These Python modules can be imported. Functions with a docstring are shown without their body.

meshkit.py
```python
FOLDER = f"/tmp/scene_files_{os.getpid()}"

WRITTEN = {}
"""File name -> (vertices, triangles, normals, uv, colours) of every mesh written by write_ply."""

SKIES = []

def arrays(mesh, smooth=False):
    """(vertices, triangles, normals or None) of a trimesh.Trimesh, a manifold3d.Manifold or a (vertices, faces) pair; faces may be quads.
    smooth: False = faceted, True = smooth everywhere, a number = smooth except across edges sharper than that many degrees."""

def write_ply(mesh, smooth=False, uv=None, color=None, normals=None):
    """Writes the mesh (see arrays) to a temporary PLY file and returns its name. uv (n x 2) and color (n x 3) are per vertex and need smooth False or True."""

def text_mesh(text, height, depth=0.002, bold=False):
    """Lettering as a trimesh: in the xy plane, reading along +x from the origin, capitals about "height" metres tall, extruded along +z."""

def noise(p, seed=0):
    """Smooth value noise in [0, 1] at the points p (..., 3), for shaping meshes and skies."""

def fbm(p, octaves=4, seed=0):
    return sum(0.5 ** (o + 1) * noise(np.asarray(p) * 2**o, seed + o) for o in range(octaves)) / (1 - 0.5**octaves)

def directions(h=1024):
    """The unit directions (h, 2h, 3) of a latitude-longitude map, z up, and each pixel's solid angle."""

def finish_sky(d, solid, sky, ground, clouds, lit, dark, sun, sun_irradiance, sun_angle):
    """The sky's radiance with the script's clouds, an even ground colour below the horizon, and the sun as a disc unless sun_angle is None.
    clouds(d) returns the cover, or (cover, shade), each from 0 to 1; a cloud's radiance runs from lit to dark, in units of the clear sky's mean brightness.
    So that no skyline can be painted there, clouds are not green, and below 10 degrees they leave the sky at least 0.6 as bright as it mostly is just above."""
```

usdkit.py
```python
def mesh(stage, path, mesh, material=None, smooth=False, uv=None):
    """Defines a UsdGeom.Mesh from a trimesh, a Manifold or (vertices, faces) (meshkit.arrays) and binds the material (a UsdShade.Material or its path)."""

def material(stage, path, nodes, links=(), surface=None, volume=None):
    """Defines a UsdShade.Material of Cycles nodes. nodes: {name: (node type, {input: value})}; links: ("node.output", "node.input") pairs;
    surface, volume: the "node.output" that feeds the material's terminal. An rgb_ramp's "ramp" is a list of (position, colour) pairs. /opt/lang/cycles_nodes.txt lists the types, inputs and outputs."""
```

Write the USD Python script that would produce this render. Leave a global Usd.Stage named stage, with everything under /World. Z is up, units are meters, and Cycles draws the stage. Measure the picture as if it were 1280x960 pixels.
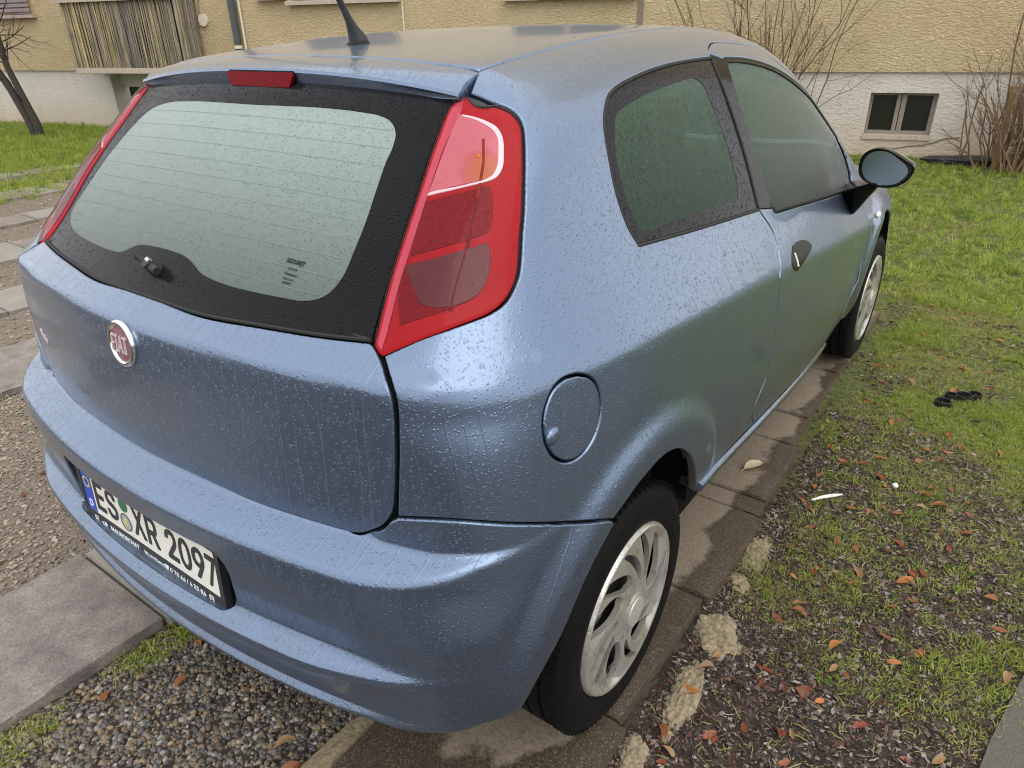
import math, random
import numpy as np, trimesh, usdkit, meshkit, shapely
from shapely.geometry import Polygon, LineString, Point
from shapely import affinity
from scipy.interpolate import PchipInterpolator
from scipy.spatial import Delaunay
from pxr import Usd, UsdGeom, UsdShade, UsdLux, Gf, Sdf, Vt

stage = Usd.Stage.CreateInMemory()
UsdGeom.SetStageUpAxis(stage, UsdGeom.Tokens.z); UsdGeom.SetStageMetersPerUnit(stage, 1)
WORLD = UsdGeom.Xform.Define(stage, '/World'); stage.SetDefaultPrim(WORLD.GetPrim())
UsdGeom.Scope.Define(stage, '/World/Looks')
rng = np.random.default_rng(7); random.seed(7)

# ---------------------------------------------------------------- camera, sky, sun
CAM = np.array([-1.146, -1.336, 1.517]); YAW, PITCH, ROLL, FPX = 0.63354, 0.46755, -0.01967, 0.88273
fw = np.array([math.cos(YAW)*math.cos(PITCH), math.sin(YAW)*math.cos(PITCH), -math.sin(PITCH)])
rt = np.array([math.sin(YAW), -math.cos(YAW), 0.]); up = np.cross(rt, fw)
rt, up = math.cos(ROLL)*rt + math.sin(ROLL)*up, -math.sin(ROLL)*rt + math.cos(ROLL)*up
cam = UsdGeom.Camera.Define(stage, '/World/camera')
cam.CreateHorizontalApertureAttr(36.0); cam.CreateVerticalApertureAttr(27.0)
cam.CreateFocalLengthAttr(36.0*FPX/1.28); cam.CreateClippingRangeAttr(Gf.Vec2f(.05, 400))
cam.CreateExposureAttr(0.70)
cam.AddTransformOp().Set(Gf.Matrix4d(*rt, 0, *up, 0, *(-fw), 0, *CAM, 1))
SUN = np.array([-.35, -.80, 1.15]); SUN /= np.linalg.norm(SUN)
EL, ROT = math.asin(SUN[2]), math.atan2(SUN[0], SUN[1])
usdkit.material(stage, '/World/Looks/overcast_sky', {
    'sky': ('sky_texture', {'sky_type': 'single_scattering', 'sun_disc': False, 'sun_elevation': EL, 'sun_rotation': ROT, 'air_density': 1.0, 'aerosol_density': 2.0}),
    'co': ('texture_coordinate', {}), 'map': ('mapping', {'scale': (1.0, 1.0, 2.2)}),
    'n': ('noise_texture', {'scale': 1.6, 'detail': 5, 'roughness': .55}),
    'r': ('rgb_ramp', {'ramp': [(.30, (6.6, 6.8, 7.2)), (.70, (10.2, 10.2, 10.2))]}),
    'mx': ('mix', {'fac': .90}), 'sz': ('separate_xyz', {}), 'cie': ('map_range', {'from_min': 0., 'from_max': 1., 'to_min': .74, 'to_max': 1.06, 'clamp': True}), 'mu': ('mix', {'mix_type': 'multiply', 'fac': 1.0}), 'bg': ('background_shader', {'strength': .125})},
    [('co.generated', 'map.vector'), ('map.vector', 'n.vector'), ('n.fac', 'r.fac'), ('sky.color', 'mx.color1'), ('r.color', 'mu.color1'), ('co.generated', 'sz.vector'), ('sz.z', 'cie.value'), ('cie.result', 'mu.color2'), ('mu.color', 'mx.color2'), ('mx.color', 'bg.color')], surface='bg.background')
sky = UsdLux.DomeLight.Define(stage, '/World/sky')
UsdShade.MaterialBindingAPI.Apply(sky.GetPrim()).Bind(UsdShade.Material.Get(stage, '/World/Looks/overcast_sky'))
sky.GetPrim().SetCustomDataByKey('kind', 'structure')
sun = UsdLux.DistantLight.Define(stage, '/World/sun'); sun.CreateNormalizeAttr(True)
sun.CreateIntensityAttr(.17); sun.CreateAngleAttr(55.0); sun.CreateColorAttr(Gf.Vec3f(1, .95, .87))
zax = SUN; xax = np.cross([0, 0, 1], zax); xax /= np.linalg.norm(xax); yax = np.cross(zax, xax)
sun.AddTransformOp().Set(Gf.Matrix4d(*xax, 0, *yax, 0, *zax, 0, 0, 0, 8, 1))

# ---------------------------------------------------------------- scene helpers
_used = {}
def numbered(parent, name):
    k = (str(parent), name); n = _used.get(k, 0); _used[k] = n + 1
    return f'{parent}/{name}' + (f'_{n:03d}' if n else '')
def ppath(p): return '/World' if p is None else (str(p.GetPath()) if hasattr(p, 'GetPath') else str(p))
def tag(prim, label=None, cat=None, group=None, kind=None):
    for k, v in (('label', label), ('category', cat), ('group', group), ('kind', kind)):
        if v: prim.SetCustomDataByKey(k, v)
    return prim
def thing(name, label=None, cat=None, loc=(0, 0, 0), rotz=0, group=None, kind=None, parent=None):
    x = UsdGeom.Xform.Define(stage, numbered(ppath(parent), name))
    if any(loc): x.AddTranslateOp().Set(Gf.Vec3d(*map(float, loc)))
    if rotz: x.AddRotateZOp().Set(float(rotz))
    return tag(x.GetPrim(), label, cat, group, kind)
def obj(name, m, mat, parent=None, smooth=False, label=None, cat=None, group=None, kind=None, normals=None):
    """one Mesh prim; m: trimesh / Manifold / (V,F) / (V,F,N)"""
    path = numbered(ppath(parent), name)
    if isinstance(m, tuple) and len(m) == 3: v, f, n = m
    else: v, f, n = meshkit.arrays(m, smooth)
    g = UsdGeom.Mesh.Define(stage, path)
    g.CreatePointsAttr(Vt.Vec3fArray.FromNumpy(np.ascontiguousarray(v, np.float32)))
    g.CreateFaceVertexCountsAttr(Vt.IntArray.FromNumpy(np.full(len(f), 3, np.int32)))
    g.CreateFaceVertexIndicesAttr(Vt.IntArray.FromNumpy(np.ascontiguousarray(f, np.int32).ravel()))
    g.CreateSubdivisionSchemeAttr('none')
    if n is not None:
        g.CreateNormalsAttr(Vt.Vec3fArray.FromNumpy(np.ascontiguousarray(n, np.float32))); g.SetNormalsInterpolation('vertex')
    UsdShade.MaterialBindingAPI.Apply(g.GetPrim()).Bind(MAT[mat])
    return tag(g.GetPrim(), label, cat, group, kind)
def copy(src, name, loc, rotz=0, scale=None, label=None, cat=None, group=None, extra=None):
    x = UsdGeom.Xform.Define(stage, numbered('/World', name))
    x.AddTranslateOp().Set(Gf.Vec3d(*map(float, loc)))
    if extra: x.AddRotateXYZOp().Set(Gf.Vec3f(*map(float, extra)))
    elif rotz: x.AddRotateZOp().Set(float(rotz))
    if scale: x.AddScaleOp().Set(Gf.Vec3f(*([float(scale)]*3)))
    x.GetPrim().GetReferences().AddInternalReference(src.GetPath()); x.GetPrim().SetInstanceable(True)
    return tag(x.GetPrim(), label, cat, group)
def box(x0, x1, y0, y1, z0, z1):
    m = trimesh.creation.box((x1-x0, y1-y0, z1-z0)); m.apply_translation(((x0+x1)/2, (y0+y1)/2, (z0+z1)/2)); return m
def rbox(x0, x1, y0, y1, z0, z1, r=.02, seg=12):
    import manifold3d
    s = manifold3d.Manifold.sphere(r, seg)
    return manifold3d.Manifold.batch_hull([s.translate((x, y, z)) for x in (x0+r, x1-r) for y in (y0+r, y1-r) for z in (z0+r, z1-r)])
def cat_(ms): return trimesh.util.concatenate(ms)
def tube(pts, r, sides=8, cap=True):
    """tube along pts, r scalar or per-point"""
    P = np.asarray(pts, float); n = len(P); r = np.broadcast_to(r, (n,))
    T = np.gradient(P, axis=0); T /= np.maximum(np.linalg.norm(T, axis=1, keepdims=True), 1e-9)
    a = np.array([0, 0, 1.]) if abs(T[0, 2]) < .9 else np.array([1., 0, 0]); V = []
    for i in range(n):
        u = a - T[i]*(a@T[i]); u /= max(np.linalg.norm(u), 1e-9); a = u; w = np.cross(T[i], u)
        th = np.arange(sides)*2*np.pi/sides
        V.append(P[i] + r[i]*(np.cos(th)[:, None]*u + np.sin(th)[:, None]*w))
    V = np.vstack(V); Fc = []
    for i in range(n-1):
        for j in range(sides):
            k = (j+1) % sides; A, B, C_, D = i*sides+j, i*sides+k, (i+1)*sides+k, (i+1)*sides+j
            Fc += [(A, B, C_), (A, C_, D)]
    if cap:
        for j in range(1, sides-1):
            Fc += [(0, j+1, j), ((n-1)*sides, (n-1)*sides+j, (n-1)*sides+j+1)]
    return trimesh.Trimesh(V, np.array(Fc), process=False)
def extr(poly, h, z0=0.):
    gs = getattr(poly, 'geoms', [poly]); ms = [trimesh.creation.extrude_polygon(g, h, engine='earcut') for g in gs if g.area > 1e-9]
    m = cat_(ms); m.apply_translation((0, 0, z0)); return m
def frame(m, o, ex, ey, ez):
    M = np.eye(4); M[:3, 0], M[:3, 1], M[:3, 2], M[:3, 3] = ex, ey, ez, o; m = m.copy(); m.apply_transform(M); return m
def mir(m):
    v, f, n = m; s = np.array([1, -1, 1.]); return v*s, f[:, ::-1], None if n is None else n*s

# ---------------------------------------------------------------- materials
MAT = {}
def mat(name, nodes, links=(), surface='p.BSDF', volume=None):
    MAT[name] = usdkit.material(stage, f'/World/Looks/{name}', nodes, links, surface=surface, volume=volume); return name
def plain(name, col, rough=.6, metallic=0., spec=.5, coat=0., var=0., scale=30, bump=0., bscale=120, **kw):
    nodes = {'p': ('principled_bsdf', {'base_color': col, 'roughness': rough, 'metallic': metallic, 'specular_ior_level': spec, 'coat_weight': coat, **kw})}; links = []
    if var or bump: nodes['g'] = ('geometry', {})
    if var:
        nodes['n'] = ('noise_texture', {'scale': scale, 'detail': 6, 'roughness': .65})
        nodes['r'] = ('rgb_ramp', {'ramp': [(.25, tuple(c*(1-var) for c in col)), (.75, tuple(min(1, c*(1+var)) for c in col))]})
        links += [('g.position', 'n.vector'), ('n.fac', 'r.fac'), ('r.color', 'p.base_color')]
    if bump:
        nodes['bn'] = ('noise_texture', {'scale': bscale, 'detail': 5, 'roughness': .6}); nodes['b'] = ('bump', {'strength': 1.0, 'distance': bump})
        links += [('g.position', 'bn.vector'), ('bn.fac', 'b.height'), ('b.normal', 'p.normal')]
    return mat(name, nodes, links)
def droplets(nodes, links, pfx, scale, cover, vec='g.position', dist=.0012):
    """beads of water standing on the surface: one random dome per cell; returns its height output"""
    nodes.update({pfx+'v': ('voronoi_texture', {'feature': 'f1', 'scale': scale, 'randomness': 1.0}), pfx+'s': ('separate_color', {}),
        pfx+'r': ('map_range', {'from_min': 1-cover, 'from_max': 1.0, 'to_min': 0.02, 'to_max': .52, 'clamp': True}),
        pfx+'d': ('math', {'math_type': 'divide'}), pfx+'q': ('math', {'math_type': 'multiply'}), pfx+'o': ('math', {'math_type': 'subtract', 'value1': 1.0}),
        pfx+'m': ('math', {'math_type': 'maximum', 'value2': 0.0}), pfx+'h': ('math', {'math_type': 'multiply'})})
    links += [(vec, pfx+'v.vector'), (pfx+'v.color', pfx+'s.color'), (pfx+'s.r', pfx+'r.value'), (pfx+'v.distance', pfx+'d.value1'), (pfx+'r.result', pfx+'d.value2'),
        (pfx+'d.value', pfx+'q.value1'), (pfx+'d.value', pfx+'q.value2'), (pfx+'q.value', pfx+'o.value2'), (pfx+'o.value', pfx+'m.value1'), (pfx+'m.value', pfx+'h.value1'), (pfx+'r.result', pfx+'h.value2')]
    return pfx+'h.value'
def rivulets(nodes, links, pfx, horiz, freq, amt):
    """thin wandering trickles running down; horiz: socket with the horizontal coordinate"""
    nodes.update({pfx+'g': ('geometry', {}), pfx+'x': ('separate_xyz', {}), pfx+'mp': ('mapping', {'scale': (11, 11, 5)}), pfx+'n': ('noise_texture', {'scale': 1.0, 'detail': 3}),
        pfx+'a': ('math', {'math_type': 'multiply', 'value2': freq}), pfx+'b': ('math', {'math_type': 'multiply_add', 'value2': 1.3}), pfx+'f': ('math', {'math_type': 'fraction'}),
        pfx+'fl': ('math', {'math_type': 'floor'}), pfx+'w': ('white_noise_texture', {'dimensions': '1D'}), pfx+'c': ('math', {'math_type': 'subtract', 'value2': .5}), pfx+'ab': ('math', {'math_type': 'absolute'}),
        pfx+'mr': ('map_range', {'from_min': .0, 'from_max': .075, 'to_min': 1.0, 'to_max': 0.0, 'clamp': True, 'range_type': 'smoothstep'}),
        pfx+'th': ('math', {'math_type': 'less_than', 'value2': amt}), pfx+'zl': ('math', {'math_type': 'less_than', 'value2': 1.0 if horiz == 'x' else 2.0}), pfx+'zm': ('math', {'math_type': 'multiply'}), pfx+'h': ('math', {'math_type': 'multiply'})})
    links += [(pfx+'g.position', pfx+'x.vector'), (pfx+'g.position', pfx+'mp.vector'), (pfx+'mp.vector', pfx+'n.vector'), (pfx+'x.'+horiz, pfx+'a.value1'),
        (pfx+'n.fac', pfx+'b.value1'), (pfx+'a.value', pfx+'b.value3'), (pfx+'b.value', pfx+'f.value1'), (pfx+'b.value', pfx+'fl.value1'), (pfx+'fl.value', pfx+'w.w'),
        (pfx+'f.value', pfx+'c.value1'), (pfx+'c.value', pfx+'ab.value1'), (pfx+'ab.value', pfx+'mr.value'), (pfx+'w.value', pfx+'th.value1'), (pfx+'mr.result', pfx+'h.value1'), (pfx+'x.z', pfx+'zl.value1'), (pfx+'th.value', pfx+'zm.value1'), (pfx+'zl.value', pfx+'zm.value2'), (pfx+'zm.value', pfx+'h.value2')]
    return pfx+'h.value'
def wet_paint(name, col, run=None, cover=.9, freq=62, amt=.6, dirt=0., dscale=215, big=.26, bd=.0046):
    n = {'g': ('geometry', {}), 'p': ('principled_bsdf', {'base_color': col, 'metallic': .93, 'roughness': .29, 'coat_weight': .55, 'coat_roughness': .07, 'specular_ior_level': .5}),
         'fl': ('noise_texture', {'scale': 900, 'detail': 1}), 'fr': ('rgb_ramp', {'ramp': [(.3, tuple(c*.86 for c in col)), (.7, tuple(c*1.14 for c in col))]}),
         'add': ('math', {'math_type': 'add'}), 'b': ('bump', {'strength': 1.0, 'distance': bd})}
    l = [('g.position', 'fl.vector'), ('fl.fac', 'fr.fac')]
    a = droplets(n, l, 'da', dscale, cover); c = droplets(n, l, 'db', 120, big)
    l += [(a, 'add.value1'), (c, 'add.value2')]; h = 'add.value'
    if run:
        r = rivulets(n, l, 'rv', run, freq, amt); n['ad2'] = ('math', {'math_type': 'multiply_add', 'value2': .36}); l += [(r, 'ad2.value1'), (h, 'ad2.value3')]; h = 'ad2.value'
    n['b2'] = ('bump', {'strength': 1.0, 'distance': bd*.22}); l += [(h, 'b.height'), (h, 'b2.height'), ('b2.normal', 'p.normal'), ('b.normal', 'p.coat_normal')]; colout = 'fr.color'
    if dirt:   # splashed dirt film low on the flanks
        n.update({'sx': ('separate_xyz', {}), 'dm': ('map_range', {'from_min': .40, 'from_max': .62, 'to_min': dirt, 'to_max': 0., 'clamp': True}), 'dn': ('noise_texture', {'scale': 9, 'detail': 7, 'roughness': .7}),
                  'dr': ('map_range', {'from_min': .4, 'from_max': .62, 'to_min': 0.15, 'to_max': 1.0, 'clamp': True}), 'dd': ('math', {'math_type': 'multiply'}), 'mx': ('mix', {'color2': (.13, .11, .085)})})
        l += [('g.position', 'sx.vector'), ('sx.z', 'dm.value'), ('g.position', 'dn.vector'), ('dn.fac', 'dr.value'), ('dm.result', 'dd.value1'), ('dr.result', 'dd.value2'), ('dd.value', 'mx.fac'), ('fr.color', 'mx.color1')]; colout = 'mx.color'
    l += [(colout, 'p.base_color')]
    return mat(name, n, l)
BLUE = (.152, .203, .292)
wet_paint('paint', BLUE, run='x', freq=52, amt=.28, dirt=.75)
wet_paint('paint_rear', BLUE, run='y', freq=58, amt=.5, dirt=.30)
wet_paint('paint_roof', BLUE, cover=.40, dscale=120, big=.35, bd=.004)
def wet_gloss(name, col, rough=.12, cover=.7, scale=190, dist=.002, **kw):
    n = {'g': ('geometry', {}), 'p': ('principled_bsdf', {'base_color': col, 'roughness': rough, 'coat_weight': 0., 'specular_ior_level': .08, **kw}), 'b': ('bump', {'strength': 1.0, 'distance': dist})}; l = []
    a = droplets(n, l, 'da', scale, cover); l += [(a, 'b.height'), ('b.normal', 'p.normal'), ('b.normal', 'p.coat_normal')]
    return mat(name, n, l)
wet_gloss('frit', (.009, .009, .010), .16, .95, 190, .0060)
wet_gloss('black_trim', (.003, .003, .003), .07, .9, 210, .0060)
plain('rubber', (.008, .008, .008), .7)
plain('gap_black', (.004, .004, .004), .9, spec=.1)
plain('plastic_black', (.014, .014, .015), .5, bump=.0004, bscale=500)
plain('plastic_gloss', (.004, .004, .004), .30, spec=.12)
def fogged(name, film, tint, lo, hi, zlo, zhi, bs=150, grain=.35, bd=.003, fs=45, fz=1.):
    """misted pane: clear tinted glass under a film of condensation (thicker upwards) with standing drops"""
    n = {'g': ('geometry', {}), 'sx': ('separate_xyz', {}), 'mr': ('map_range', {'from_min': zlo, 'from_max': zhi, 'to_min': lo, 'to_max': hi, 'clamp': True}),
         'fmp': ('mapping', {'scale': (1, 1, fz)}), 'fn': ('noise_texture', {'scale': fs, 'detail': 6, 'roughness': .75}), 'fm': ('map_range', {'from_min': .35, 'from_max': .65, 'to_min': 1-grain, 'to_max': 1+grain, 'clamp': True}), 'fac': ('math', {'math_type': 'multiply', 'use_clamp': True}),
         'tr': ('transparent_bsdf', {'color': tint}), 'df': ('diffuse_bsdf', {'color': film}), 'tl': ('translucent_bsdf', {'color': film}), 'm1': ('mix_closure', {'fac': .35}), 'm2': ('mix_closure', {}),
         'gl': ('glossy_bsdf', {'color': (1, 1, 1), 'roughness': .05}), 'fz': ('fresnel', {'IOR': 1.22}), 'm3': ('mix_closure', {}), 'b': ('bump', {'strength': 1.0, 'distance': bd}), 'nn': ('noise_texture', {'scale': 260, 'detail': 2}), 'ha': ('math', {'math_type': 'multiply_add', 'value2': .35})}
    l = [('g.position', 'sx.vector'), ('sx.z', 'mr.value'), ('g.position', 'fmp.vector'), ('fmp.vector', 'fn.vector'), ('fn.fac', 'fm.value'), ('mr.result', 'fac.value1'), ('fm.result', 'fac.value2')]
    a = droplets(n, l, 'da', bs, .9)
    l += [('g.position', 'nn.vector'), ('nn.fac', 'ha.value1'), (a, 'ha.value3'), ('ha.value', 'b.height'), ('b.normal', 'df.normal'), ('b.normal', 'gl.normal'),
          ('df.BSDF', 'm1.closure1'), ('tl.BSDF', 'm1.closure2'), ('fac.value', 'm2.fac'), ('tr.BSDF', 'm2.closure1'), ('m1.closure', 'm2.closure2'),
          ('fz.fac', 'm3.fac'), ('m2.closure', 'm3.closure1'), ('gl.BSDF', 'm3.closure2')]
    return mat(name, n, l, surface='m3.closure')
fogged('rear_glass', (.43, .52, .475), (.34, .48, .42), .08, .86, 1.06, 1.36, 240, .05, .0036)
fogged('side_glass', (.12, .22, .14), (.15, .28, .19), .05, .32, 1.02, 1.45, 240, .45, .010, 150, .3)
n = {'tr': ('transparent_bsdf', {'color': (1., .82, .84)}), 'gl': ('glossy_bsdf', {'roughness': .04}), 'fz': ('fresnel', {'IOR': 1.22}), 'm': ('mix_closure', {}), 'g': ('geometry', {}), 'b': ('bump', {'strength': 1.0, 'distance': .0016})}; l = []
a = droplets(n, l, 'da', 230, .7); l += [(a, 'b.height'), ('b.normal', 'gl.normal'), ('fz.fac', 'm.fac'), ('tr.BSDF', 'm.closure1'), ('gl.BSDF', 'm.closure2')]
mat('lens_clear', n, l, surface='m.closure')
plain('lamp_red', (.34, .001, .006), .35, spec=.2, var=.15, scale=300, bump=.0012, bscale=320)
plain('lamp_red_block', (.17, .001, .005), .4, spec=.2, var=.4, scale=160, bump=.0015, bscale=240)
plain('lamp_red_dark', (.07, .001, .003), .35, var=.4, scale=160)
mat('lamp_pink', {'g': ('geometry', {}), 'ab': ('vector_math', {'math_type': 'absolute'}), 'ds': ('vector_math', {'math_type': 'distance', 'vector2': (.218, .603, 1.322)}), 'mr': ('map_range', {'from_min': .010, 'from_max': .055, 'clamp': True, 'range_type': 'smoothstep'}), 'n': ('noise_texture', {'scale': 60, 'detail': 4}), 'ad': ('math', {'math_type': 'multiply_add', 'value2': .5}), 'sb': ('math', {'math_type': 'subtract', 'value2': .25, 'use_clamp': True}),
    'r': ('rgb_ramp', {'ramp': [(.0, (.40, .15, .03)), (.40, (.42, .15, .07)), (.75, (.44, .12, .13)), (1., (.48, .17, .20))]}), 'p': ('principled_bsdf', {'roughness': .3})}, [('g.position', 'ab.vector1'), ('ab.vector', 'ds.vector1'), ('ds.value', 'mr.value'), ('g.position', 'n.vector'), ('n.fac', 'ad.value1'), ('mr.result', 'ad.value3'), ('ad.value', 'sb.value1'), ('sb.value', 'r.fac'), ('r.color', 'p.base_color')])
plain('lamp_strip', (.46, .06, .10), .3)
plain('lamp_white', (.88, .86, .86), .15)
plain('lamp_orange', (.55, .20, .04), .25)
plain('lamp_amber_rod', (.22, .035, .012), .4, spec=.2, var=.3, scale=60)
plain('lamp_rod', (.12, .001, .002), .4, spec=.2)
wet_gloss('brake_red', (.15, .004, .008), .2, .5, 230, .0014)
plain('chrome', (.80, .80, .80), .08, metallic=1.)
plain('badge_red', (.20, .085, .10), .5, var=.35, scale=160)
plain('badge_letters', (.62, .52, .54), .4, metallic=.3)
plain('plate_white', (.72, .70, .62), .35, var=.06, scale=40)
plain('plate_black', (.010, .010, .010), .4)
plain('plate_blue', (.012, .05, .33), .35)
plain('sticker_green', (.02, .10, .05), .4); plain('sticker_grey', (.32, .36, .32), .4, var=.3, scale=400); plain('sticker_yellow', (.75, .6, .05), .4)
plain('print_white', (.75, .75, .75), .5)
plain('tyre', (.005, .005, .005), .65, spec=.12, var=.3, scale=60, bump=.0008, bscale=160)
mat('hubcap', {'tc': ('texture_coordinate', {}), 'n': ('noise_texture', {'scale': 9, 'detail': 6, 'roughness': .6, 'distortion': .8}), 'r': ('rgb_ramp', {'ramp': [(.30, (.33, .26, .15)), (.40, (.40, .37, .31)), (.55, (.44, .425, .39)), (.75, (.47, .46, .435))]}), 'n2': ('noise_texture', {'scale': 70, 'detail': 5}), 'mr': ('map_range', {'from_min': .55, 'from_max': .72, 'to_min': 0., 'to_max': .5, 'clamp': True}), 'mx': ('mix', {'color2': (.12, .10, .08)}), 'p': ('principled_bsdf', {'roughness': .30, 'metallic': .65})},
    [('tc.object', 'n.vector'), ('n.fac', 'r.fac'), ('tc.object', 'n2.vector'), ('n2.fac', 'mr.value'), ('mr.result', 'mx.fac'), ('r.color', 'mx.color1'), ('mx.color', 'p.base_color')])
plain('hubcap_cap', (.46, .43, .38), .3, metallic=.4)
plain('scuff', (.07, .065, .06), .6)
plain('steel_dark', (.02, .02, .02), .5, metallic=.4)
plain('seat_cloth', (.028, .030, .032), .9, var=.2, scale=80)
plain('cabin', (.012, .013, .014), .8)
plain('under', (.006, .006, .006), .95, spec=.1)
plain('mirror_glass', (.42, .50, .48), .14, metallic=1., bump=.0009, bscale=330)
plain('heat_wire', (.27, .34, .31), .6)
plain('repeater', (.78, .74, .60), .25)
# ---------------------------------------------------------------- the car's skin: one implicit surface, cut into panels
def sstep(a,b,x):
    t=np.clip((x-a)/(b-a),0,1); return t*t*(3-2*t)
def smax(a,b,k):
    h=np.clip(.5+.5*(a-b)/k,0,1)
    return b*(1-h)+a*h+k*h*(1-h)
def smin(a,b,k): return -smax(-a,-b,k)
def lut(xs,ys,lo,hi,n=600,s=0):
    g=np.linspace(lo,hi,n); v=PchipInterpolator(xs,ys,extrapolate=True)(np.clip(g,xs[0],xs[-1]))
    if s:
        k=np.exp(-.5*(np.arange(-3*s,3*s+1)/s)**2); k/=k.sum()
        v=np.convolve(np.pad(v,3*s,mode='edge'),k,'valid')
    return lambda x: np.interp(x,g,v)
ZCHAR=lut([-.65,-.45,-.35,-.21,0,.3,.57,.78,1.11,1.67,2.23,3.3],[.985,1.013,1.013,1.003,.984,.951,.924,.90,.865,.80,.735,.66],-.8,3.5,400,6)
ZBELT=lut([-.65,-.3,.10,.35,.74,1.13,1.87,2.5,3.3],[1.145,1.142,1.125,1.097,1.055,1.01,.932,.87,.80],-.8,3.5,400,6)
XREAR=lut([.20,.69,.85,.955,.985,1.033,1.045,1.058,1.075,1.24,1.41,1.6],[-.600,-.600,-.593,-.585,-.581,-.573,-.560,-.537,-.514,-.362,-.196,0.0],.15,1.65,1501,3)
CREAR=lut([.2,.7,.9,1.08,1.42],[.25,.22,.21,.17,.20],.1,1.7,300,8)
ROOFX=lut([-.7,-.16,.09,.5,.85,1.15,1.38,1.50,1.65,1.9,2.2,2.35,2.8,3.2,3.45],[1.34,1.459,1.488,1.517,1.523,1.515,1.490,1.466,1.412,1.29,1.12,1.03,.91,.81,.70],-.8,3.6,900,9)
def W(x,z):
    zc=ZCHAR(x); zb=ZBELT(x)
    low=.843-.22*np.minimum(z-.70,0)**2-.20*np.maximum(z-.70,0)**2-np.where(z<.40,1.5*(.40-z)**2,0)
    wc=.843-.20*np.maximum(zc-.70,0)**2
    ms=.62-.12*sstep(-.2,1.0,x); mid=wc-ms*(z-zc)
    wb=wc-ms*(zb-zc)
    upr=wb-.43*(z-zb)
    w=smin(low,smax(mid,upr,.012),.007)
    w=w-(.085+.03*sstep(.9,1.08,z))*np.clip((.05-x)/.65,0,2)**2-.028*np.maximum(x-1.3,0)**2-.02*np.maximum(z-zb,0)*np.maximum(x-.9,0)**2
    # wheel-arch flares
    for cx in (0.,2.51):
        r=np.hypot(x-cx+.005,z-.37)
        w=w+.021*(1-sstep(.405,.468,r))*np.where(x-cx>0,sstep(.40,.66,z),sstep(.25,.42,z))
    return w
def F(x,y,z):
    ay=np.abs(y)
    side=(ay-W(x,z))*.92
    rear=(XREAR(z)+CREAR(z)*ay*ay-x)*np.where(z>1.05,.75,1)
    roof=z-(ROOFX(x+.04*ay*ay*np.clip((x-.8),0,1))-.05*ay*ay-.05*ay**4)
    s=smax(side,roof,.15)
    front=(x-(3.38-.45*ay*ay))
    s=smax(s,front,.15)
    kr=.10-.05*sstep(1.30,1.42,z)+.05*np.exp(-((z-1.0)/.07)**2)
    return smax(s,rear,kr)
def grad(F, P, h=1e-3):
    P=np.asarray(P,float); g=[]
    for k in range(3):
        d=np.zeros(3); d[k]=h
        a=P+d; b=P-d
        g.append(F(a[:,0],a[:,1],a[:,2])-F(b[:,0],b[:,1],b[:,2]))
    g=np.stack(g,1); return g/np.maximum(np.linalg.norm(g,axis=1,keepdims=True),1e-12)
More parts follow.
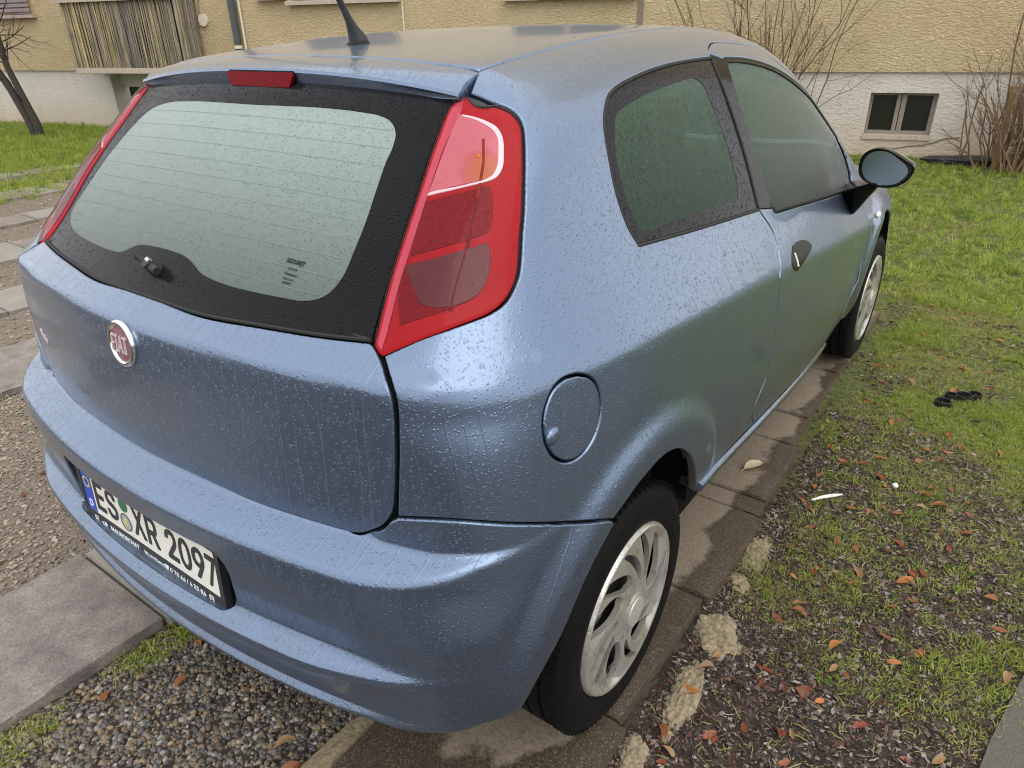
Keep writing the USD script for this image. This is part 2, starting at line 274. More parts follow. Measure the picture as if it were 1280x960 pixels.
def hit(F,O,D,t0,t1,n=70,it=22):
    """first outside->inside crossing along O+tD"""
    O=np.asarray(O,float);D=np.asarray(D,float)
    O=np.broadcast_to(O,np.broadcast_shapes(O.shape,D.shape)); D=np.broadcast_to(D,O.shape)
    t=np.full(len(O),np.nan); prev=np.full(len(O),t0,float); done=np.zeros(len(O),bool)
    lo=prev.copy(); hi=prev.copy()
    for tt in np.linspace(t0,t1,n):
        P=O+D*tt; f=F(P[:,0],P[:,1],P[:,2])
        new=(f<=0)&~done
        lo[new]=prev[new]; hi[new]=tt; done|=new; prev[:]=tt
        if done.all(): break
    for _ in range(it):
        m=(lo+hi)/2; P=O+D*m[:,None]; f=F(P[:,0],P[:,1],P[:,2])<=0
        hi=np.where(f,m,hi); lo=np.where(f,lo,m)
    P=O+D*hi[:,None]; P[~done]=np.nan
    return P
PICKS={
"glass_r":"-5188 -395 10709 -5187 -514 10708 -5186 -631 10707 -5185 -746 10706 -5184 -860 10704 -5183 -972 10702 -5181 -1083 10700 -5180 -1193 10698 -5177 -1301 10696 -5174 -1409 10695 -5170 -1515 10694 -5165 -1620 10693 -5159 -1725 10693 -5152 -1829 10694 -5144 -1926 10695 -5135 -2023 10697 -5126 -2118 10699 -5115 -2213 10701 -5104 -2307 10705 -5092 -2400 10708 -5080 -2493 10711 -5067 -2585 10715 -5054 -2677 10719 -5041 -2768 10723 -5027 -2859 10727 -5014 -2949 10730 -5000 -3039 10734 -4987 -3128 10737 -4973 -3217 10740 -4961 -3301 10743 -4948 -3386 10746 -4935 -3470 10748 -4921 -3555 10751 -4908 -3639 10753 -4894 -3723 10756 -4881 -3807 10758 -4867 -3890 10761 -4853 -3972 10763 -4839 -4054 10766 -4825 -4134 10768 -4811 -4213 10770 -4796 -4291 10773 -4782 -4367 10775 -4768 -4442 10778 -4754 -4515 10781 -4740 -4586 10783 -4723 -4666 10787 -4707 -4744 10790 -4690 -4820 10794 -4673 -4894 10797 -4657 -4967 10801 -4640 -5039 10805 -4624 -5111 10809 -4607 -5181 10813 -4590 -5251 10816 -4573 -5320 10820 -4557 -5389 10824 -4540 -5459 10827 -4523 -5528 10830 -4479 -5512 10875 -4434 -5496 10920 -4389 -5480 10967 -4344 -5465 11013 -4299 -5451 11061 -4255 -5436 11109 -4211 -5422 11157 -4168 -5409 11206 -4125 -5396 11254 -4082 -5384 11303 -4041 -5373 11351 -4000 -5362 11399 -3960 -5351 11447 -3920 -5342 11494 -3882 -5333 11540 -3844 -5324 11585 -3801 -5315 11638 -3758 -5306 11690 -3717 -5298 11740 -3677 -5290 11789 -3637 -5282 11838 -3597 -5275 11886 -3557 -5268 11934 -3517 -5260 11983 -3476 -5253 12032 -3433 -5245 12082 -3390 -5237 12133 -3349 -5229 12180 -3307 -5221 12228 -3264 -5213 12276 -3221 -5204 12324 -3177 -5195 12373 -3132 -5186 12422 -3086 -5176 12471 -3040 -5166 12520 -2993 -5156 12570 -2946 -5146 12620 -2899 -5136 12670 -2851 -5126 12721 -2803 -5115 12771 -2756 -5104 12821 -2707 -5092 12872 -2657 -5079 12924 -2606 -5066 12977 -2555 -5053 13029 -2503 -5039 13082 -2450 -5025 13135 -2398 -5011 13189 -2346 -4998 13241 -2295 -4986 13294 -2244 -4974 13345 -2194 -4962 13396 -2145 -4952 13446 -2097 -4943 13494 -2042 -4933 13550 -1988 -4924 13604 -1935 -4916 13657 -1882 -4909 13708 -1830 -4902 13759 -1778 -4895 13810 -1725 -4888 13861 -1671 -4880 13911 -1616 -4871 13962 -1558 -4860 14014 -1574 -4788 14017 -1589 -4714 14020 -1603 -4640 14023 -1616 -4564 14026 -1629 -4488 14029 -1642 -4410 14031 -1654 -4332 14034 -1665 -4253 14037 -1676 -4173 14039 -1687 -4093 14042 -1698 -4011 14044 -1708 -3929 14047 -1718 -3846 14049 -1728 -3763 14052 -1738 -3678 14054 -1747 -3594 14057 -1757 -3508 14059 -1766 -3422 14062 -1775 -3335 14064 -1784 -3247 14067 -1792 -3158 14069 -1800 -3068 14072 -1808 -2978 14074 -1816 -2886 14077 -1824 -2794 14079 -1831 -2700 14082 -1839 -2607 14084 -1846 -2513 14087 -1852 -2418 14089 -1859 -2323 14091 -1865 -2228 14093 -1871 -2132 14095 -1877 -2037 14097 -1883 -1941 14099 -1889 -1835 14101 -1895 -1729 14102 -1900 -1623 14104 -1905 -1516 14105 -1910 -1410 14106 -1915 -1302 14107 -1919 -1194 14108 -1923 -1085 14109 -1927 -974 14110 -1930 -862 14111 -1933 -749 14111 -1935 -634 14112 -1937 -516 14113 -1938 -397 14114",
"clear":"-2155 -295 13903 -2153 -414 13904 -2149 -532 13906 -2145 -649 13907 -2140 -765 13909 -2135 -881 13910 -2129 -994 13912 -2123 -1107 13913 -2117 -1217 13914 -2111 -1326 13915 -2104 -1433 13916 -2098 -1537 13917 -2091 -1639 13917 -2084 -1739 13918 -2078 -1836 13917 -2071 -1930 13917 -2065 -2021 13916 -2060 -2109 13915 -2053 -2214 13913 -2046 -2317 13910 -2040 -2418 13908 -2034 -2516 13905 -2028 -2611 13901 -2022 -2704 13898 -2016 -2793 13894 -2011 -2879 13890 -2006 -2962 13885 -2002 -3041 13880 -1998 -3116 13875 -1993 -3209 13869 -1988 -3297 13863 -1984 -3380 13857 -1981 -3458 13850 -1981 -3532 13840 -1983 -3603 13828 -1990 -3700 13808 -2002 -3788 13784 -2023 -3870 13752 -2055 -3950 13709 -2096 -4023 13658 -2142 -4083 13603 -2183 -4119 13557 -2228 -4145 13509 -2277 -4164 13458 -2326 -4180 13406 -2367 -4191 13364 -2410 -4197 13321 -2454 -4200 13277 -2498 -4203 13232 -2544 -4206 13186 -2589 -4213 13139 -2632 -4221 13094 -2675 -4231 13049 -2719 -4242 13004 -2763 -4254 12957 -2809 -4266 12909 -2855 -4278 12860 -2903 -4291 12809 -2947 -4302 12763 -2993 -4314 12714 -3040 -4327 12664 -3088 -4340 12612 -3136 -4353 12560 -3185 -4366 12508 -3233 -4379 12456 -3280 -4390 12405 -3326 -4400 12356 -3369 -4409 12308 -3415 -4416 12256 -3460 -4422 12206 -3504 -4427 12157 -3546 -4431 12108 -3588 -4433 12059 -3629 -4436 12011 -3670 -4437 11964 -3711 -4439 11916 -3756 -4441 11862 -3802 -4444 11808 -3847 -4447 11755 -3891 -4449 11702 -3935 -4448 11650 -3977 -4445 11602 -4017 -4439 11557 -4060 -4427 11509 -4101 -4413 11464 -4140 -4396 11422 -4178 -4374 11383 -4214 -4348 11347 -4254 -4313 11309 -4291 -4273 11274 -4327 -4227 11244 -4360 -4172 11217 -4386 -4118 11197 -4410 -4058 11180 -4433 -3992 11166 -4454 -3921 11154 -4473 -3846 11144 -4487 -3778 11138 -4500 -3705 11135 -4511 -3627 11133 -4521 -3547 11133 -4531 -3465 11133 -4540 -3385 11133 -4550 -3307 11133 -4560 -3227 11132 -4569 -3149 11131 -4578 -3072 11130 -4587 -2994 11129 -4595 -2912 11129 -4604 -2827 11129 -4612 -2736 11129 -4621 -2641 11129 -4630 -2541 11129 -4638 -2440 11129 -4646 -2338 11130 -4652 -2237 11131 -4658 -2138 11134 -4662 -2038 11137 -4665 -1937 11141 -4667 -1836 11145 -4668 -1737 11151 -4667 -1641 11157 -4665 -1549 11164 -4661 -1448 11174 -4657 -1352 11184 -4649 -1260 11196 -4637 -1167 11212 -4620 -1077 11235 -4597 -989 11262 -4574 -901 11291 -4553 -813 11316 -4531 -705 11344 -4511 -598 11369 -4496 -480 11389 -4487 -361 11401 -4482 -232 11408 -4479 -98 11412 -4477 38 11414 -4475 151 11415 -4475 268 11415 -4475 385 11414 -4475 503 11411 -4477 618 11407 -4479 755 11401 -4482 893 11393 -4487 1025 11382 -4498 1143 11366 -4517 1250 11339 -4543 1340 11307 -4569 1429 11273 -4599 1514 11236 -4631 1598 11197 -4654 1705 11167 -4661 1836 11151 -4659 1993 11142 -4651 2165 11138 -4641 2339 11135 -4627 2522 11133 -4609 2713 11134 -4587 2912 11137 -4563 3115 11141 -4536 3328 11145 -4506 3552 11149 -4471 3776 11155 -4432 3992 11167 -4382 4227 11185 -4326 4452 11209 -4262 4652 11244 -4204 4787 11283 -4141 4903 11331 -4077 4995 11385 -4015 5061 11442 -3963 5090 11497 -3913 5089 11555 -3864 5069 11615 -3816 5040 11678 -3767 5014 11740 -3722 4992 11798 -3676 4965 11857 -3631 4936 11916 -3584 4905 11976 -3536 4873 12038 -3486 4843 12101 -3439 4818 12159 -3390 4795 12218 -3339 4774 12277 -3286 4754 12338 -3231 4735 12399 -3175 4715 12461 -3118 4693 12523 -3061 4666 12587 -3007 4639 12647 -2951 4610 12709 -2893 4579 12774 -2835 4545 12839 -2776 4510 12904 -2718 4473 12969 -2661 4435 13032 -2606 4394 13094 -2553 4352 13154 -2503 4308 13211 -2445 4254 13277 -2387 4200 13343 -2332 4143 13407 -2280 4082 13467 -2232 4016 13524 -2190 3941 13576 -2156 3857 13623 -2125 3756 13668 -2101 3648 13706 -2083 3532 13739 -2071 3405 13768 -2063 3263 13794 -2059 3135 13813 -2059 3003 13828 -2062 2864 13840 -2068 2718 13851 -2075 2562 13859 -2082 2397 13868 -2090 2221 13876 -2095 2098 13881 -2100 1968 13885 -2107 1832 13889 -2113 1692 13892 -2119 1547 13895 -2126 1400 13897 -2132 1250 13898 -2137 1100 13900 -2142 950 13900 -2147 801 13901 -2150 653 13901 -2153 507 13902 -2156 364 13902 -2157 224 13902 -2158 87 13902 -2158 -45 13902 -2157 -172 13902 -2155 -295 13903",
"tail_r":"-5194 -514 10702 -5195 -635 10700 -5196 -754 10697 -5198 -871 10693 -5199 -987 10689 -5200 -1101 10685 -5201 -1214 10681 -5201 -1325 10677 -5200 -1436 10674 -5199 -1545 10671 -5195 -1654 10669 -5191 -1762 10667 -5185 -1870 10667 -5177 -1966 10667 -5169 -2061 10669 -5160 -2155 10671 -5149 -2249 10673 -5138 -2343 10676 -5126 -2435 10679 -5113 -2528 10683 -5100 -2620 10687 -5086 -2711 10691 -5072 -2802 10695 -5058 -2892 10699 -5044 -2982 10703 -5030 -3072 10707 -5016 -3161 10710 -5002 -3249 10713 -4989 -3333 10716 -4976 -3416 10719 -4963 -3501 10721 -4950 -3585 10724 -4936 -3669 10726 -4922 -3753 10729 -4908 -3836 10731 -4894 -3919 10734 -4880 -4001 10736 -4866 -4082 10739 -4852 -4162 10741 -4838 -4241 10744 -4823 -4318 10746 -4809 -4394 10749 -4795 -4468 10751 -4780 -4540 10754 -4766 -4611 10756 -4750 -4690 10760 -4733 -4766 10763 -4717 -4841 10766 -4701 -4914 10770 -4684 -4986 10774 -4668 -5057 10777 -4651 -5127 10781 -4635 -5196 10785 -4619 -5264 10789 -4602 -5332 10792 -4586 -5400 10796 -4569 -5468 10799 -4553 -5536 10802 -4567 -5601 10778 -4585 -5668 10750 -4607 -5722 10723 -4634 -5781 10691 -4665 -5843 10657 -4700 -5905 10623 -4729 -5956 10594 -4762 -6008 10564 -4796 -6062 10534 -4832 -6115 10502 -4869 -6169 10471 -4901 -6217 10436 -4928 -6258 10401 -4951 -6294 10362 -4966 -6321 10317 -4973 -6339 10265 -4979 -6354 10209 -4984 -6365 10149 -4989 -6374 10085 -4992 -6378 10031 -4995 -6380 9975 -4999 -6382 9917 -5005 -6383 9858 -5012 -6385 9798 -5019 -6387 9737 -5026 -6387 9674 -5033 -6387 9610 -5039 -6385 9545 -5044 -6382 9477 -5047 -6377 9409 -5050 -6372 9343 -5052 -6366 9273 -5054 -6359 9200 -5057 -6352 9126 -5060 -6345 9050 -5063 -6338 8975 -5067 -6331 8899 -5070 -6323 8825 -5074 -6315 8752 -5078 -6308 8682 -5082 -6300 8615 -5086 -6292 8552 -5090 -6284 8494 -5095 -6272 8411 -5101 -6262 8337 -5106 -6251 8267 -5113 -6236 8201 -5121 -6214 8135 -5133 -6182 8060 -5147 -6142 7986 -5162 -6097 7916 -5177 -6048 7854 -5192 -5998 7803 -5208 -5943 7759 -5224 -5885 7718 -5241 -5825 7679 -5259 -5761 7638 -5276 -5695 7598 -5295 -5626 7563 -5314 -5552 7535 -5330 -5484 7517 -5347 -5413 7506 -5365 -5339 7499 -5383 -5263 7494 -5401 -5183 7491 -5419 -5102 7486 -5434 -5034 7482 -5450 -4965 7478 -5465 -4894 7475 -5480 -4821 7473 -5496 -4747 7471 -5512 -4670 7469 -5528 -4591 7468 -5544 -4510 7468 -5560 -4427 7468 -5574 -4353 7469 -5589 -4275 7470 -5604 -4195 7471 -5618 -4112 7473 -5633 -4027 7475 -5648 -3941 7477 -5663 -3853 7480 -5678 -3765 7483 -5692 -3676 7486 -5706 -3587 7489 -5720 -3498 7492 -5733 -3410 7496 -5745 -3324 7500 -5757 -3239 7505 -5769 -3155 7510 -5780 -3071 7515 -5791 -2987 7521 -5801 -2903 7528 -5811 -2819 7534 -5821 -2734 7541 -5831 -2649 7547 -5840 -2563 7554 -5850 -2476 7560 -5859 -2387 7565 -5868 -2297 7570 -5877 -2204 7575 -5886 -2109 7580 -5894 -2011 7584 -5902 -1912 7589 -5910 -1811 7593 -5918 -1710 7596 -5925 -1608 7600 -5932 -1506 7602 -5938 -1404 7604 -5944 -1304 7605 -5949 -1206 7606 -5954 -1110 7606 -5960 -987 7605 -5965 -868 7602 -5969 -751 7599 -5973 -636 7596 -5976 -519 7591 -5978 -400 7586 -5981 -275 7579",
"lamp":"-4599 -5808 10715 -4565 -5719 10759 -4533 -5631 10804 -4489 -5613 10847 -4445 -5595 10892 -4401 -5577 10937 -4357 -5559 10983 -4313 -5542 11029 -4270 -5525 11077 -4227 -5509 11124 -4184 -5493 11172 -4142 -5478 11220 -4100 -5463 11267 -4059 -5449 11315 -4019 -5436 11363 -3979 -5423 11410 -3940 -5412 11456 -3902 -5401 11502 -3865 -5390 11547 -3829 -5381 11591 -3785 -5371 11645 -3743 -5361 11697 -3701 -5353 11747 -3661 -5345 11796 -3621 -5337 11845 -3581 -5331 11893 -3542 -5324 11940 -3502 -5317 11989 -3461 -5310 12037 -3419 -5303 12087 -3375 -5295 12138 -3334 -5287 12185 -3292 -5279 12233 -3250 -5271 12281 -3206 -5262 12329 -3162 -5253 12377 -3117 -5244 12426 -3071 -5234 12475 -3025 -5225 12524 -2979 -5215 12574 -2932 -5205 12624 -2885 -5195 12674 -2837 -5184 12724 -2789 -5173 12775 -2741 -5162 12825 -2692 -5150 12876 -2642 -5137 12927 -2591 -5124 12980 -2539 -5110 13032 -2487 -5096 13085 -2434 -5082 13138 -2382 -5069 13191 -2330 -5056 13244 -2279 -5043 13296 -2228 -5031 13347 -2178 -5020 13398 -2129 -5010 13448 -2081 -5000 13496 -2025 -4989 13553 -1967 -4977 13612 -1909 -4964 13670 -1851 -4951 13728 -1794 -4939 13785 -1738 -4928 13839 -1684 -4920 13890 -1633 -4915 13937 -1585 -4914 13979 -1541 -4918 14015 -1485 -4934 14057 -1437 -4959 14088 -1392 -4987 14115 -1342 -5011 14143 -1366 -5085 14107 -1389 -5157 14069 -1407 -5226 14034 -1415 -5290 14006 -1410 -5359 13985 -1394 -5422 13972 -1370 -5478 13965 -1337 -5520 13969 -1297 -5557 13978 -1260 -5599 13980 -1235 -5643 13971 -1213 -5692 13957 -1193 -5741 13938 -1175 -5787 13917 -1157 -5841 13888 -1144 -5894 13855 -1138 -5942 13819 -1140 -5984 13782 -1149 -6022 13743 -1166 -6059 13700 -1187 -6089 13660 -1215 -6116 13618 -1249 -6144 13571 -1288 -6176 13516 -1317 -6199 13475 -1351 -6224 13427 -1388 -6252 13375 -1428 -6280 13319 -1471 -6310 13261 -1514 -6340 13200 -1559 -6371 13140 -1604 -6402 13080 -1649 -6432 13022 -1692 -6461 12966 -1731 -6487 12914 -1766 -6511 12866 -1807 -6538 12810 -1843 -6563 12757 -1878 -6586 12707 -1911 -6608 12658 -1943 -6629 12610 -1976 -6649 12562 -2010 -6670 12513 -2046 -6690 12463 -2081 -6709 12414 -2117 -6728 12366 -2154 -6747 12317 -2190 -6765 12268 -2227 -6784 12218 -2264 -6804 12166 -2299 -6823 12116 -2334 -6843 12063 -2370 -6864 12008 -2407 -6886 11952 -2444 -6907 11897 -2481 -6928 11843 -2517 -6947 11793 -2553 -6964 11746 -2588 -6978 11705 -2636 -6995 11653 -2682 -7008 11608 -2729 -7018 11568 -2779 -7026 11527 -2835 -7033 11486 -2892 -7037 11445 -2952 -7039 11407 -3014 -7036 11372 -3067 -7030 11346 -3120 -7022 11322 -3175 -7010 11300 -3232 -6994 11280 -3292 -6974 11260 -3338 -6956 11246 -3386 -6935 11233 -3435 -6910 11221 -3486 -6882 11209 -3536 -6853 11196 -3587 -6821 11184 -3636 -6788 11171 -3684 -6754 11158 -3730 -6720 11145 -3775 -6687 11131 -3819 -6653 11116 -3861 -6618 11102 -3902 -6582 11087 -3943 -6546 11073 -3983 -6508 11057 -4022 -6470 11042 -4061 -6430 11025 -4100 -6390 11008 -4138 -6349 10990 -4177 -6308 10971 -4212 -6269 10953 -4248 -6230 10933 -4283 -6190 10913 -4319 -6149 10893 -4354 -6107 10871 -4390 -6066 10850 -4425 -6023 10828 -4460 -5980 10805 -4495 -5937 10783 -4529 -5894 10760 -4564 -5851 10737 -4599 -5808 10715",
"lamp_cap":"-1313 -5041 14155 -1340 -5103 14120 -1366 -5164 14083 -1388 -5222 14049 -1398 -5278 14023 -1392 -5344 14004 -1373 -5406 13993 -1348 -5461 13988 -1291 -5533 13993 -1275 -5452 14040 -1281 -5393 14060 -1287 -5332 14080 -1294 -5263 14100 -1302 -5191 14118 -1309 -5117 14137 -1313 -5041 14155",
"lamp_strip":"-4599 -5808 10715 -4565 -5719 10759 -4533 -5631 10804 -4489 -5613 10847 -4445 -5595 10892 -4401 -5577 10937 -4357 -5559 10983 -4313 -5542 11029 -4270 -5525 11077 -4227 -5509 11124 -4184 -5493 11172 -4142 -5478 11220 -4100 -5463 11267 -4059 -5449 11315 -4019 -5436 11363 -3979 -5423 11410 -3940 -5412 11456 -3902 -5401 11502 -3865 -5390 11547 -3829 -5381 11591 -3785 -5371 11645 -3743 -5361 11697 -3701 -5353 11747 -3661 -5345 11796 -3621 -5337 11845 -3581 -5331 11893 -3542 -5324 11940 -3502 -5317 11989 -3461 -5310 12037 -3419 -5303 12087 -3375 -5295 12138 -3334 -5287 12185 -3292 -5279 12233 -3250 -5271 12281 -3206 -5262 12329 -3162 -5253 12377 -3117 -5244 12426 -3071 -5234 12475 -3025 -5225 12524 -2979 -5215 12574 -2932 -5205 12624 -2885 -5195 12674 -2837 -5184 12724 -2789 -5173 12775 -2741 -5162 12825 -2692 -5150 12876 -2642 -5137 12927 -2591 -5124 12980 -2539 -5110 13032 -2487 -5096 13085 -2434 -5082 13138 -2382 -5069 13191 -2330 -5056 13244 -2279 -5043 13296 -2228 -5031 13347 -2178 -5020 13398 -2129 -5010 13448 -2081 -5000 13496 -2025 -4989 13553 -1967 -4977 13612 -1909 -4964 13670 -1851 -4951 13728 -1794 -4939 13785 -1738 -4928 13839 -1684 -4920 13890 -1633 -4915 13937 -1585 -4914 13979 -1541 -4918 14015 -1485 -4934 14057 -1437 -4959 14088 -1392 -4987 14115 -1342 -5011 14143 -1395 -5046 14096 -1444 -5079 14051 -1495 -5110 14002 -1552 -5135 13948 -1596 -5148 13907 -1644 -5156 13863 -1695 -5162 13816 -1749 -5165 13767 -1804 -5166 13716 -1860 -5167 13663 -1917 -5167 13609 -1974 -5169 13555 -2031 -5172 13500 -2087 -5179 13445 -2134 -5186 13398 -2182 -5194 13350 -2230 -5203 13302 -2280 -5214 13252 -2330 -5225 13202 -2381 -5236 13151 -2432 -5249 13100 -2483 -5262 13049 -2534 -5275 12999 -2584 -5288 12948 -2634 -5301 12898 -2683 -5314 12848 -2731 -5326 12800 -2778 -5337 12752 -2828 -5350 12699 -2878 -5362 12647 -2927 -5374 12595 -2976 -5386 12544 -3023 -5399 12493 -3071 -5410 12442 -3118 -5422 12391 -3163 -5433 12341 -3208 -5444 12291 -3253 -5454 12241 -3296 -5463 12191 -3338 -5472 12142 -3381 -5480 12092 -3422 -5487 12043 -3463 -5494 11995 -3503 -5501 11947 -3543 -5507 11900 -3582 -5513 11852 -3621 -5519 11804 -3661 -5526 11756 -3701 -5533 11708 -3741 -5541 11659 -3782 -5550 11609 -3822 -5559 11561 -3861 -5569 11513 -3902 -5580 11464 -3942 -5592 11416 -3984 -5604 11367 -4025 -5617 11317 -4068 -5631 11268 -4110 -5645 11220 -4153 -5660 11171 -4196 -5674 11123 -4239 -5690 11075 -4283 -5705 11029 -4326 -5721 10982 -4380 -5737 10927 -4434 -5753 10873 -4488 -5770 10820 -4543 -5788 10767 -4599 -5808 10715",
"lamp_clear":"-1619 -5099 13902 -1610 -5162 13891 -1599 -5224 13881 -1587 -5285 13871 -1576 -5344 13860 -1566 -5402 13847 -1555 -5466 13830 -1545 -5527 13811 -1536 -5586 13790 -1530 -5643 13766 -1524 -5696 13742 -1519 -5746 13716 -1519 -5795 13686 -1528 -5840 13650 -1548 -5881 13606 -1578 -5920 13555 -1614 -5956 13499 -1653 -5990 13443 -1692 -6020 13389 -1729 -6048 13338 -1769 -6075 13286 -1811 -6099 13235 -1854 -6118 13188 -1896 -6132 13146 -1950 -6141 13100 -2004 -6141 13061 -2055 -6133 13030 -2111 -6109 13007 -2167 -6069 12991 -2205 -6038 12981 -2248 -5999 12971 -2291 -5954 12961 -2334 -5906 12951 -2375 -5858 12941 -2413 -5811 12930 -2451 -5762 12919 -2486 -5712 12908 -2520 -5662 12897 -2553 -5612 12884 -2587 -5562 12871 -2620 -5513 12855 -2654 -5465 12838 -2687 -5416 12820 -2719 -5366 12802 -2750 -5316 12783 -2701 -5306 12834 -2650 -5295 12885 -2598 -5284 12936 -2546 -5273 12988 -2493 -5261 13040 -2440 -5250 13093 -2387 -5238 13145 -2335 -5227 13197 -2283 -5216 13248 -2233 -5206 13299 -2183 -5196 13348 -2134 -5187 13397 -2087 -5179 13445 -2033 -5169 13499 -1980 -5160 13552 -1929 -5152 13603 -1878 -5144 13653 -1827 -5136 13703 -1777 -5128 13752 -1725 -5119 13801 -1673 -5110 13851 -1619 -5099 13902",
"lamp_ring_o":"-1605 -5175 13891 -1592 -5239 13882 -1578 -5302 13874 -1562 -5363 13864 -1549 -5423 13852 -1536 -5480 13839 -1524 -5535 13824 -1513 -5589 13807 -1503 -5641 13789 -1489 -5702 13765 -1477 -5761 13739 -1473 -5817 13706 -1478 -5859 13674 -1488 -5900 13637 -1502 -5938 13598 -1521 -5973 13556 -1549 -6008 13508 -1583 -6038 13457 -1621 -6067 13405 -1659 -6094 13352 -1693 -6118 13307 -1728 -6143 13260 -1765 -6166 13214 -1803 -6185 13170 -1842 -6198 13131 -1899 -6208 13084 -1957 -6209 13044 -2015 -6200 13011 -2069 -6179 12988 -2122 -6148 12973 -2178 -6109 12959 -2221 -6075 12947 -2266 -6036 12936 -2312 -5992 12925 -2358 -5944 12914 -2404 -5893 12901 -2449 -5839 12888 -2484 -5796 12877 -2520 -5749 12865 -2556 -5700 12852 -2591 -5649 12839 -2626 -5596 12825 -2660 -5540 12810 -2693 -5484 12796 -2725 -5426 12781 -2756 -5368 12765 -2786 -5309 12750 -2741 -5325 12790 -2690 -5409 12819 -2657 -5467 12834 -2621 -5531 12849 -2583 -5597 12863 -2543 -5661 12877 -2502 -5722 12890 -2463 -5776 12903 -2426 -5822 12914 -2383 -5872 12928 -2339 -5921 12940 -2295 -5967 12951 -2252 -6008 12962 -2211 -6044 12974 -2129 -6098 13000 -2051 -6130 13036 -2003 -6135 13066 -1954 -6132 13104 -1905 -6123 13147 -1867 -6109 13186 -1828 -6091 13230 -1789 -6068 13276 -1752 -6045 13323 -1718 -6022 13367 -1681 -5998 13415 -1646 -5973 13462 -1615 -5946 13506 -1590 -5916 13548 -1571 -5878 13590 -1559 -5836 13629 -1552 -5791 13663 -1551 -5747 13691 -1555 -5700 13715 -1561 -5649 13738 -1566 -5600 13760 -1571 -5546 13781 -1578 -5490 13801 -1585 -5433 13818 -1594 -5374 13833 -1606 -5314 13845 -1617 -5253 13857 -1626 -5191 13868 -1605 -5175 13891",
"lamp_red1":"-2861 -5317 12674 -2832 -5373 12690 -2802 -5429 12707 -2770 -5484 12723 -2738 -5538 12739 -2705 -5591 12754 -2670 -5642 12769 -2636 -5692 12784 -2600 -5741 12798 -2565 -5787 12811 -2530 -5831 12824 -2495 -5872 12835 -2451 -5922 12849 -2407 -5969 12861 -2364 -6013 12873 -2320 -6055 12884 -2275 -6095 12894 -2229 -6135 12904 -2180 -6174 12914 -2204 -6209 12872 -2227 -6243 12830 -2251 -6277 12787 -2280 -6309 12741 -2308 -6335 12700 -2339 -6361 12655 -2372 -6386 12608 -2407 -6409 12562 -2442 -6430 12517 -2476 -6447 12475 -2520 -6468 12422 -2565 -6485 12370 -2610 -6496 12323 -2655 -6496 12288 -2699 -6482 12267 -2742 -6456 12256 -2791 -6423 12244 -2869 -6369 12223 -2912 -6335 12211 -2957 -6297 12198 -3002 -6255 12185 -3047 -6212 12171 -3091 -6166 12157 -3133 -6119 12142 -3172 -6072 12126 -3207 -6029 12112 -3241 -5983 12097 -3274 -5936 12081 -3307 -5887 12065 -3339 -5836 12049 -3369 -5783 12031 -3399 -5729 12014 -3428 -5674 11995 -3455 -5618 11977 -3483 -5561 11958 -3510 -5505 11939 -3471 -5494 11985 -3433 -5483 12032 -3395 -5471 12078 -3356 -5459 12125 -3316 -5448 12172 -3276 -5435 12219 -3233 -5423 12268 -3190 -5411 12317 -3146 -5398 12366 -3100 -5385 12417 -3053 -5372 12468 -3005 -5359 12519 -2957 -5345 12571 -2909 -5331 12623 -2861 -5317 12674",
"lamp_red2":"-3620 -5472 11817 -3593 -5532 11835 -3566 -5592 11853 -3539 -5652 11871 -3512 -5712 11889 -3484 -5770 11906 -3454 -5827 11923 -3423 -5882 11939 -3392 -5936 11955 -3358 -5987 11970 -3324 -6037 11985 -3289 -6086 11999 -3252 -6132 12013 -3214 -6178 12026 -3174 -6221 12040 -3134 -6263 12053 -3092 -6304 12065 -3049 -6343 12077 -3004 -6382 12089 -2959 -6418 12100 -2912 -6454 12111 -2864 -6489 12121 -2813 -6523 12131 -2762 -6556 12140 -2777 -6590 12091 -2793 -6624 12041 -2816 -6655 11987 -2843 -6678 11939 -2877 -6699 11888 -2916 -6719 11835 -2956 -6736 11783 -2995 -6751 11736 -3036 -6763 11689 -3078 -6773 11646 -3122 -6779 11605 -3167 -6781 11567 -3214 -6777 11533 -3262 -6769 11501 -3312 -6757 11473 -3364 -6739 11446 -3409 -6720 11426 -3454 -6697 11407 -3500 -6670 11390 -3547 -6640 11373 -3593 -6607 11356 -3640 -6572 11340 -3681 -6539 11324 -3723 -6501 11309 -3765 -6461 11294 -3807 -6419 11279 -3847 -6374 11263 -3887 -6329 11248 -3925 -6283 11231 -3962 -6237 11214 -3997 -6191 11197 -4030 -6145 11180 -4063 -6098 11162 -4095 -6050 11144 -4126 -6001 11126 -4157 -5951 11107 -4186 -5900 11087 -4216 -5849 11068 -4183 -5816 11108 -4151 -5783 11148 -4119 -5750 11189 -4087 -5717 11230 -4054 -5685 11271 -4022 -5655 11314 -3988 -5627 11357 -3953 -5602 11401 -3919 -5581 11445 -3883 -5563 11490 -3846 -5548 11535 -3809 -5534 11581 -3771 -5522 11628 -3733 -5510 11675 -3695 -5498 11722 -3657 -5486 11770 -3620 -5472 11817",
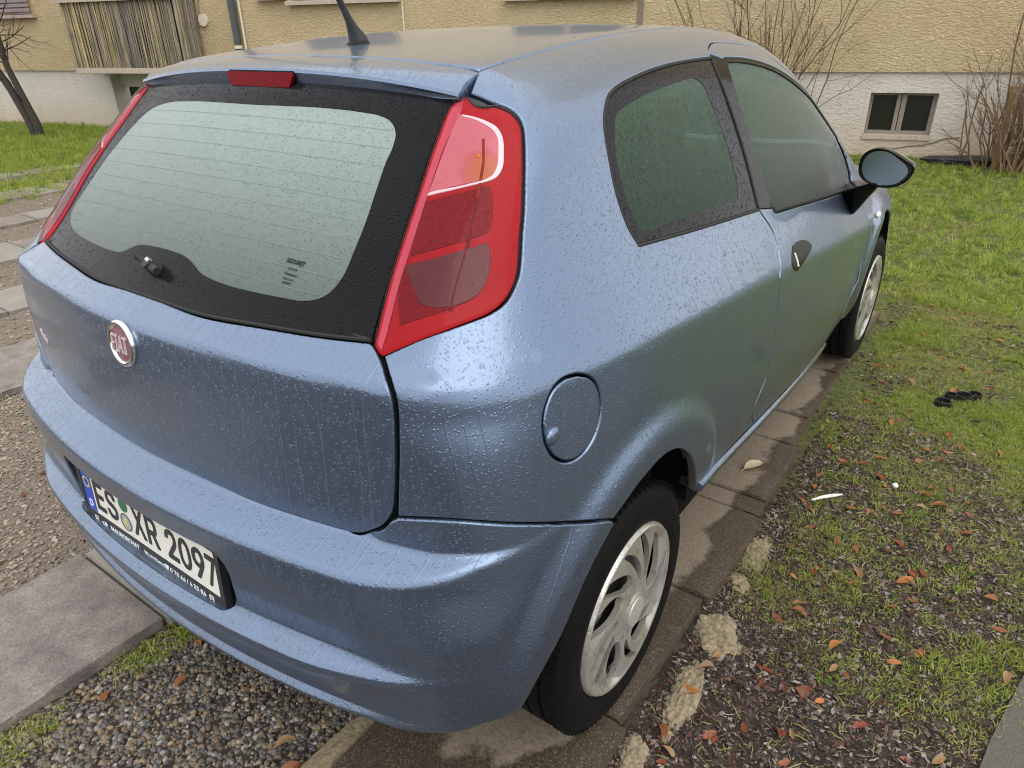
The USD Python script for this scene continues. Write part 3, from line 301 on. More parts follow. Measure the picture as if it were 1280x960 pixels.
"lamp_dark2":"-3612 -5500 11819 -3586 -5558 11837 -3560 -5616 11855 -3533 -5673 11873 -3507 -5730 11891 -3479 -5785 11908 -3450 -5839 11924 -3420 -5892 11940 -3388 -5943 11956 -3356 -5992 11971 -3323 -6040 11985 -3288 -6087 11999 -3252 -6132 12013 -3214 -6177 12027 -3175 -6221 12040 -3134 -6263 12053 -3092 -6303 12065 -3049 -6343 12077 -3005 -6381 12089 -2959 -6418 12100 -2912 -6454 12111 -2864 -6489 12121 -2813 -6523 12131 -2762 -6556 12140 -2777 -6590 12091 -2793 -6624 12041 -2816 -6655 11987 -2843 -6678 11939 -2877 -6699 11888 -2916 -6719 11835 -2956 -6736 11783 -2995 -6751 11736 -3036 -6763 11689 -3078 -6773 11646 -3122 -6779 11605 -3167 -6781 11567 -3215 -6777 11532 -3265 -6769 11500 -3315 -6756 11471 -3364 -6739 11446 -3414 -6717 11425 -3462 -6690 11407 -3510 -6658 11391 -3559 -6621 11377 -3599 -6588 11366 -3640 -6550 11355 -3682 -6508 11344 -3723 -6463 11334 -3760 -6416 11326 -3794 -6367 11321 -3821 -6319 11319 -3846 -6261 11322 -3864 -6202 11330 -3878 -6140 11341 -3890 -6077 11352 -3902 -6012 11361 -3877 -5966 11401 -3853 -5918 11443 -3828 -5870 11484 -3802 -5821 11525 -3776 -5774 11565 -3751 -5728 11606 -3723 -5681 11649 -3696 -5635 11691 -3668 -5590 11734 -3640 -5546 11776 -3612 -5500 11819",
"quarter_a":"-5100 -6298 8110 -5096 -6304 8174 -5092 -6309 8236 -5088 -6315 8298 -5084 -6321 8362 -5080 -6327 8431 -5076 -6334 8506 -5073 -6340 8565 -5069 -6346 8629 -5066 -6353 8696 -5062 -6360 8767 -5058 -6367 8839 -5055 -6375 8913 -5051 -6383 8988 -5048 -6391 9063 -5045 -6398 9138 -5042 -6406 9212 -5039 -6413 9284 -5037 -6420 9353 -5033 -6425 9418 -5029 -6428 9486 -5023 -6431 9553 -5017 -6433 9618 -5009 -6433 9681 -5001 -6433 9743 -4993 -6431 9804 -4986 -6430 9864 -4980 -6429 9923 -4976 -6427 9981 -4972 -6425 10037 -4968 -6421 10090 -4964 -6413 10154 -4958 -6401 10214 -4952 -6386 10270 -4944 -6367 10322 -4928 -6339 10367 -4906 -6303 10405 -4879 -6263 10440 -4845 -6210 10478 -4805 -6150 10511 -4768 -6093 10544 -4733 -6039 10576 -4703 -5992 10605 -4672 -5946 10635 -4645 -5907 10662 -4618 -5867 10690 -4580 -5911 10714 -4541 -5954 10738 -4503 -5998 10762 -4464 -6042 10787 -4426 -6085 10811 -4387 -6128 10835 -4348 -6171 10858 -4309 -6213 10881 -4270 -6254 10903 -4231 -6295 10924 -4193 -6336 10943 -4154 -6377 10962 -4116 -6417 10980 -4077 -6457 10996 -4038 -6496 11012 -3999 -6534 11027 -3959 -6572 11041 -3919 -6609 11055 -3877 -6645 11069 -3835 -6680 11082 -3791 -6714 11096 -3746 -6748 11110 -3698 -6782 11123 -3649 -6817 11135 -3598 -6850 11148 -3547 -6882 11160 -3495 -6912 11172 -3443 -6940 11183 -3392 -6966 11195 -3342 -6988 11208 -3295 -7006 11221 -3232 -7028 11240 -3172 -7045 11260 -3115 -7058 11280 -3059 -7068 11303 -3003 -7074 11330 -2949 -7076 11359 -2897 -7074 11391 -2846 -7070 11426 -2796 -7064 11462 -2748 -7058 11498 -2694 -7049 11540 -2643 -7038 11583 -2592 -7025 11630 -2540 -7007 11684 -2504 -6992 11727 -2467 -6975 11774 -2429 -6955 11826 -2391 -6934 11881 -2353 -6912 11938 -2316 -6890 11995 -2279 -6868 12051 -2244 -6847 12106 -2209 -6828 12156 -2171 -6808 12209 -2134 -6789 12260 -2097 -6771 12309 -2061 -6752 12358 -2025 -6734 12406 -1990 -6714 12455 -1955 -6694 12505 -1920 -6674 12554 -1887 -6654 12602 -1855 -6633 12651 -1823 -6612 12700 -1789 -6589 12750 -1752 -6565 12803 -1713 -6538 12859 -1678 -6515 12907 -1639 -6488 12960 -1596 -6460 13015 -1552 -6430 13074 -1507 -6400 13134 -1462 -6370 13194 -1419 -6340 13254 -1376 -6310 13313 -1336 -6282 13369 -1299 -6254 13422 -1265 -6228 13469 -1236 -6205 13512 -1195 -6171 13570 -1161 -6140 13619 -1133 -6110 13664 -1109 -6077 13708 -1087 -6035 13759 -1073 -5990 13807 -1068 -5942 13850 -1075 -5890 13890 -1092 -5834 13925 -1113 -5776 13955 -1134 -5729 13976 -1160 -5681 13992 -1184 -5630 14007 -1204 -5575 14025 -1219 -5510 14048 -1229 -5440 14073 -1236 -5368 14098 -1242 -5299 14120 -1250 -5223 14141 -1258 -5149 14159 -1263 -5073 14178 -1186 -5046 14231 -1103 -5015 14285 -1015 -4980 14338 -918 -4939 14392 -812 -4890 14445 -691 -4830 14498 -617 -4850 14513 -537 -4865 14528 -447 -4872 14542 -345 -4870 14556 -235 -4863 14569 -122 -4856 14583 -6 -4848 14596 114 -4841 14610 238 -4833 14624 367 -4825 14637 487 -4818 14649 613 -4810 14662 742 -4803 14675 875 -4796 14687 1011 -4789 14700 1151 -4782 14713 1293 -4775 14726 1437 -4768 14739 1583 -4762 14752 1731 -4756 14765 1880 -4750 14778 2030 -4744 14791 2180 -4739 14804 2332 -4733 14816 2488 -4728 14829 2648 -4722 14842 2812 -4716 14855 2978 -4709 14869 3148 -4702 14882 3321 -4694 14894 3495 -4686 14907 3671 -4677 14919 3849 -4668 14932 4027 -4658 14943 4205 -4646 14954 4383 -4635 14965 4589 -4620 14976 4792 -4606 14986 4993 -4592 14996 5195 -4577 15004 5399 -4562 15013 5606 -4545 15021 5820 -4527 15029 6043 -4507 15038 6281 -4482 15048",
"doorgap":"14006 -5176 14371 13480 -5217 14425 13040 -5236 14471 12644 -5249 14511 12243 -5259 14548 11865 -5266 14578 11513 -5269 14603 11186 -5269 14625 10881 -5266 14645 10562 -5262 14665 10255 -5258 14683 9960 -5258 14697 9680 -5264 14705 9410 -5271 14710 9153 -5284 14709 8907 -5317 14693 8641 -5388 14649 8413 -5470 14591 8259 -5546 14530 8143 -5624 14462 8042 -5695 14394 7961 -5771 14315 7896 -5840 14237 7844 -5903 14160 7803 -5961 14083 7772 -6016 14005 7749 -6068 13926 7733 -6118 13845 7725 -6166 13761 7723 -6213 13673 7728 -6258 13582 7738 -6295 13502 7753 -6330 13419 7770 -6367 13334 7788 -6404 13247 7805 -6442 13158 7821 -6480 13067 7838 -6520 12974 7854 -6559 12881 7869 -6600 12786 7883 -6640 12690 7897 -6682 12594 7910 -6723 12497 7922 -6764 12401 7932 -6805 12304 7942 -6847 12207 7949 -6885 12117 7955 -6924 12026 7959 -6963 11935 7962 -7003 11843 7963 -7043 11751 7963 -7084 11658 7962 -7125 11565 7959 -7166 11472 7955 -7208 11378 7950 -7250 11284 7945 -7292 11191 7938 -7335 11097 7932 -7378 11003 7924 -7421 10909 7917 -7464 10815 7909 -7508 10722 7902 -7551 10629 7990 -7596 10527 8087 -7642 10423 8184 -7689 10318 8274 -7735 10213 8349 -7782 10110 8402 -7827 10011 8431 -7875 9909 8438 -7923 9810 8428 -7969 9714 8406 -8015 9622 8379 -8060 9532 8347 -8100 9454 8303 -8138 9380 8254 -8176 9308 8202 -8213 9237 8153 -8251 9165 8034 -8292 9092 7939 -8327 9009 7881 -8352 8914 7872 -8365 8802 7882 -8373 8684 7893 -8381 8565 7905 -8388 8446 7918 -8395 8329 7931 -8401 8214 7943 -8406 8102 7954 -8410 7995 7963 -8414 7894 7970 -8418 7776 7974 -8421 7665 7977 -8424 7559 7977 -8426 7457 7977 -8427 7358 7976 -8429 7260 7976 -8429 7161 7976 -8430 7043 7975 -8430 6930 7972 -8429 6819 7969 -8428 6706 7965 -8426 6587 7966 -8424 6466 7973 -8420 6337 7980 -8416 6204 7983 -8411 6072 7976 -8406 5948 7953 -8400 5836 7904 -8395 5736 7836 -8390 5650 7757 -8385 5572 7678 -8380 5497 7609 -8375 5420 7537 -8369 5334 7465 -8363 5252 7404 -8356 5168 7366 -8349 5078 7334 -8339 4972 7327 -8329 4858 7400 -8315 4717 7642 -8292 4495 7959 -8263 4241",
"archlip":"4194 -7982 3119 3668 -8162 3638 3523 -8210 3862 3446 -8236 4033 3372 -8261 4199 3283 -8290 4372 3181 -8322 4549 3069 -8356 4726 2939 -8395 4920 2813 -8432 5104 2687 -8468 5282 2557 -8502 5458 2418 -8534 5637 2244 -8570 5860 2080 -8599 6074 1920 -8619 6272 1756 -8631 6452 1601 -8636 6600 1434 -8639 6745 1262 -8640 6878 1092 -8640 6990 909 -8640 7088 722 -8639 7166 535 -8639 7229 353 -8638 7276 230 -8637 7299 106 -8635 7311 -17 -8633 7314 -138 -8630 7311 -256 -8627 7302 -370 -8623 7288 -480 -8619 7273 -585 -8615 7256 -684 -8611 7239 -777 -8606 7221 -868 -8602 7199 -955 -8597 7173 -1040 -8592 7146 -1121 -8587 7117 -1198 -8582 7088 -1272 -8577 7060 -1341 -8572 7033 -1407 -8567 7009 -1485 -8561 6982 -1555 -8555 6958 -1621 -8549 6935 -1685 -8544 6908 -1751 -8538 6876 -1811 -8532 6840 -1871 -8526 6801 -1931 -8520 6759 -1990 -8513 6713 -2048 -8507 6666 -2107 -8500 6616 -2164 -8493 6565 -2215 -8487 6519 -2265 -8480 6472 -2314 -8473 6424 -2363 -8466 6374 -2412 -8459 6322 -2461 -8452 6268 -2510 -8444 6211 -2559 -8436 6151 -2608 -8427 6087 -2645 -8421 6037 -2682 -8414 5983 -2718 -8406 5926 -2755 -8399 5866 -2791 -8391 5804 -2827 -8382 5740 -2864 -8374 5674 -2900 -8365 5607 -2936 -8355 5539 -2972 -8346 5471 -3008 -8336 5403 -3044 -8326 5337 -3080 -8316 5271 -3117 -8306 5208 -3153 -8296 5146 -3189 -8286 5088 -3232 -8274 5023 -3276 -8261 4958 -3321 -8249 4895 -3365 -8236 4834 -3410 -8223 4773 -3455 -8210 4714 -3498 -8196 4654 -3539 -8181 4594 -3578 -8166 4533 -3616 -8150 4472 -3652 -8133 4411 -3686 -8116 4350 -3726 -8095 4277 -3764 -8073 4207 -3800 -8050 4136 -3832 -8026 4062 -3861 -7999 3986 -3885 -7970 3903 -3902 -7937 3812 -3911 -7898 3707 -3909 -7852 3583 -3889 -7794 3434 -3831 -7708 3225",
"seam_bumper":"-5102 -6296 8078 -5083 -6363 8091 -5065 -6428 8105 -5046 -6494 8118 -5027 -6558 8131 -5009 -6622 8144 -4990 -6685 8157 -4971 -6749 8169 -4951 -6810 8180 -4930 -6871 8190 -4907 -6931 8198 -4883 -6989 8205 -4857 -7047 8210 -4830 -7104 8214 -4801 -7161 8216 -4774 -7212 8217 -4744 -7263 8215 -4712 -7313 8213 -4679 -7363 8208 -4644 -7412 8202 -4608 -7460 8194 -4569 -7508 8185 -4529 -7554 8173 -4487 -7599 8161 -4444 -7642 8147 -4399 -7684 8131 -4352 -7724 8114 -4304 -7763 8095 -4254 -7800 8076 -4203 -7835 8055 -4150 -7868 8033 -4096 -7899 8010 -4034 -7932 7983 -3970 -7962 7954 -3903 -7990 7923 -3834 -8016 7890 -3761 -8039 7854 -3686 -8060 7816 -3605 -8078 7774 -3521 -8094 7728 -3434 -8109 7681 -3345 -8125 7634 -3254 -8140 7585 -3161 -8155 7534 -3064 -8170 7482 -2963 -8185 7428 -2865 -8203 7377 -2784 -8232 7342 -2710 -8267 7315 -2640 -8304 7292 -2570 -8342 7270 -2499 -8380 7247 -2426 -8417 7223 -2348 -8452 7194 -2259 -8482 7157 -2144 -8499 7097 -2019 -8512 7029 -1891 -8525 6959",
"qwin":"1006 -7373 11300 979 -7341 11364 948 -7311 11427 918 -7281 11491 889 -7251 11555 863 -7220 11621 843 -7188 11690 830 -7161 11751 820 -7132 11814 812 -7104 11880 806 -7075 11947 802 -7045 12015 800 -7016 12083 801 -6987 12150 803 -6959 12216 807 -6931 12281 814 -6902 12348 824 -6873 12415 837 -6844 12482 853 -6815 12548 870 -6786 12614 888 -6758 12679 906 -6729 12744 924 -6701 12808 940 -6674 12870 957 -6647 12933 975 -6620 12995 993 -6592 13058 1012 -6565 13119 1033 -6538 13177 1057 -6512 13233 1084 -6486 13285 1117 -6455 13343 1152 -6426 13398 1189 -6397 13449 1231 -6368 13499 1277 -6339 13547 1332 -6308 13596 1391 -6278 13643 1456 -6248 13689 1530 -6216 13736 1620 -6178 13790 1720 -6138 13845 1831 -6098 13899 1951 -6063 13946 2071 -6035 13982 2199 -6011 14014 2335 -5989 14043 2480 -5969 14070 2630 -5950 14096 2789 -5933 14120 2956 -5917 14143 3133 -5902 14165 3318 -5887 14186 3484 -5874 14205 3660 -5861 14224 3844 -5847 14243 4035 -5834 14261 4232 -5822 14279 4432 -5810 14295 4634 -5798 14309 4845 -5788 14323 5061 -5778 14334 5282 -5769 14344 5508 -5761 14353 5739 -5753 14361 5974 -5745 14369 6215 -5738 14375 6433 -5732 14380 6656 -5727 14383 6882 -5722 14385 7113 -5718 14387 7350 -5713 14388 7592 -5709 14389 7840 -5703 14390 8095 -5696 14392 8020 -5772 14313 7961 -5841 14235 7916 -5904 14157 7881 -5962 14079 7857 -6017 14001 7840 -6069 13921 7830 -6119 13839 7827 -6167 13754 7831 -6214 13666 7840 -6259 13574 7853 -6296 13493 7872 -6331 13410 7891 -6368 13324 7910 -6405 13236 7928 -6443 13146 7946 -6482 13055 7963 -6522 12962 7980 -6562 12867 7995 -6603 12772 8009 -6643 12676 8022 -6685 12579 8034 -6726 12482 8044 -6768 12385 8053 -6809 12289 8059 -6850 12192 8064 -6890 12098 8067 -6931 12004 8067 -6972 11909 8065 -7013 11814 8061 -7055 11719 8055 -7097 11623 8047 -7139 11527 8038 -7182 11431 8028 -7225 11335 8016 -7269 11239 8004 -7313 11142 7991 -7357 11046 7978 -7401 10950 7964 -7445 10854 7951 -7490 10758 7938 -7535 10663 7640 -7530 10689 7350 -7526 10715 7068 -7522 10740 6793 -7518 10765 6526 -7514 10788 6265 -7510 10811 6011 -7505 10833 5762 -7500 10854 5519 -7495 10875 5280 -7489 10896 5047 -7484 10916 4817 -7478 10936 4591 -7472 10956 4368 -7466 10975 4148 -7459 10995 3942 -7453 11014 3739 -7447 11032 3538 -7441 11051 3339 -7435 11070 3143 -7429 11088 2950 -7424 11107 2759 -7418 11125 2571 -7412 11144 2385 -7407 11162 2202 -7402 11180 2023 -7397 11198 1845 -7393 11216 1671 -7388 11233 1500 -7384 11250 1332 -7380 11267 1167 -7377 11284 1006 -7373 11300",
"qclear":"1725 -6371 13489 1797 -6343 13537 1872 -6315 13585 1962 -6289 13626 2073 -6270 13658 2201 -6254 13684 2357 -6238 13710 2483 -6226 13730 2628 -6213 13751 2791 -6199 13774 2967 -6186 13797 3152 -6172 13819 3342 -6159 13842 3533 -6146 13863 3720 -6135 13881 3911 -6124 13899 4112 -6114 13915 4320 -6105 13931 4531 -6095 13945 4742 -6086 13959 4949 -6078 13970 5146 -6070 13981 5329 -6063 13990 5552 -6053 14002 5760 -6043 14014 5950 -6038 14019 6121 -6040 14012 6303 -6054 13989 6457 -6077 13951 6575 -6110 13897 6630 -6143 13842 6656 -6181 13774 6666 -6223 13698 6677 -6265 13615 6701 -6307 13528 6730 -6338 13458 6763 -6370 13381 6797 -6404 13301 6830 -6439 13217 6862 -6476 13130 6893 -6513 13043 6921 -6550 12955 6946 -6587 12868 6968 -6623 12783 6988 -6662 12692 7006 -6701 12600 7020 -6740 12508 7032 -6779 12417 7040 -6818 12325 7046 -6857 12234 7048 -6896 12144 7048 -6935 12053 7046 -6973 11964 7043 -7013 11871 7037 -7054 11777 7027 -7095 11685 7012 -7134 11596 6991 -7171 11514 6963 -7204 11441 6928 -7233 11379 6874 -7268 11304 6808 -7296 11244 6700 -7316 11205 6538 -7325 11194 6336 -7326 11203 6111 -7325 11215 5923 -7325 11223 5720 -7323 11234 5505 -7321 11246 5281 -7319 11259 5052 -7315 11273 4818 -7312 11286 4635 -7310 11296 4442 -7308 11306 4242 -7305 11317 4039 -7302 11327 3834 -7300 11338 3631 -7297 11349 3432 -7294 11360 3238 -7292 11371 3052 -7289 11382 2875 -7286 11393 2710 -7284 11403 2525 -7282 11414 2336 -7282 11421 2151 -7282 11426 1974 -7283 11433 1810 -7282 11443 1665 -7278 11456 1543 -7271 11476 1449 -7260 11505 1374 -7241 11550 1332 -7216 11604 1311 -7188 11664 1298 -7159 11729 1282 -7130 11795 1265 -7105 11851 1253 -7080 11910 1243 -7053 11972 1236 -7026 12036 1232 -6998 12100 1229 -6970 12166 1229 -6942 12231 1229 -6914 12296 1230 -6888 12358 1231 -6861 12421 1234 -6833 12485 1238 -6806 12548 1244 -6778 12613 1254 -6750 12677 1266 -6722 12742 1283 -6694 12806 1304 -6666 12870 1330 -6639 12931 1361 -6612 12993 1396 -6585 13055 1435 -6557 13117 1477 -6529 13179 1522 -6500 13241 1571 -6469 13303 1621 -6438 13365 1673 -6405 13427 1725 -6371 13489",
"dwin":"9013 -5800 14250 9252 -5800 14239 9498 -5798 14230 9751 -5796 14219 10014 -5795 14206 10289 -5797 14186 10549 -5802 14163 10828 -5808 14136 11119 -5816 14105 11421 -5824 14070 11726 -5834 14032 12031 -5844 13989 12328 -5854 13944 12647 -5868 13890 12960 -5883 13831 13268 -5900 13768 13575 -5919 13699 13884 -5939 13625 14200 -5960 13546 14499 -5979 13467 14805 -5998 13382 15120 -6017 13291 15446 -6035 13195 15783 -6050 13092 16131 -6065 12984 16491 -6078 12870 16852 -6086 12754 17259 -6086 12628 20067 -6505 11100 19938 -6619 10991 19953 -6697 10866 19994 -6765 10740 20048 -6835 10602 20101 -6899 10465 20149 -6960 10331 20187 -7019 10198 20199 -7078 10068 20186 -7140 9941 20140 -7200 9823 20059 -7262 9711 19957 -7323 9602 19843 -7385 9496 19730 -7447 9391 19626 -7509 9284 18908 -7534 9368 18243 -7555 9445 17617 -7573 9516 17015 -7588 9584 16424 -7599 9650 15833 -7608 9717 15329 -7614 9774 14821 -7618 9832 14315 -7621 9890 13820 -7622 9947 13340 -7621 10002 12880 -7619 10054 12441 -7617 10103 12026 -7615 10150 11638 -7612 10192 11222 -7610 10238 10828 -7607 10281 10453 -7604 10321 10093 -7601 10360 9746 -7598 10397 9409 -7594 10433 9080 -7590 10467 9069 -7547 10561 9058 -7504 10654 9046 -7462 10746 9033 -7421 10838 9020 -7379 10930 9007 -7338 11023 8995 -7296 11117 8983 -7253 11212 8973 -7210 11309 8964 -7170 11401 8957 -7129 11494 8950 -7088 11588 8944 -7046 11683 8938 -7004 11780 8932 -6962 11876 8925 -6921 11973 8918 -6880 12069 8909 -6839 12165 8900 -6798 12260 8889 -6759 12353 8876 -6717 12451 8862 -6675 12549 8848 -6634 12645 8832 -6593 12741 8817 -6552 12837 8801 -6512 12932 8786 -6471 13027 8770 -6431 13122 8756 -6391 13217 8742 -6350 13312 8731 -6313 13399 8720 -6276 13487 8715 -6236 13574 8719 -6194 13660 8730 -6149 13746 8751 -6100 13831 8781 -6049 13915 8821 -5993 14000 8872 -5934 14083 8936 -5869 14167 9013 -5800 14250",
"fuel":"-2360 -8036 10024 -2284 -8058 9989 -2204 -8078 9952 -2130 -8096 9909 -2065 -8112 9860 -2006 -8128 9805 -1956 -8142 9744 -1920 -8155 9683 -1891 -8167 9617 -1868 -8178 9549 -1852 -8189 9482 -1843 -8198 9412 -1842 -8206 9344 -1847 -8213 9276 -1857 -8219 9209 -1872 -8224 9142 -1892 -8228 9076 -1917 -8231 9013 -1947 -8233 8951 -1976 -8234 8903 -2008 -8235 8855 -2043 -8234 8810 -2082 -8233 8768 -2124 -8232 8730 -2177 -8229 8689 -2234 -8225 8654 -2295 -8220 8624 -2360 -8214 8600 -2428 -8207 8583 -2500 -8200 8571 -2574 -8191 8566 -2650 -8181 8571 -2748 -8167 8591 -2847 -8152 8624 -2940 -8136 8670 -3024 -8120 8732 -3100 -8104 8806 -3166 -8089 8883 -3208 -8078 8945 -3244 -8067 9009 -3273 -8057 9073 -3296 -8047 9136 -3314 -8037 9201 -3325 -8027 9267 -3331 -8017 9331 -3331 -8007 9394 -3328 -7999 9447 -3320 -7991 9501 -3310 -7984 9553 -3295 -7977 9603 -3278 -7971 9651 -3251 -7965 9707 -3218 -7961 9761 -3181 -7958 9812 -3141 -7956 9859 -3096 -7955 9904 -3048 -7955 9947 -2994 -7956 9985 -2934 -7958 10015 -2871 -7961 10036 -2803 -7965 10051 -2732 -7972 10061 -2659 -7981 10065 -2587 -7992 10061 -2512 -8007 10051 -2437 -8022 10037 -2360 -8036 10024",
"handle":"9612 -8096 9357 9847 -8086 9357 10087 -8076 9357 10337 -8073 9339 10629 -8083 9293 10935 -8101 9226 11183 -8127 9151 11413 -8177 9025 11476 -8231 8908 11327 -8265 8853 11057 -8295 8818 10785 -8320 8788 10549 -8340 8756 10313 -8355 8727 10083 -8365 8702 9854 -8373 8670 9630 -8376 8642 9426 -8375 8658 9232 -8366 8750 9111 -8344 8858 9081 -8314 8950 9129 -8272 9039 9212 -8228 9121 9294 -8195 9181 9396 -8162 9240 9505 -8129 9298 9612 -8096 9357",
"roofseam_c":"-706 -4752 14511 -721 -4682 14520 -732 -4612 14529 -740 -4539 14538 -746 -4462 14546 -749 -4381 14555 -748 -4291 14563 -747 -4193 14571 -745 -4117 14578 -744 -4036 14584 -742 -3951 14590 -740 -3863 14597 -737 -3772 14604 -735 -3678 14610 -731 -3582 14617 -728 -3483 14623 -724 -3382 14630 -720 -3279 14636 -716 -3176 14642 -712 -3072 14647 -708 -2968 14653 -704 -2870 14658 -700 -2771 14662 -697 -2670 14667 -694 -2568 14671 -691 -2464 14675 -687 -2359 14679 -684 -2252 14682 -680 -2144 14686 -675 -2033 14689 -669 -1921 14693 -662 -1806 14696 -653 -1688 14700 -642 -1568 14703 -629 -1445 14707 -614 -1318 14710"}

XPA=lut([.25,.372,.383,.390,.398,.42,.485,.496,.508,.524,.535,.60,.68,.80],[-.640,-.660,-.666,-.662,-.655,-.658,-.683,-.691,-.690,-.660,-.652,-.660,-.669,-.669],.2,.85,1301,1)
XPB=lut([.25,.37,.45,.53,.60,.68,.80],[-.645,-.655,-.656,-.657,-.661,-.668,-.668],.2,.85,1301,2)
def FB(x, y, z):
    ay = np.abs(y); f = 1-sstep(.46, .80, ay)
    xr = XPA(z)*f + XPB(z)*(1-f) + .20*ay*ay
    p = smax((ay-W(x, z)-.004)*.92, xr-x, .11+.06*sstep(.58, .70, z))
    dep = np.clip(-.598+.215*ay*ay-x, 0, .2)
    p = smax(p, z-(.752-.40*dep), .014)
    return smin(F(x, y, z)-.004+.009*sstep(.738, .750, z)*(1-sstep(.565, .61, ay)), p, .012)
def pk(k): return np.array(list(map(int, PICKS[k].split())), float).reshape(-1, 3)/10000
def side(pts, Fn=F):
    pts = np.asarray(pts, float); O = np.stack([pts[:, 0], -1.3+0*pts[:, 0], pts[:, 1]], 1); return hit(Fn, O, np.array([[0, 1., 0]]), 0, 1.2, n=240)
def top(pts, Fn=F):
    pts = np.asarray(pts, float); O = np.stack([pts[:, 0], pts[:, 1], 2+0*pts[:, 0]], 1); return hit(Fn, O, np.array([[0, 0, -1.]]), 0, 1.6, n=240)
def dense(P, step=.02):
    P = np.asarray(P, float); out = []
    for a, b in zip(P[:-1], P[1:]):
        k = max(1, int(np.linalg.norm(b-a)/step)); out += [a+(b-a)*i/k for i in range(k)]
    return np.array(out+[P[-1]])
class Planar:
    def __init__(s, d):
        s.d = np.array(d, float)/np.linalg.norm(d); a = np.array([0, 0, 1.]) if abs(s.d[2]) < .9 else np.array([0, 1., 0])
        s.e1 = np.cross(a, s.d); s.e1 /= np.linalg.norm(s.e1); s.e2 = np.cross(s.d, s.e1)
    def to2(s, P): return np.stack([P@s.e1, P@s.e2], 1)
    def shoot(s, q, P, Fn):
        c = (P@s.d); c0, c1 = c.max()+.12, c.min()-.25
        return hit(Fn, q[:, :1]*s.e1+q[:, 1:]*s.e2+s.d*c0, -s.d[None], 0, c0-c1, n=90)
class Radial:
    """bearing about the car's axis and height; heights stretched where the bumper steps"""
    Z = np.array([.30, .37, .40, .48, .53, .69, .77, .86]); S = np.array([1, 2.5, 1, 2.5, 1, 5, 1.5]); T = np.concatenate([[0], np.cumsum(np.diff(Z)*S)])
    def to2(s, P): return np.stack([np.arctan2(-P[:, 1], -P[:, 0])*.7, np.interp(P[:, 2], s.Z, s.T)], 1)
    def shoot(s, q, P, Fn):
        th = q[:, 0]/.7; z = np.interp(q[:, 1], s.T, s.Z); D = np.stack([-np.cos(th), -np.sin(th), 0*th], 1)
        return hit(Fn, np.stack([0*z, 0*z, z], 1)+D*1.0, -D, 0, .6, n=140)
def loops(poly): return [poly.exterior]+list(poly.interiors)
def seg_ring(r, s):
    c = np.array(shapely.segmentize(r, s).coords)[:-1]
    keep = np.r_[True, np.linalg.norm(np.diff(c, axis=0), axis=1) > s*.2]; return c[keep]
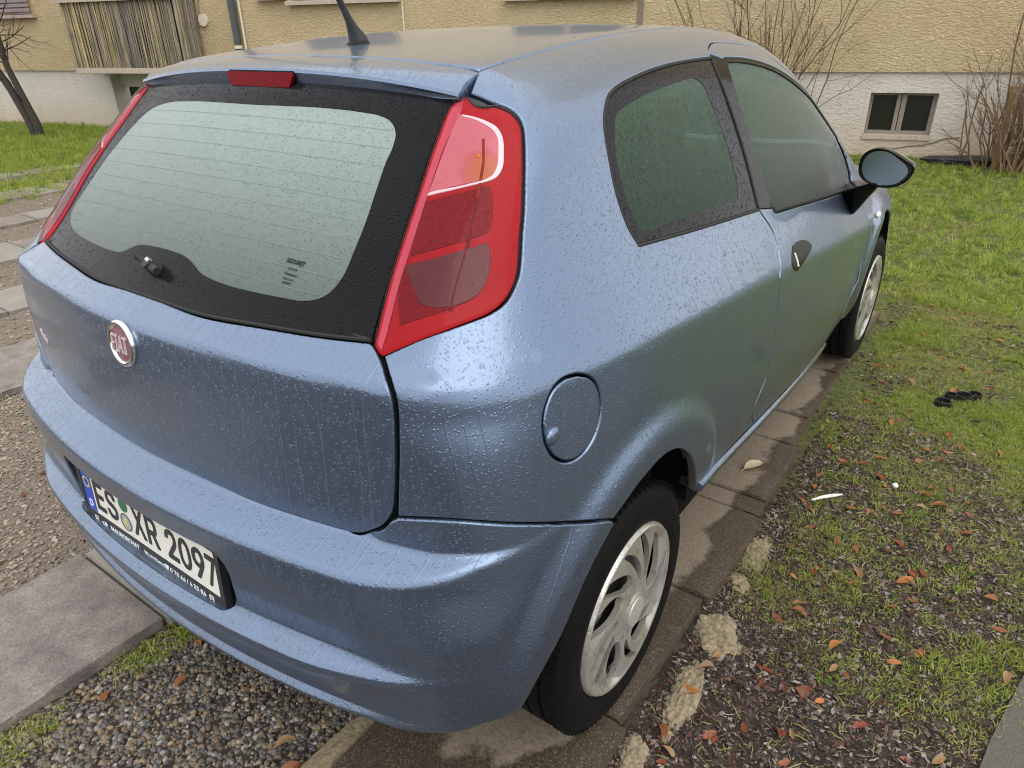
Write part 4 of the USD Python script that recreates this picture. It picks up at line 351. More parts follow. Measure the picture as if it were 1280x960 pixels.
def patch(outline, prm, step=.014, holes=(), off=0., roll=.0035, depth=.016, gap=.0018, Fn=F, bstep=.007, walls=None, poly=None):
    if not hasattr(prm, 'to2'): prm = Planar(prm)
    if poly is None:
        poly = Polygon(prm.to2(np.asarray(outline))).buffer(0)
        for h in holes: poly = poly.difference(h if hasattr(h, 'area') else Polygon(prm.to2(np.asarray(h))).buffer(0))
    poly = poly.buffer(-gap) if gap else poly
    if poly.geom_type != 'Polygon': poly = max(poly.geoms, key=lambda g: g.area)
    rings = [seg_ring(r, bstep) for r in loops(poly)]; pts = list(rings); nb = sum(map(len, rings))
    if roll:
        for f in (.35, 1.0):
            q = poly.buffer(-roll*f)
            for g in getattr(q, 'geoms', [q]): pts += [seg_ring(r, bstep) for r in loops(g)]
    q = poly.buffer(-max(roll, 0)-step*.5); x0, y0, x1, y1 = poly.bounds
    gx, gy = np.meshgrid(np.arange(x0, x1+step, step), np.arange(y0, y1+step, step)); gx = gx+(np.arange(len(gx)) % 2)[:, None]*step*.5
    gx, gy = gx.ravel(), gy.ravel(); ok = shapely.contains_xy(q, gx, gy); pts.append(np.stack([gx[ok], gy[ok]], 1))
    p2 = np.vstack(pts); tri = Delaunay(p2).simplices
    c = p2[tri].mean(1); tri = tri[shapely.contains_xy(poly, c[:, 0], c[:, 1])]
    a = p2[tri]; ar = np.cross(a[:, 1]-a[:, 0], a[:, 2]-a[:, 0]); tri = tri[np.abs(ar) > 1e-10]; ar = ar[np.abs(ar) > 1e-10]; tri[ar < 0] = tri[ar < 0][:, ::-1]
    P = prm.shoot(p2, np.asarray(outline), Fn); bad = np.isnan(P[:, 0])
    if bad.any():
        from scipy.spatial import cKDTree
        if (~bad).sum() < 3: raise ValueError('patch missed the body')
        P[bad] = P[~bad][cKDTree(p2[~bad]).query(p2[bad])[1]]; print('patch: %d of %d missed' % (bad.sum(), len(bad)))
    N = grad(Fn, P); o = np.full(len(P), off)
    if roll:
        d = shapely.distance(shapely.MultiLineString([r for r in loops(poly)]), shapely.points(p2)); t = np.clip(1-d/roll, 0, 1); o = o-roll*(1-np.sqrt(np.maximum(1-t*t, 0)))
    V = P+N*o[:, None]
    fn = np.cross(V[tri[:, 1]]-V[tri[:, 0]], V[tri[:, 2]]-V[tri[:, 0]])
    flip = (fn*N[tri].mean(1)).sum(1).sum() < 0
    if flip: tri = tri[:, ::-1]; fn = -fn
    if roll:
        vn = np.zeros_like(V)
        for k in range(3): np.add.at(vn, tri[:, k], fn)
        L = np.linalg.norm(vn, axis=1, keepdims=True); edge = (d < roll*.9) & (L[:, 0] > 0); N2 = N.copy(); N2[edge] = (vn/np.maximum(L, 1e-12))[edge]
        bnd = d < 1e-6; 
    else: N2 = N
    vs, fs, ns, base = [V], [tri], [N2], len(V); i0 = 0
    for k, r in enumerate(rings):
        idx = np.arange(i0, i0+len(r)); i0 += len(r); nx = np.roll(idx, -1)
        dd = -N[idx]*depth if walls is None or k == 0 else np.broadcast_to(np.asarray(walls, float), (len(idx), 3))
        A, B = V[idx], V[idx]+dd; m = len(idx); T = np.roll(A, -1, 0)-np.roll(A, 1, 0); wn = np.cross(T, -dd); wn /= np.maximum(np.linalg.norm(wn, axis=1, keepdims=True), 1e-12)
        j = np.arange(m); j2 = (j+1) % m; f = np.vstack([np.stack([j, m+j, j2], 1), np.stack([j2, m+j, m+j2], 1)])
        tr = np.vstack([A, B]); fnn = np.cross(tr[f[:, 1]]-tr[f[:, 0]], tr[f[:, 2]]-tr[f[:, 0]])
        # face away from the panel's inside
        s2 = poly.representative_point(); inward = p2[idx]-0
        ctr = np.array(Polygon(r).centroid.coords[0]); sgn = 1
        if (fnn.sum(0)*0).any(): sgn = 1
        ref = np.vstack([wn, wn]); 
        if (fnn*ref[f[:, 0]]).sum() < 0: f = f[:, ::-1]
        if flip: f = f[:, ::-1]; wn = -wn
        vs.append(tr); fs.append(f+base); ns.append(np.vstack([wn, wn])); base += 2*m
    return np.vstack(vs), np.vstack(fs), np.vstack(ns)
def both(name, m, material, parent, **kw):
    a = obj(name, m, material, parent, **kw); b = obj(name, mir(m), material, parent, **kw); return a, b
def strip(P, r=.006, sink=.011, Fn=F):
    P = np.asarray(P); k = np.r_[True, np.linalg.norm(np.diff(P, axis=0), axis=1) > .004]; P = P[k]
    t = tube(P-grad(Fn, P)*sink, r, 6); return np.array(t.vertices), np.array(t.faces), None
def mirpts(P): return P*np.array([1, -1, 1.])
def sym(R):   # close a right-hand outline (from the middle, round the right, back to the middle) with its mirror image
    return np.vstack([R, mirpts(R[::-1])])

car = thing('parked_car', 'wet pale blue metallic three-door hatchback parked on concrete slab tracks', 'car')
QD = (-.45, -.75, .48); SD = (0, -1, .12); WD = (-.05, -1, .42); TD = (-.92, 0, .38); LD = (-.70, -.62, .35)
qa, dg, lip, sb, qw, dw = pk('quarter_a'), pk('doorgap'), pk('archlip'), pk('seam_bumper'), pk('qwin'), pk('dwin')
dg = dg[int(np.argmax(dg[:, 0] < 1.30)):]; dw = dw[np.r_[True, np.linalg.norm(np.diff(dw, axis=0), axis=1) > .004]]
SILL = lambda x: .425-.115*(x-.62)
# --- rear quarter panels (one piece with the rail above the door)
seamF = top([(.85, -.44), (1.05, -.445), (1.25, -.452), (1.36, -.462)])
apil = side([(1.50, 1.425), (1.66, 1.37), (1.85, 1.285), (2.03, 1.195), (2.16, 1.12), (2.19, 1.05)])
frameF = side([(2.08, 1.055), (2.0, 1.115), (1.85, 1.205), (1.66, 1.298), (1.50, 1.362), (1.38, 1.405)])
fr_top = dg[dg[:, 0] < 1.24] if True else dg
i_end = int(np.argmin(np.abs(lip[:, 0]+.180)+np.abs(lip[:, 2]-.685)))
low = side([(.775, SILL(.77)+.022), (.60, SILL(.60)+.022), (.40, SILL(.40)+.015), (.318, .445)])
quarter = np.vstack([qa, seamF, apil, frameF, dg, low, lip[2:i_end], sb[::-1]])
qm = patch(quarter, QD, .016, holes=[qw]); fuel = pk('fuel')
P_q = Planar(QD); fh = Polygon(P_q.to2(fuel)).buffer(.001)
qm_r = patch(quarter, QD, .016, holes=[qw, fh])
q_r = obj('rear_quarter_panel', qm_r, 'paint', car); obj('rear_quarter_panel', mir(qm), 'paint', car)
ff = obj('fuel_flap', patch(fuel, SD, .012, gap=.0022, roll=.003), 'paint', car)
fin3 = pk('fuel')[np.argmin(pk('fuel')[:, 0]+.35*pk('fuel')[:, 2])]+np.array([.015, 0, .010])
bump_ = trimesh.creation.icosphere(3, 1.0); bump_.apply_scale((.019, .009, .016)); bump_.apply_translation(side([(fin3[0], fin3[2])])[0]+np.array([0, .001, 0]))
obj('finger_grip', bump_, 'paint', ff, smooth=True)
# --- rear side windows
WIN = qw
qc = pk('qclear'); WDp = Planar(WD)
hp = Polygon(WDp.to2(qc)).buffer(0)
qf = patch(qw, WDp, .02, poly=Polygon(WDp.to2(qw)).buffer(-.004).difference(hp), off=-.004, roll=.0015, gap=0); qg = patch(qc, WDp, .02, poly=hp.buffer(.002), off=-.0047, roll=0, depth=.001, gap=0)
for m_, g_ in ((qf, qg), (mir(qf), mir(qg))):
    w_ = obj('quarter_window', g_, 'side_glass', car); obj('window_border', m_, 'frit', w_)
both('window_seal', strip(np.vstack([qw, qw[:1]]), .0045, .004), 'rubber', car)
# --- doors
low_d = side([(.80, SILL(.80)+.022), (1.10, SILL(1.1)+.022), (1.45, SILL(1.45)+.022), (1.75, SILL(1.75)+.024), (1.86, .335), (1.95, .375), (2.02, .43), (2.075, .52), (2.095, .62), (2.095, .72), (2.075, .82), (2.045, .90), (2.03, .97), (2.03, 1.02)])
dgb = dg[np.argmin(np.abs(dg[:, 0]-1.24)):] if False else dg
door = np.vstack([dgb, low_d, frameF])
SDp = Planar(SD); dwp = Polygon(SDp.to2(dw)).buffer(0)
ib0 = int(np.argmin(np.abs(dg[:, 0]-.82)+np.abs(dg[:, 2]-1.43))); ib1 = int(np.argmin(np.abs(dg[:, 0]-.808)+np.abs(dg[:, 2]-1.068)))
bp = np.vstack([dg[ib0:ib1+1], dw[np.argmin(np.abs(dw[:, 0]-.957)+np.abs(dw[:, 2]-1.036)):]])
sail = side([(1.94, 1.10), (2.03, 1.045), (2.045, .985), (1.99, .935), (1.95, .94)])
Hp = shapely.union_all([dwp.buffer(.011), Polygon(SDp.to2(bp)).buffer(.002), Polygon(SDp.to2(sail)).buffer(.004)]).buffer(.004).buffer(-.004)
doorp = Polygon(SDp.to2(door)); doorp = doorp if doorp.is_valid else max(getattr(shapely.make_valid(doorp), 'geoms', [doorp]), key=lambda g: g.area)
Hp = max(getattr(Hp, 'geoms', [Hp]), key=lambda g: g.area); Hp = Polygon(Hp.exterior)
dpp = doorp.difference(Hp); dpp = sorted([g for g in getattr(dpp, 'geoms', [dpp]) if g.area > 2e-4], key=lambda g: -g.area); dm = patch(door, SDp, .018, poly=dpp[0]); dfr = [patch(door, SDp, .014, poly=g, gap=.001) for g in dpp[1:3]]; trim = patch(door, SDp, .02, poly=doorp.buffer(-.001).intersection(Hp.buffer(.0005)).difference(dwp), off=-.003, gap=.0004, roll=.0015)
dgl = patch(dw, SDp, .025, off=-.008, roll=0, depth=.002, gap=-.001)
for s_, (a_, b_, c_) in ((1, (dm, trim, dgl)), (-1, (mir(dm), mir(trim), mir(dgl)))):
    d_ = obj('door', a_, 'paint', car); [obj('door_frame', q_ if s_ > 0 else mir(q_), 'paint', d_) for q_ in dfr]; obj('window_surround', b_, 'black_trim', d_); obj('door_window', c_, 'side_glass', d_)
    hnd = pk('handle'); hm = patch(hnd, SDp, .010, off=.0015, roll=.004, gap=0, depth=.008); hm = hm if s_ > 0 else mir(hm); h_ = obj('door_handle', hm, 'plastic_gloss', d_)
    gs = np.stack([np.full(9, .952), np.linspace(-.828, -.834, 9), np.linspace(.918, .880, 9)], 1); gs = side(gs[:, [0, 2]])-np.array([0, .004, 0]); gs[:, 1] *= s_; 
    obj('grip_edge', tube(gs, .003, 6), 'repeater', h_, smooth=True)
both('door_seal', strip(dg[ib1:], .006, .012), 'gap_black', car)
both('waist_seal', strip(dw[(dw[:, 2] < 1.06) & (dw[:, 0] < 1.96)][::1]-np.array([0, 0, .006]), .0065, .001), 'rubber', car)
# --- sills and front wings, bonnet, windscreen, nose
sillp = np.vstack([side([(x, SILL(x)+.019) for x in np.linspace(.33, 1.86, 18)]), side([(x, max(SILL(x)-.012, .22)) for x in np.linspace(1.88, .33, 18)])])
both('sill', patch(sillp, SDp, .014, off=.013, roll=.012, gap=.0005, depth=.05), 'paint', car)
th = np.linspace(math.radians(187), math.radians(-12), 30); archF = side(np.stack([2.505+.355*np.cos(th), .375+.355*np.sin(th)], 1))
wing = np.vstack([side([(2.165, 1.045), (2.40, .955), (2.7, .905), (2.95, .845), (3.10, .76), (3.14, .60), (3.10, .42), (2.95, .35), (2.86, .32)]), archF[::-1], side([(2.14, .33), (1.96, .345), (2.03, .42), (2.085, .52), (2.105, .62), (2.105, .72), (2.085, .82), (2.055, .90), (2.04, .97), (2.04, 1.02)])])
wm = patch(wing, Planar((.15, -1, .3)), .03); wr, wl = both('front_wing', wm, 'paint', car)
for s_, w_ in ((1, wr), (-1, wl)):
    rp = trimesh.creation.icosphere(3, 1.0); rp.apply_scale((.024, .010, .013)); rp.apply_translation((2.297, -.816*s_, .757)); obj('side_repeater', rp, 'repeater', w_, smooth=True)
bon = np.vstack([top([(2.36, 0.), (2.33, -.3), (2.24, -.58)]), top([(2.40, -.64), (2.7, -.64), (2.95, -.60), (3.10, -.50), (3.20, -.25), (3.22, 0.)])])
obj('bonnet', patch(sym(dense(bon, .06)), (0.1, 0, 1), .06, bstep=.04), 'paint', car)
nose = dense(sym(np.array([(3.3, 0, .76), (3.25, -.35, .72), (3.1, -.62, .66), (3.0, -.66, .45), (3.1, -.5, .30), (3.3, 0, .28)])), .05)
obj('front_bumper', patch(nose, (1, 0, .1), .06, bstep=.04), 'paint', car)
ws = np.vstack([top([(1.43, 0.), (1.42, -.3), (1.40, -.455), (1.62, -.53), (1.85, -.585), (2.10, -.64)]), top([(2.2, -.60), (2.28, -.35), (2.31, 0.)])])
obj('windscreen', patch(sym(dense(ws, .05)), (.5, 0, 1), .06, off=-.003, bstep=.03, roll=0), 'side_glass', car)
# --- roof, spoiler, aerial
rs = pk('roofseam_c')[::-1]; rs[:, 0] += .003
R_ = np.vstack([[[-.066, 0, 1.472]], rs, qa[qa[:, 0] > -.07][np.argmax(qa[qa[:, 0] > -.07][:, 2] > 1.44):], seamF, top([(1.41, -.44), (1.42, -.3), (1.43, 0.)])])
R_ = R_[np.r_[True, np.linalg.norm(np.diff(R_, axis=0), axis=1) > .003]]
obj('roof', patch(sym(R_), (0, 0, 1), .03, gap=.002), 'paint_roof', car)
ys = np.linspace(-.491, .491, 81); rows = []
for y in ys:
    ay = abs(y); e = ay/.491
    xs = np.interp(ay, np.abs(rs[::-1, 1])[::-1] if False else [0, .169, .257, .338, .412, .475, .5], [-.066, -.066, -.069, -.072, -.075, -.072, -.072])-.002
    zs = float(top([(xs, y)])[0, 2]); xt = -.172+.022*e**2.2; zt = 1.455-.033*e**2.4; xb = xt+.006; zb = 1.411-.006*e**2
    rows.append([(xs+.02, y, zs-.03), (xs+.0015, y, zs-.004), (xs-.0015, y, zs-.0005), (xs*.6+xt*.4, y, zs*.6+zt*.4+.0035), (xs*.25+xt*.75, y, zs*.25+zt*.75+.0025), (xt+.010, y, zt-.0005), (xt+.003, y, zt-.003), (xt, y, zt-.009), (xb+.001, y, zb+.012), (xb, y, zb+.003), (xb+.003, y, zb), (xb+.05, y, zb+.004)])
G = np.array(rows); G[:, :, 1] *= 1+.030*np.clip((-.085-G[:, :, 0])/.08, 0, 1)*np.array([0]*3+[1]*9)[None]; nr, nc = G.shape[:2]; V = G.reshape(-1, 3); fc_ = []
for i in range(nr-1):
    for j in range(nc-1):
        a_ = i*nc+j; fc_ += [(a_, a_+1, a_+nc+1), (a_, a_+nc+1, a_+nc)]
for base_, rev in ((0, 0), ((nr-1)*nc, 1)):
    for j in range(1, nc-1): fc_.append((base_, base_+j, base_+j+1) if rev else (base_, base_+j+1, base_+j))
spm = trimesh.Trimesh(V, np.array(fc_)[:, ::-1], process=False)
sp = obj('roof_spoiler', spm, 'paint_rear', car, smooth=35)
br = extr(Polygon([(-.099, .0165), (.099, .0165), (.091, .002), (-.091, .002)]).buffer(.0065), .014); br = frame(br, (-.166, 0, 1.4215), (0, -1, 0), (.10, 0, .995), (-.995, 0, .10))
bs_ = extr(Polygon([(-.101, .0185), (.101, .0185), (.093, -.001), (-.093, -.001)]).buffer(.0075), .009); bs_ = frame(bs_, (-.166, 0, 1.4215), (0, -1, 0), (.10, 0, .995), (-.995, 0, .10))
bl = obj('high_brake_light', br, 'brake_red', sp); obj('light_housing', bs_, 'plastic_gloss', bl)
az = np.array([.097, 0, float(top([(.097, 0.)])[0, 2])])
ae = obj('roof_aerial', tube([az+(.010, 0, -.004), az+(.006, 0, .012), az+(-.004, 0, .030), az+(-.014, 0, .050), az+(-.026, 0, .072)], [.026, .021, .014, .009, .0075], 14), 'plastic_black', car, smooth=True)
obj('aerial_rod', tube([az+(-.024, 0, .069), az+(-.075, 0, .16), az+(-.13, 0, .26), az+(-.165, 0, .325)], [.0075, .0062, .0055, .005], 8), 'plastic_black', ae, smooth=True)
obj('aerial_foot', tube([az+(.010, 0, -.006), az+(.010, 0, .003)], [.029, .027], 16), 'rubber', ae)
# --- tailgate, rear window
tg = pk('tail_r'); tg = tg[np.r_[True, np.linalg.norm(np.diff(tg, axis=0), axis=1) > .004]]; tg[0, 1] = tg[-1, 1] = 0; 
tail = obj('tailgate', patch(sym(tg), TD, .014, gap=.001), 'paint_rear', car)
gl = pk('glass_r'); gl[0, 1] = 0; gl[-1, 1] = 0
top_hide = gl.copy(); m_ = top_hide[:, 2] > 1.395; top_hide[m_] += np.array([.035, 0, .030]); glass = sym(top_hide); TDp = Planar(TD)
clr = pk('clear'); cp = Polygon(TDp.to2(clr)).buffer(.004).buffer(-.008).buffer(.004)
rw = obj('rear_window', patch(clr, TDp, .016, poly=cp, off=-.0045, roll=0, depth=.002, gap=0), 'rear_glass', car)
obj('window_border', patch(glass, TDp, .016, poly=Polygon(TDp.to2(glass)).buffer(-.0015).difference(cp.buffer(-.001)), off=-.004, roll=.0015, gap=0), 'frit', rw)
cc = np.array(cp.exterior.coords)
for k in range(10):
    z2 = np.quantile(cc[:, 1], .02)+(k+.7)/10.6*(cc[:, 1].max()-cc[:, 1].min()); ln = LineString([(-.8, z2), (.8, z2)]).intersection(cp.buffer(-.006))
    for g in getattr(ln, 'geoms', [ln]):
        if g.length > .05:
            q = np.array(shapely.segmentize(g, .03).coords); P = TDp.shoot(q, clr, F); P = P-grad(F, P)*.0036; obj('heating_wire', tube(P, .00028, 4), 'heat_wire', rw)
wc = np.array([-.480, .010, 1.111]); nW = grad(F, np.array([wc]))[0]; eY = np.array([0, -1., 0]); eZ = np.cross(nW, eY)
wl_ = lambda a, b, c: wc+eY*a+eZ*b+nW*c
wp = obj('wiper_spindle', cat_([tube([wl_(-.002, 0, -.006), wl_(-.002, 0, .004), wl_(-.001, .001, .022)], [.016, .013, .010], 14), tube([wl_(.006, -.002, .010), wl_(.028, -.006, .009)], [.009, .008], 10)]), 'plastic_black', car, smooth=40)
obj('spindle_thread', tube([wl_(-.006, .002, .016), wl_(-.024, .006, .022), wl_(-.030, .0075, .024)], [.0062, .0062, .008], 10), 'steel_dark', wp, smooth=40)
obj('spindle_nut', tube([wl_(.0, .006, .016), wl_(-.001, .008, .024)], [.007, .005], 6), 'chrome', wp)
# etched maker's mark low in the corner of the rear glass
tx = []
for dy, h_, t_ in ((0, .0075, 'SICURIT'), (-.012, .0045, 'E3 43R'), (-.022, .0045, 'Tempered'), (-.031, .0035, 'M418 AS2'), (-.038, .0035, '00188 II')):
    t = meshkit.text_mesh(t_, h_, .0003, bold=h_ > .007); t.apply_translation((-t.extents[0]/2, dy, 0)); tx.append(t)
mp = TDp.shoot(TDp.to2(np.array([[-.425, -.335, 1.166]])), clr, F)[0]; nM = grad(F, np.array([mp]))[0]; eX = np.array([0, -1, 0.])-nM*(-nM[1]); eX /= np.linalg.norm(eX)
obj('glass_marking', frame(cat_(tx), mp-nM*.003, eX, np.cross(nM, eX), nM), 'gap_black', rw)
both('tailgate_seal', strip(np.vstack([tg[(tg[:, 1] < -.53)]]), .006, .015), 'gap_black', car)
obj('window_seal', strip(np.vstack([gl[gl[:, 2] < 1.0868], mirpts(gl[gl[:, 2] < 1.0868][::-1])]), .0035, .002), 'rubber', tail)
bc = hit(F, np.array([[-1.2, -.003, .992]]), np.array([[1., 0, 0]]), 0, 1, n=300)[0]; nB = grad(F, np.array([bc]))[0]; bY = np.array([0, -1., 0]); bZ = np.cross(nB, bY)
ring = trimesh.creation.torus(.0405, .0062, 48, 14); bd = obj('round_badge', frame(ring, bc+nB*.003, bY, bZ, nB), 'chrome', tail, smooth=True)
dome = trimesh.creation.icosphere(3, 1); dome.apply_scale((.0385, .0385, .006)); obj('badge_disc', frame(dome, bc+nB*.002, bY, bZ, nB), 'badge_red', bd, smooth=True)
lt = meshkit.text_mesh('FIAT', .034, .0035); lt.apply_translation((-lt.bounds[:, 0].mean(), -lt.bounds[:, 1].mean(), 0)); lt.apply_scale((.054/lt.extents[0], 1, 1)); obj('badge_letters', frame(lt, bc+nB*.0065, bY, bZ, nB), 'badge_letters', bd)
pt = meshkit.text_mesh('Punto', .020, .002); pc = np.array([-.54, .50, .86]); pc = hit(F, np.array([[-1.2, .535, .865]]), np.array([[1., 0, 0]]), 0, 1)[0]; nP = grad(F, pc[None])[0]; pX = np.cross([0, 0, 1.], nP); pX /= np.linalg.norm(pX)
obj('model_letters', frame(pt, pc, pX, np.cross(nP, pX), nP), 'badge_letters', tail)
# --- tail lamps
LDp = Planar(LD); lamp = pk('lamp')
parts = [('lamp_surround', 'lamp_red', lamp, -.006, .002, -.0040), ('edge_strip', 'lamp_strip', pk('lamp_strip'), -.0045, 0, .002), ('indicator_bowl', 'lamp_pink', pk('lamp_clear'), -.0045, 0, 0), ('reflector_ring', 'lamp_white', pk('lamp_ring_o'), -.003, .001, 0),
         ('brake_reflector', 'lamp_red_block', pk('lamp_red1'), -.0048, .001, 0), ('fog_reflector', 'lamp_red_block', pk('lamp_red2'), -.0048, .001, 0), ('dark_reflector', 'lamp_red_dark', pk('lamp_dark2'), -.0038, .001, 0)]
lens = patch(lamp, LDp, .012, off=.002, roll=.006, gap=-.0044, depth=.010); ring_c = pk('lamp_clear').mean(0)
def onskin(pts, off):
    q = LDp.to2(np.asarray(pts, float)); P = LDp.shoot(q, lamp, F); return P+grad(F, P)*off
rodA = onskin([(-.205, -.60, 1.37), (-.215, -.605, 1.33), (-.25, -.617, 1.277)], -.0062); rodB = onskin([(-.251, -.617, 1.276), (-.30, -.632, 1.21), (-.345, -.64, 1.155), (-.365, -.645, 1.125)], -.0062)
for mm in (lambda x: x, mir):
    L = obj('tail_lamp', mm(lens), 'lens_clear', car)
    for nm, mt, ol, of, rl, gp in parts: obj(nm, mm(patch(ol, LDp, .012, off=of, roll=rl, gap=gp, depth=.006)), mt, L)
    for nm, pts, r_, mt in (('light_rod', rodA, .0030, 'lamp_amber_rod'), ('light_rod', rodB, .0030, 'lamp_rod')):
        t = tube(pts, r_, 10); obj(nm, mm((np.array(t.vertices), np.array(t.faces), None)), mt, L)
    for px_, sc in (((-.205, -.585, 1.335), .0065),):
        q = onskin([px_], -.0085)[0]; s_ = trimesh.creation.icosphere(2, sc); s_.apply_translation(q); obj('indicator_bulb', mm((np.array(s_.vertices), np.array(s_.faces), None)), 'lamp_orange', L)
both('lamp_seal', strip(np.vstack([lamp, lamp[:1]]), .0042, .0125), 'gap_black', car)
both('lamp_cap', patch(pk('lamp_cap'), LDp, .01, off=-.003, roll=.001, gap=0), 'plastic_black', car)
# --- rear bumper, number plate
tgb = tg[(tg[:, 2] < .84) & ~((tg[:, 1] < -.60) & (tg[:, 2] > .80))][::-1]
lipB = lip[i_end:]; 
botB = np.array([(-.415, -.775, .352), (-.47, -.745, .366), (-.53, -.70, .374), (-.58, -.55, .376), (-.62, -.40, .376), (-.65, -.2, .374), (-.66, 0, .373)])
bumper = np.vstack([tgb+np.stack([0*tgb[:, 0], 0*tgb[:, 0], .010-.013*sstep(.50, .58, -tgb[:, 1])], 1), sb, lipB, dense(botB, .03)]); bumper[0, 1] = 0
RP = Radial(); rec = np.array([(.280, .672), (.306, .60), (.325, .55), (.312, .524), (.29, .5215), (-.268, .5205), (-.286, .530), (-.294, .56), (-.302, .62), (-.298, .650), (-.280, .670)])
rec3 = np.stack([-.655+.2*rec[:, 0]**2, rec[:, 0], rec[:, 1]], 1); rech = Polygon(RP.to2(dense(np.vstack([rec3, rec3[:1]]), .02))).buffer(.006).buffer(-.012).buffer(.006)
bm = patch(sym(bumper), RP, .012, holes=[rech], Fn=FB, roll=.004, bstep=.008, walls=(.045, 0, 0), gap=.001)
bp_ = obj('rear_bumper', bm, 'paint_rear', car)
obj('plate_recess', box(-.622, -.612, -.35, .35, .49, .70), 'paint_rear', bp_)
both('bumper_seam', strip(sb, .003, .007), 'gap_black', car)
for sy in (1, -1):
    dk = trimesh.creation.cylinder(.016, .004, sections=24); 
PX = np.array([-.640, 0, .593]); eR, eU, eO = np.array([0, -1., 0]), np.array([.06, 0, .998]), np.array([-.998, 0, .06])
def onplate(m, u, v, h): return frame(m, PX+eR*u+eU*v+eO*h, eR, eU, eO)
pl = obj('licence_plate', onplate(extr(shapely.box(-.252, -.047, .252, .047).buffer(.008), .002), 0, 0, 0), 'plate_white', car)
fo = shapely.box(-.262, -.080, .262, .056).buffer(.012); obj('plate_holder', onplate(extr(fo, .010), 0, 0, -.012), 'plate_black', pl)
fr_ = shapely.box(-.262, -.080, .262, .056).buffer(.012).difference(shapely.box(-.254, -.049, .254, .049).buffer(.006)); obj('holder_rim', onplate(extr(fr_, .006), 0, 0, -.002), 'plate_black', pl)
obj('country_band', onplate(extr(shapely.box(-.2585, -.053, -.218, .053), .0008), 0, 0, .002), 'plate_blue', pl)
t = meshkit.text_mesh('D', .018, .0008, bold=True); t.apply_translation((-t.extents[0]/2, 0, 0)); obj('country_letter', onplate(t, -.238, -.042, .0028), 'print_white', pl)
star = Polygon([((.0034 if k % 2 == 0 else .0014)*math.sin(k*math.pi/5), (.0034 if k % 2 == 0 else .0014)*math.cos(k*math.pi/5)) for k in range(10)])
obj('star_ring', cat_([onplate(extr(affinity.translate(star, .0125*math.sin(k*math.pi/6), .0125*math.cos(k*math.pi/6)), .0006), -.238, .022, .0028) for k in range(12)]), 'sticker_yellow', pl)
def plate_text(s, u0, u1):
    t = meshkit.text_mesh(s, .075, .0012, bold=True); e = t.extents; t.apply_translation((-t.bounds[0, 0], -t.bounds[0, 1], 0)); t.apply_scale(((u1-u0)/e[0], .076/e[1], 1)); return onplate(t, u0, -.038, .002)
for s_, a_, b_ in (('E', -.208, -.168), ('S', -.158, -.113), ('X', -.047, -.001), ('R', .007, .051), ('2', .083, .123), ('0', .130, .171), ('9', .178, .219), ('7', .225, .256)): obj('plate_letter', plate_text(s_, a_, b_), 'plate_black', pl)
obj('test_sticker', onplate(trimesh.creation.cylinder(.0175, .0012, sections=28), -.080, .022, .0026), 'sticker_green', pl)
s2 = obj('state_seal', onplate(trimesh.creation.cylinder(.0225, .0012, sections=32), -.080, -.022, .0026), 'sticker_grey', pl)
obj('seal_arms', onplate(cat_([extr(shapely.box(-.004, y_, .004, y_+.0035), .0008) for y_ in (-.007, -.001, .005)]), -.080, -.022, .0032), 'sticker_yellow', pl)
rg = extr(Point(0, 0).buffer(.0218).difference(Point(0, 0).buffer(.0195)), .0006); obj('seal_rim', onplate(rg, -.080, -.022, .0033), 'scuff', pl)
for s_, u0, w_, h_, bo in (('MAUROSCHAT', -.162, .120, .0125, True), ('Wurmberg', -.022, .078, .011, False), ('0 70 44 / 4 33 84', .078, .128, .0115, True)):
    t = meshkit.text_mesh(s_, h_, .0006, bold=bo); t.apply_translation((-t.bounds[0, 0], 0, 0)); t.apply_scale((w_/t.extents[0], 1, 1)); obj('dealer_lettering', onplate(t, u0, -.078, .0040), 'print_white', pl)
ph = cat_([extr(shapely.box(-.005, -.005, .005, .0012).union(shapely.box(-.007, .002, .007, .0055)).buffer(.0008), .0006)]); obj('telephone_symbol', onplate(ph, .066, -.072, .0040), 'print_white', pl)
em = extr(shapely.box(-.007, -.008, .007, .008).difference(shapely.box(-.0045, -.0055, .0045, .0055)).union(shapely.box(-.003, -.0012, .003, .0012)), .0006)
for u_ in (-.225, .226): obj('emblem_square', onplate(em, u_, -.072, .0040), 'print_white', pl)
ci = extr(affinity.scale(Point(0, 0).buffer(.006), 2.0, .8).difference(affinity.scale(Point(.001, .0008).buffer(.005), 2.0, .62)).union(shapely.box(.002, 0, .010, .006)), .0006); obj('car_symbol', onplate(ci, -.190, -.072, .0040), 'print_white', pl)
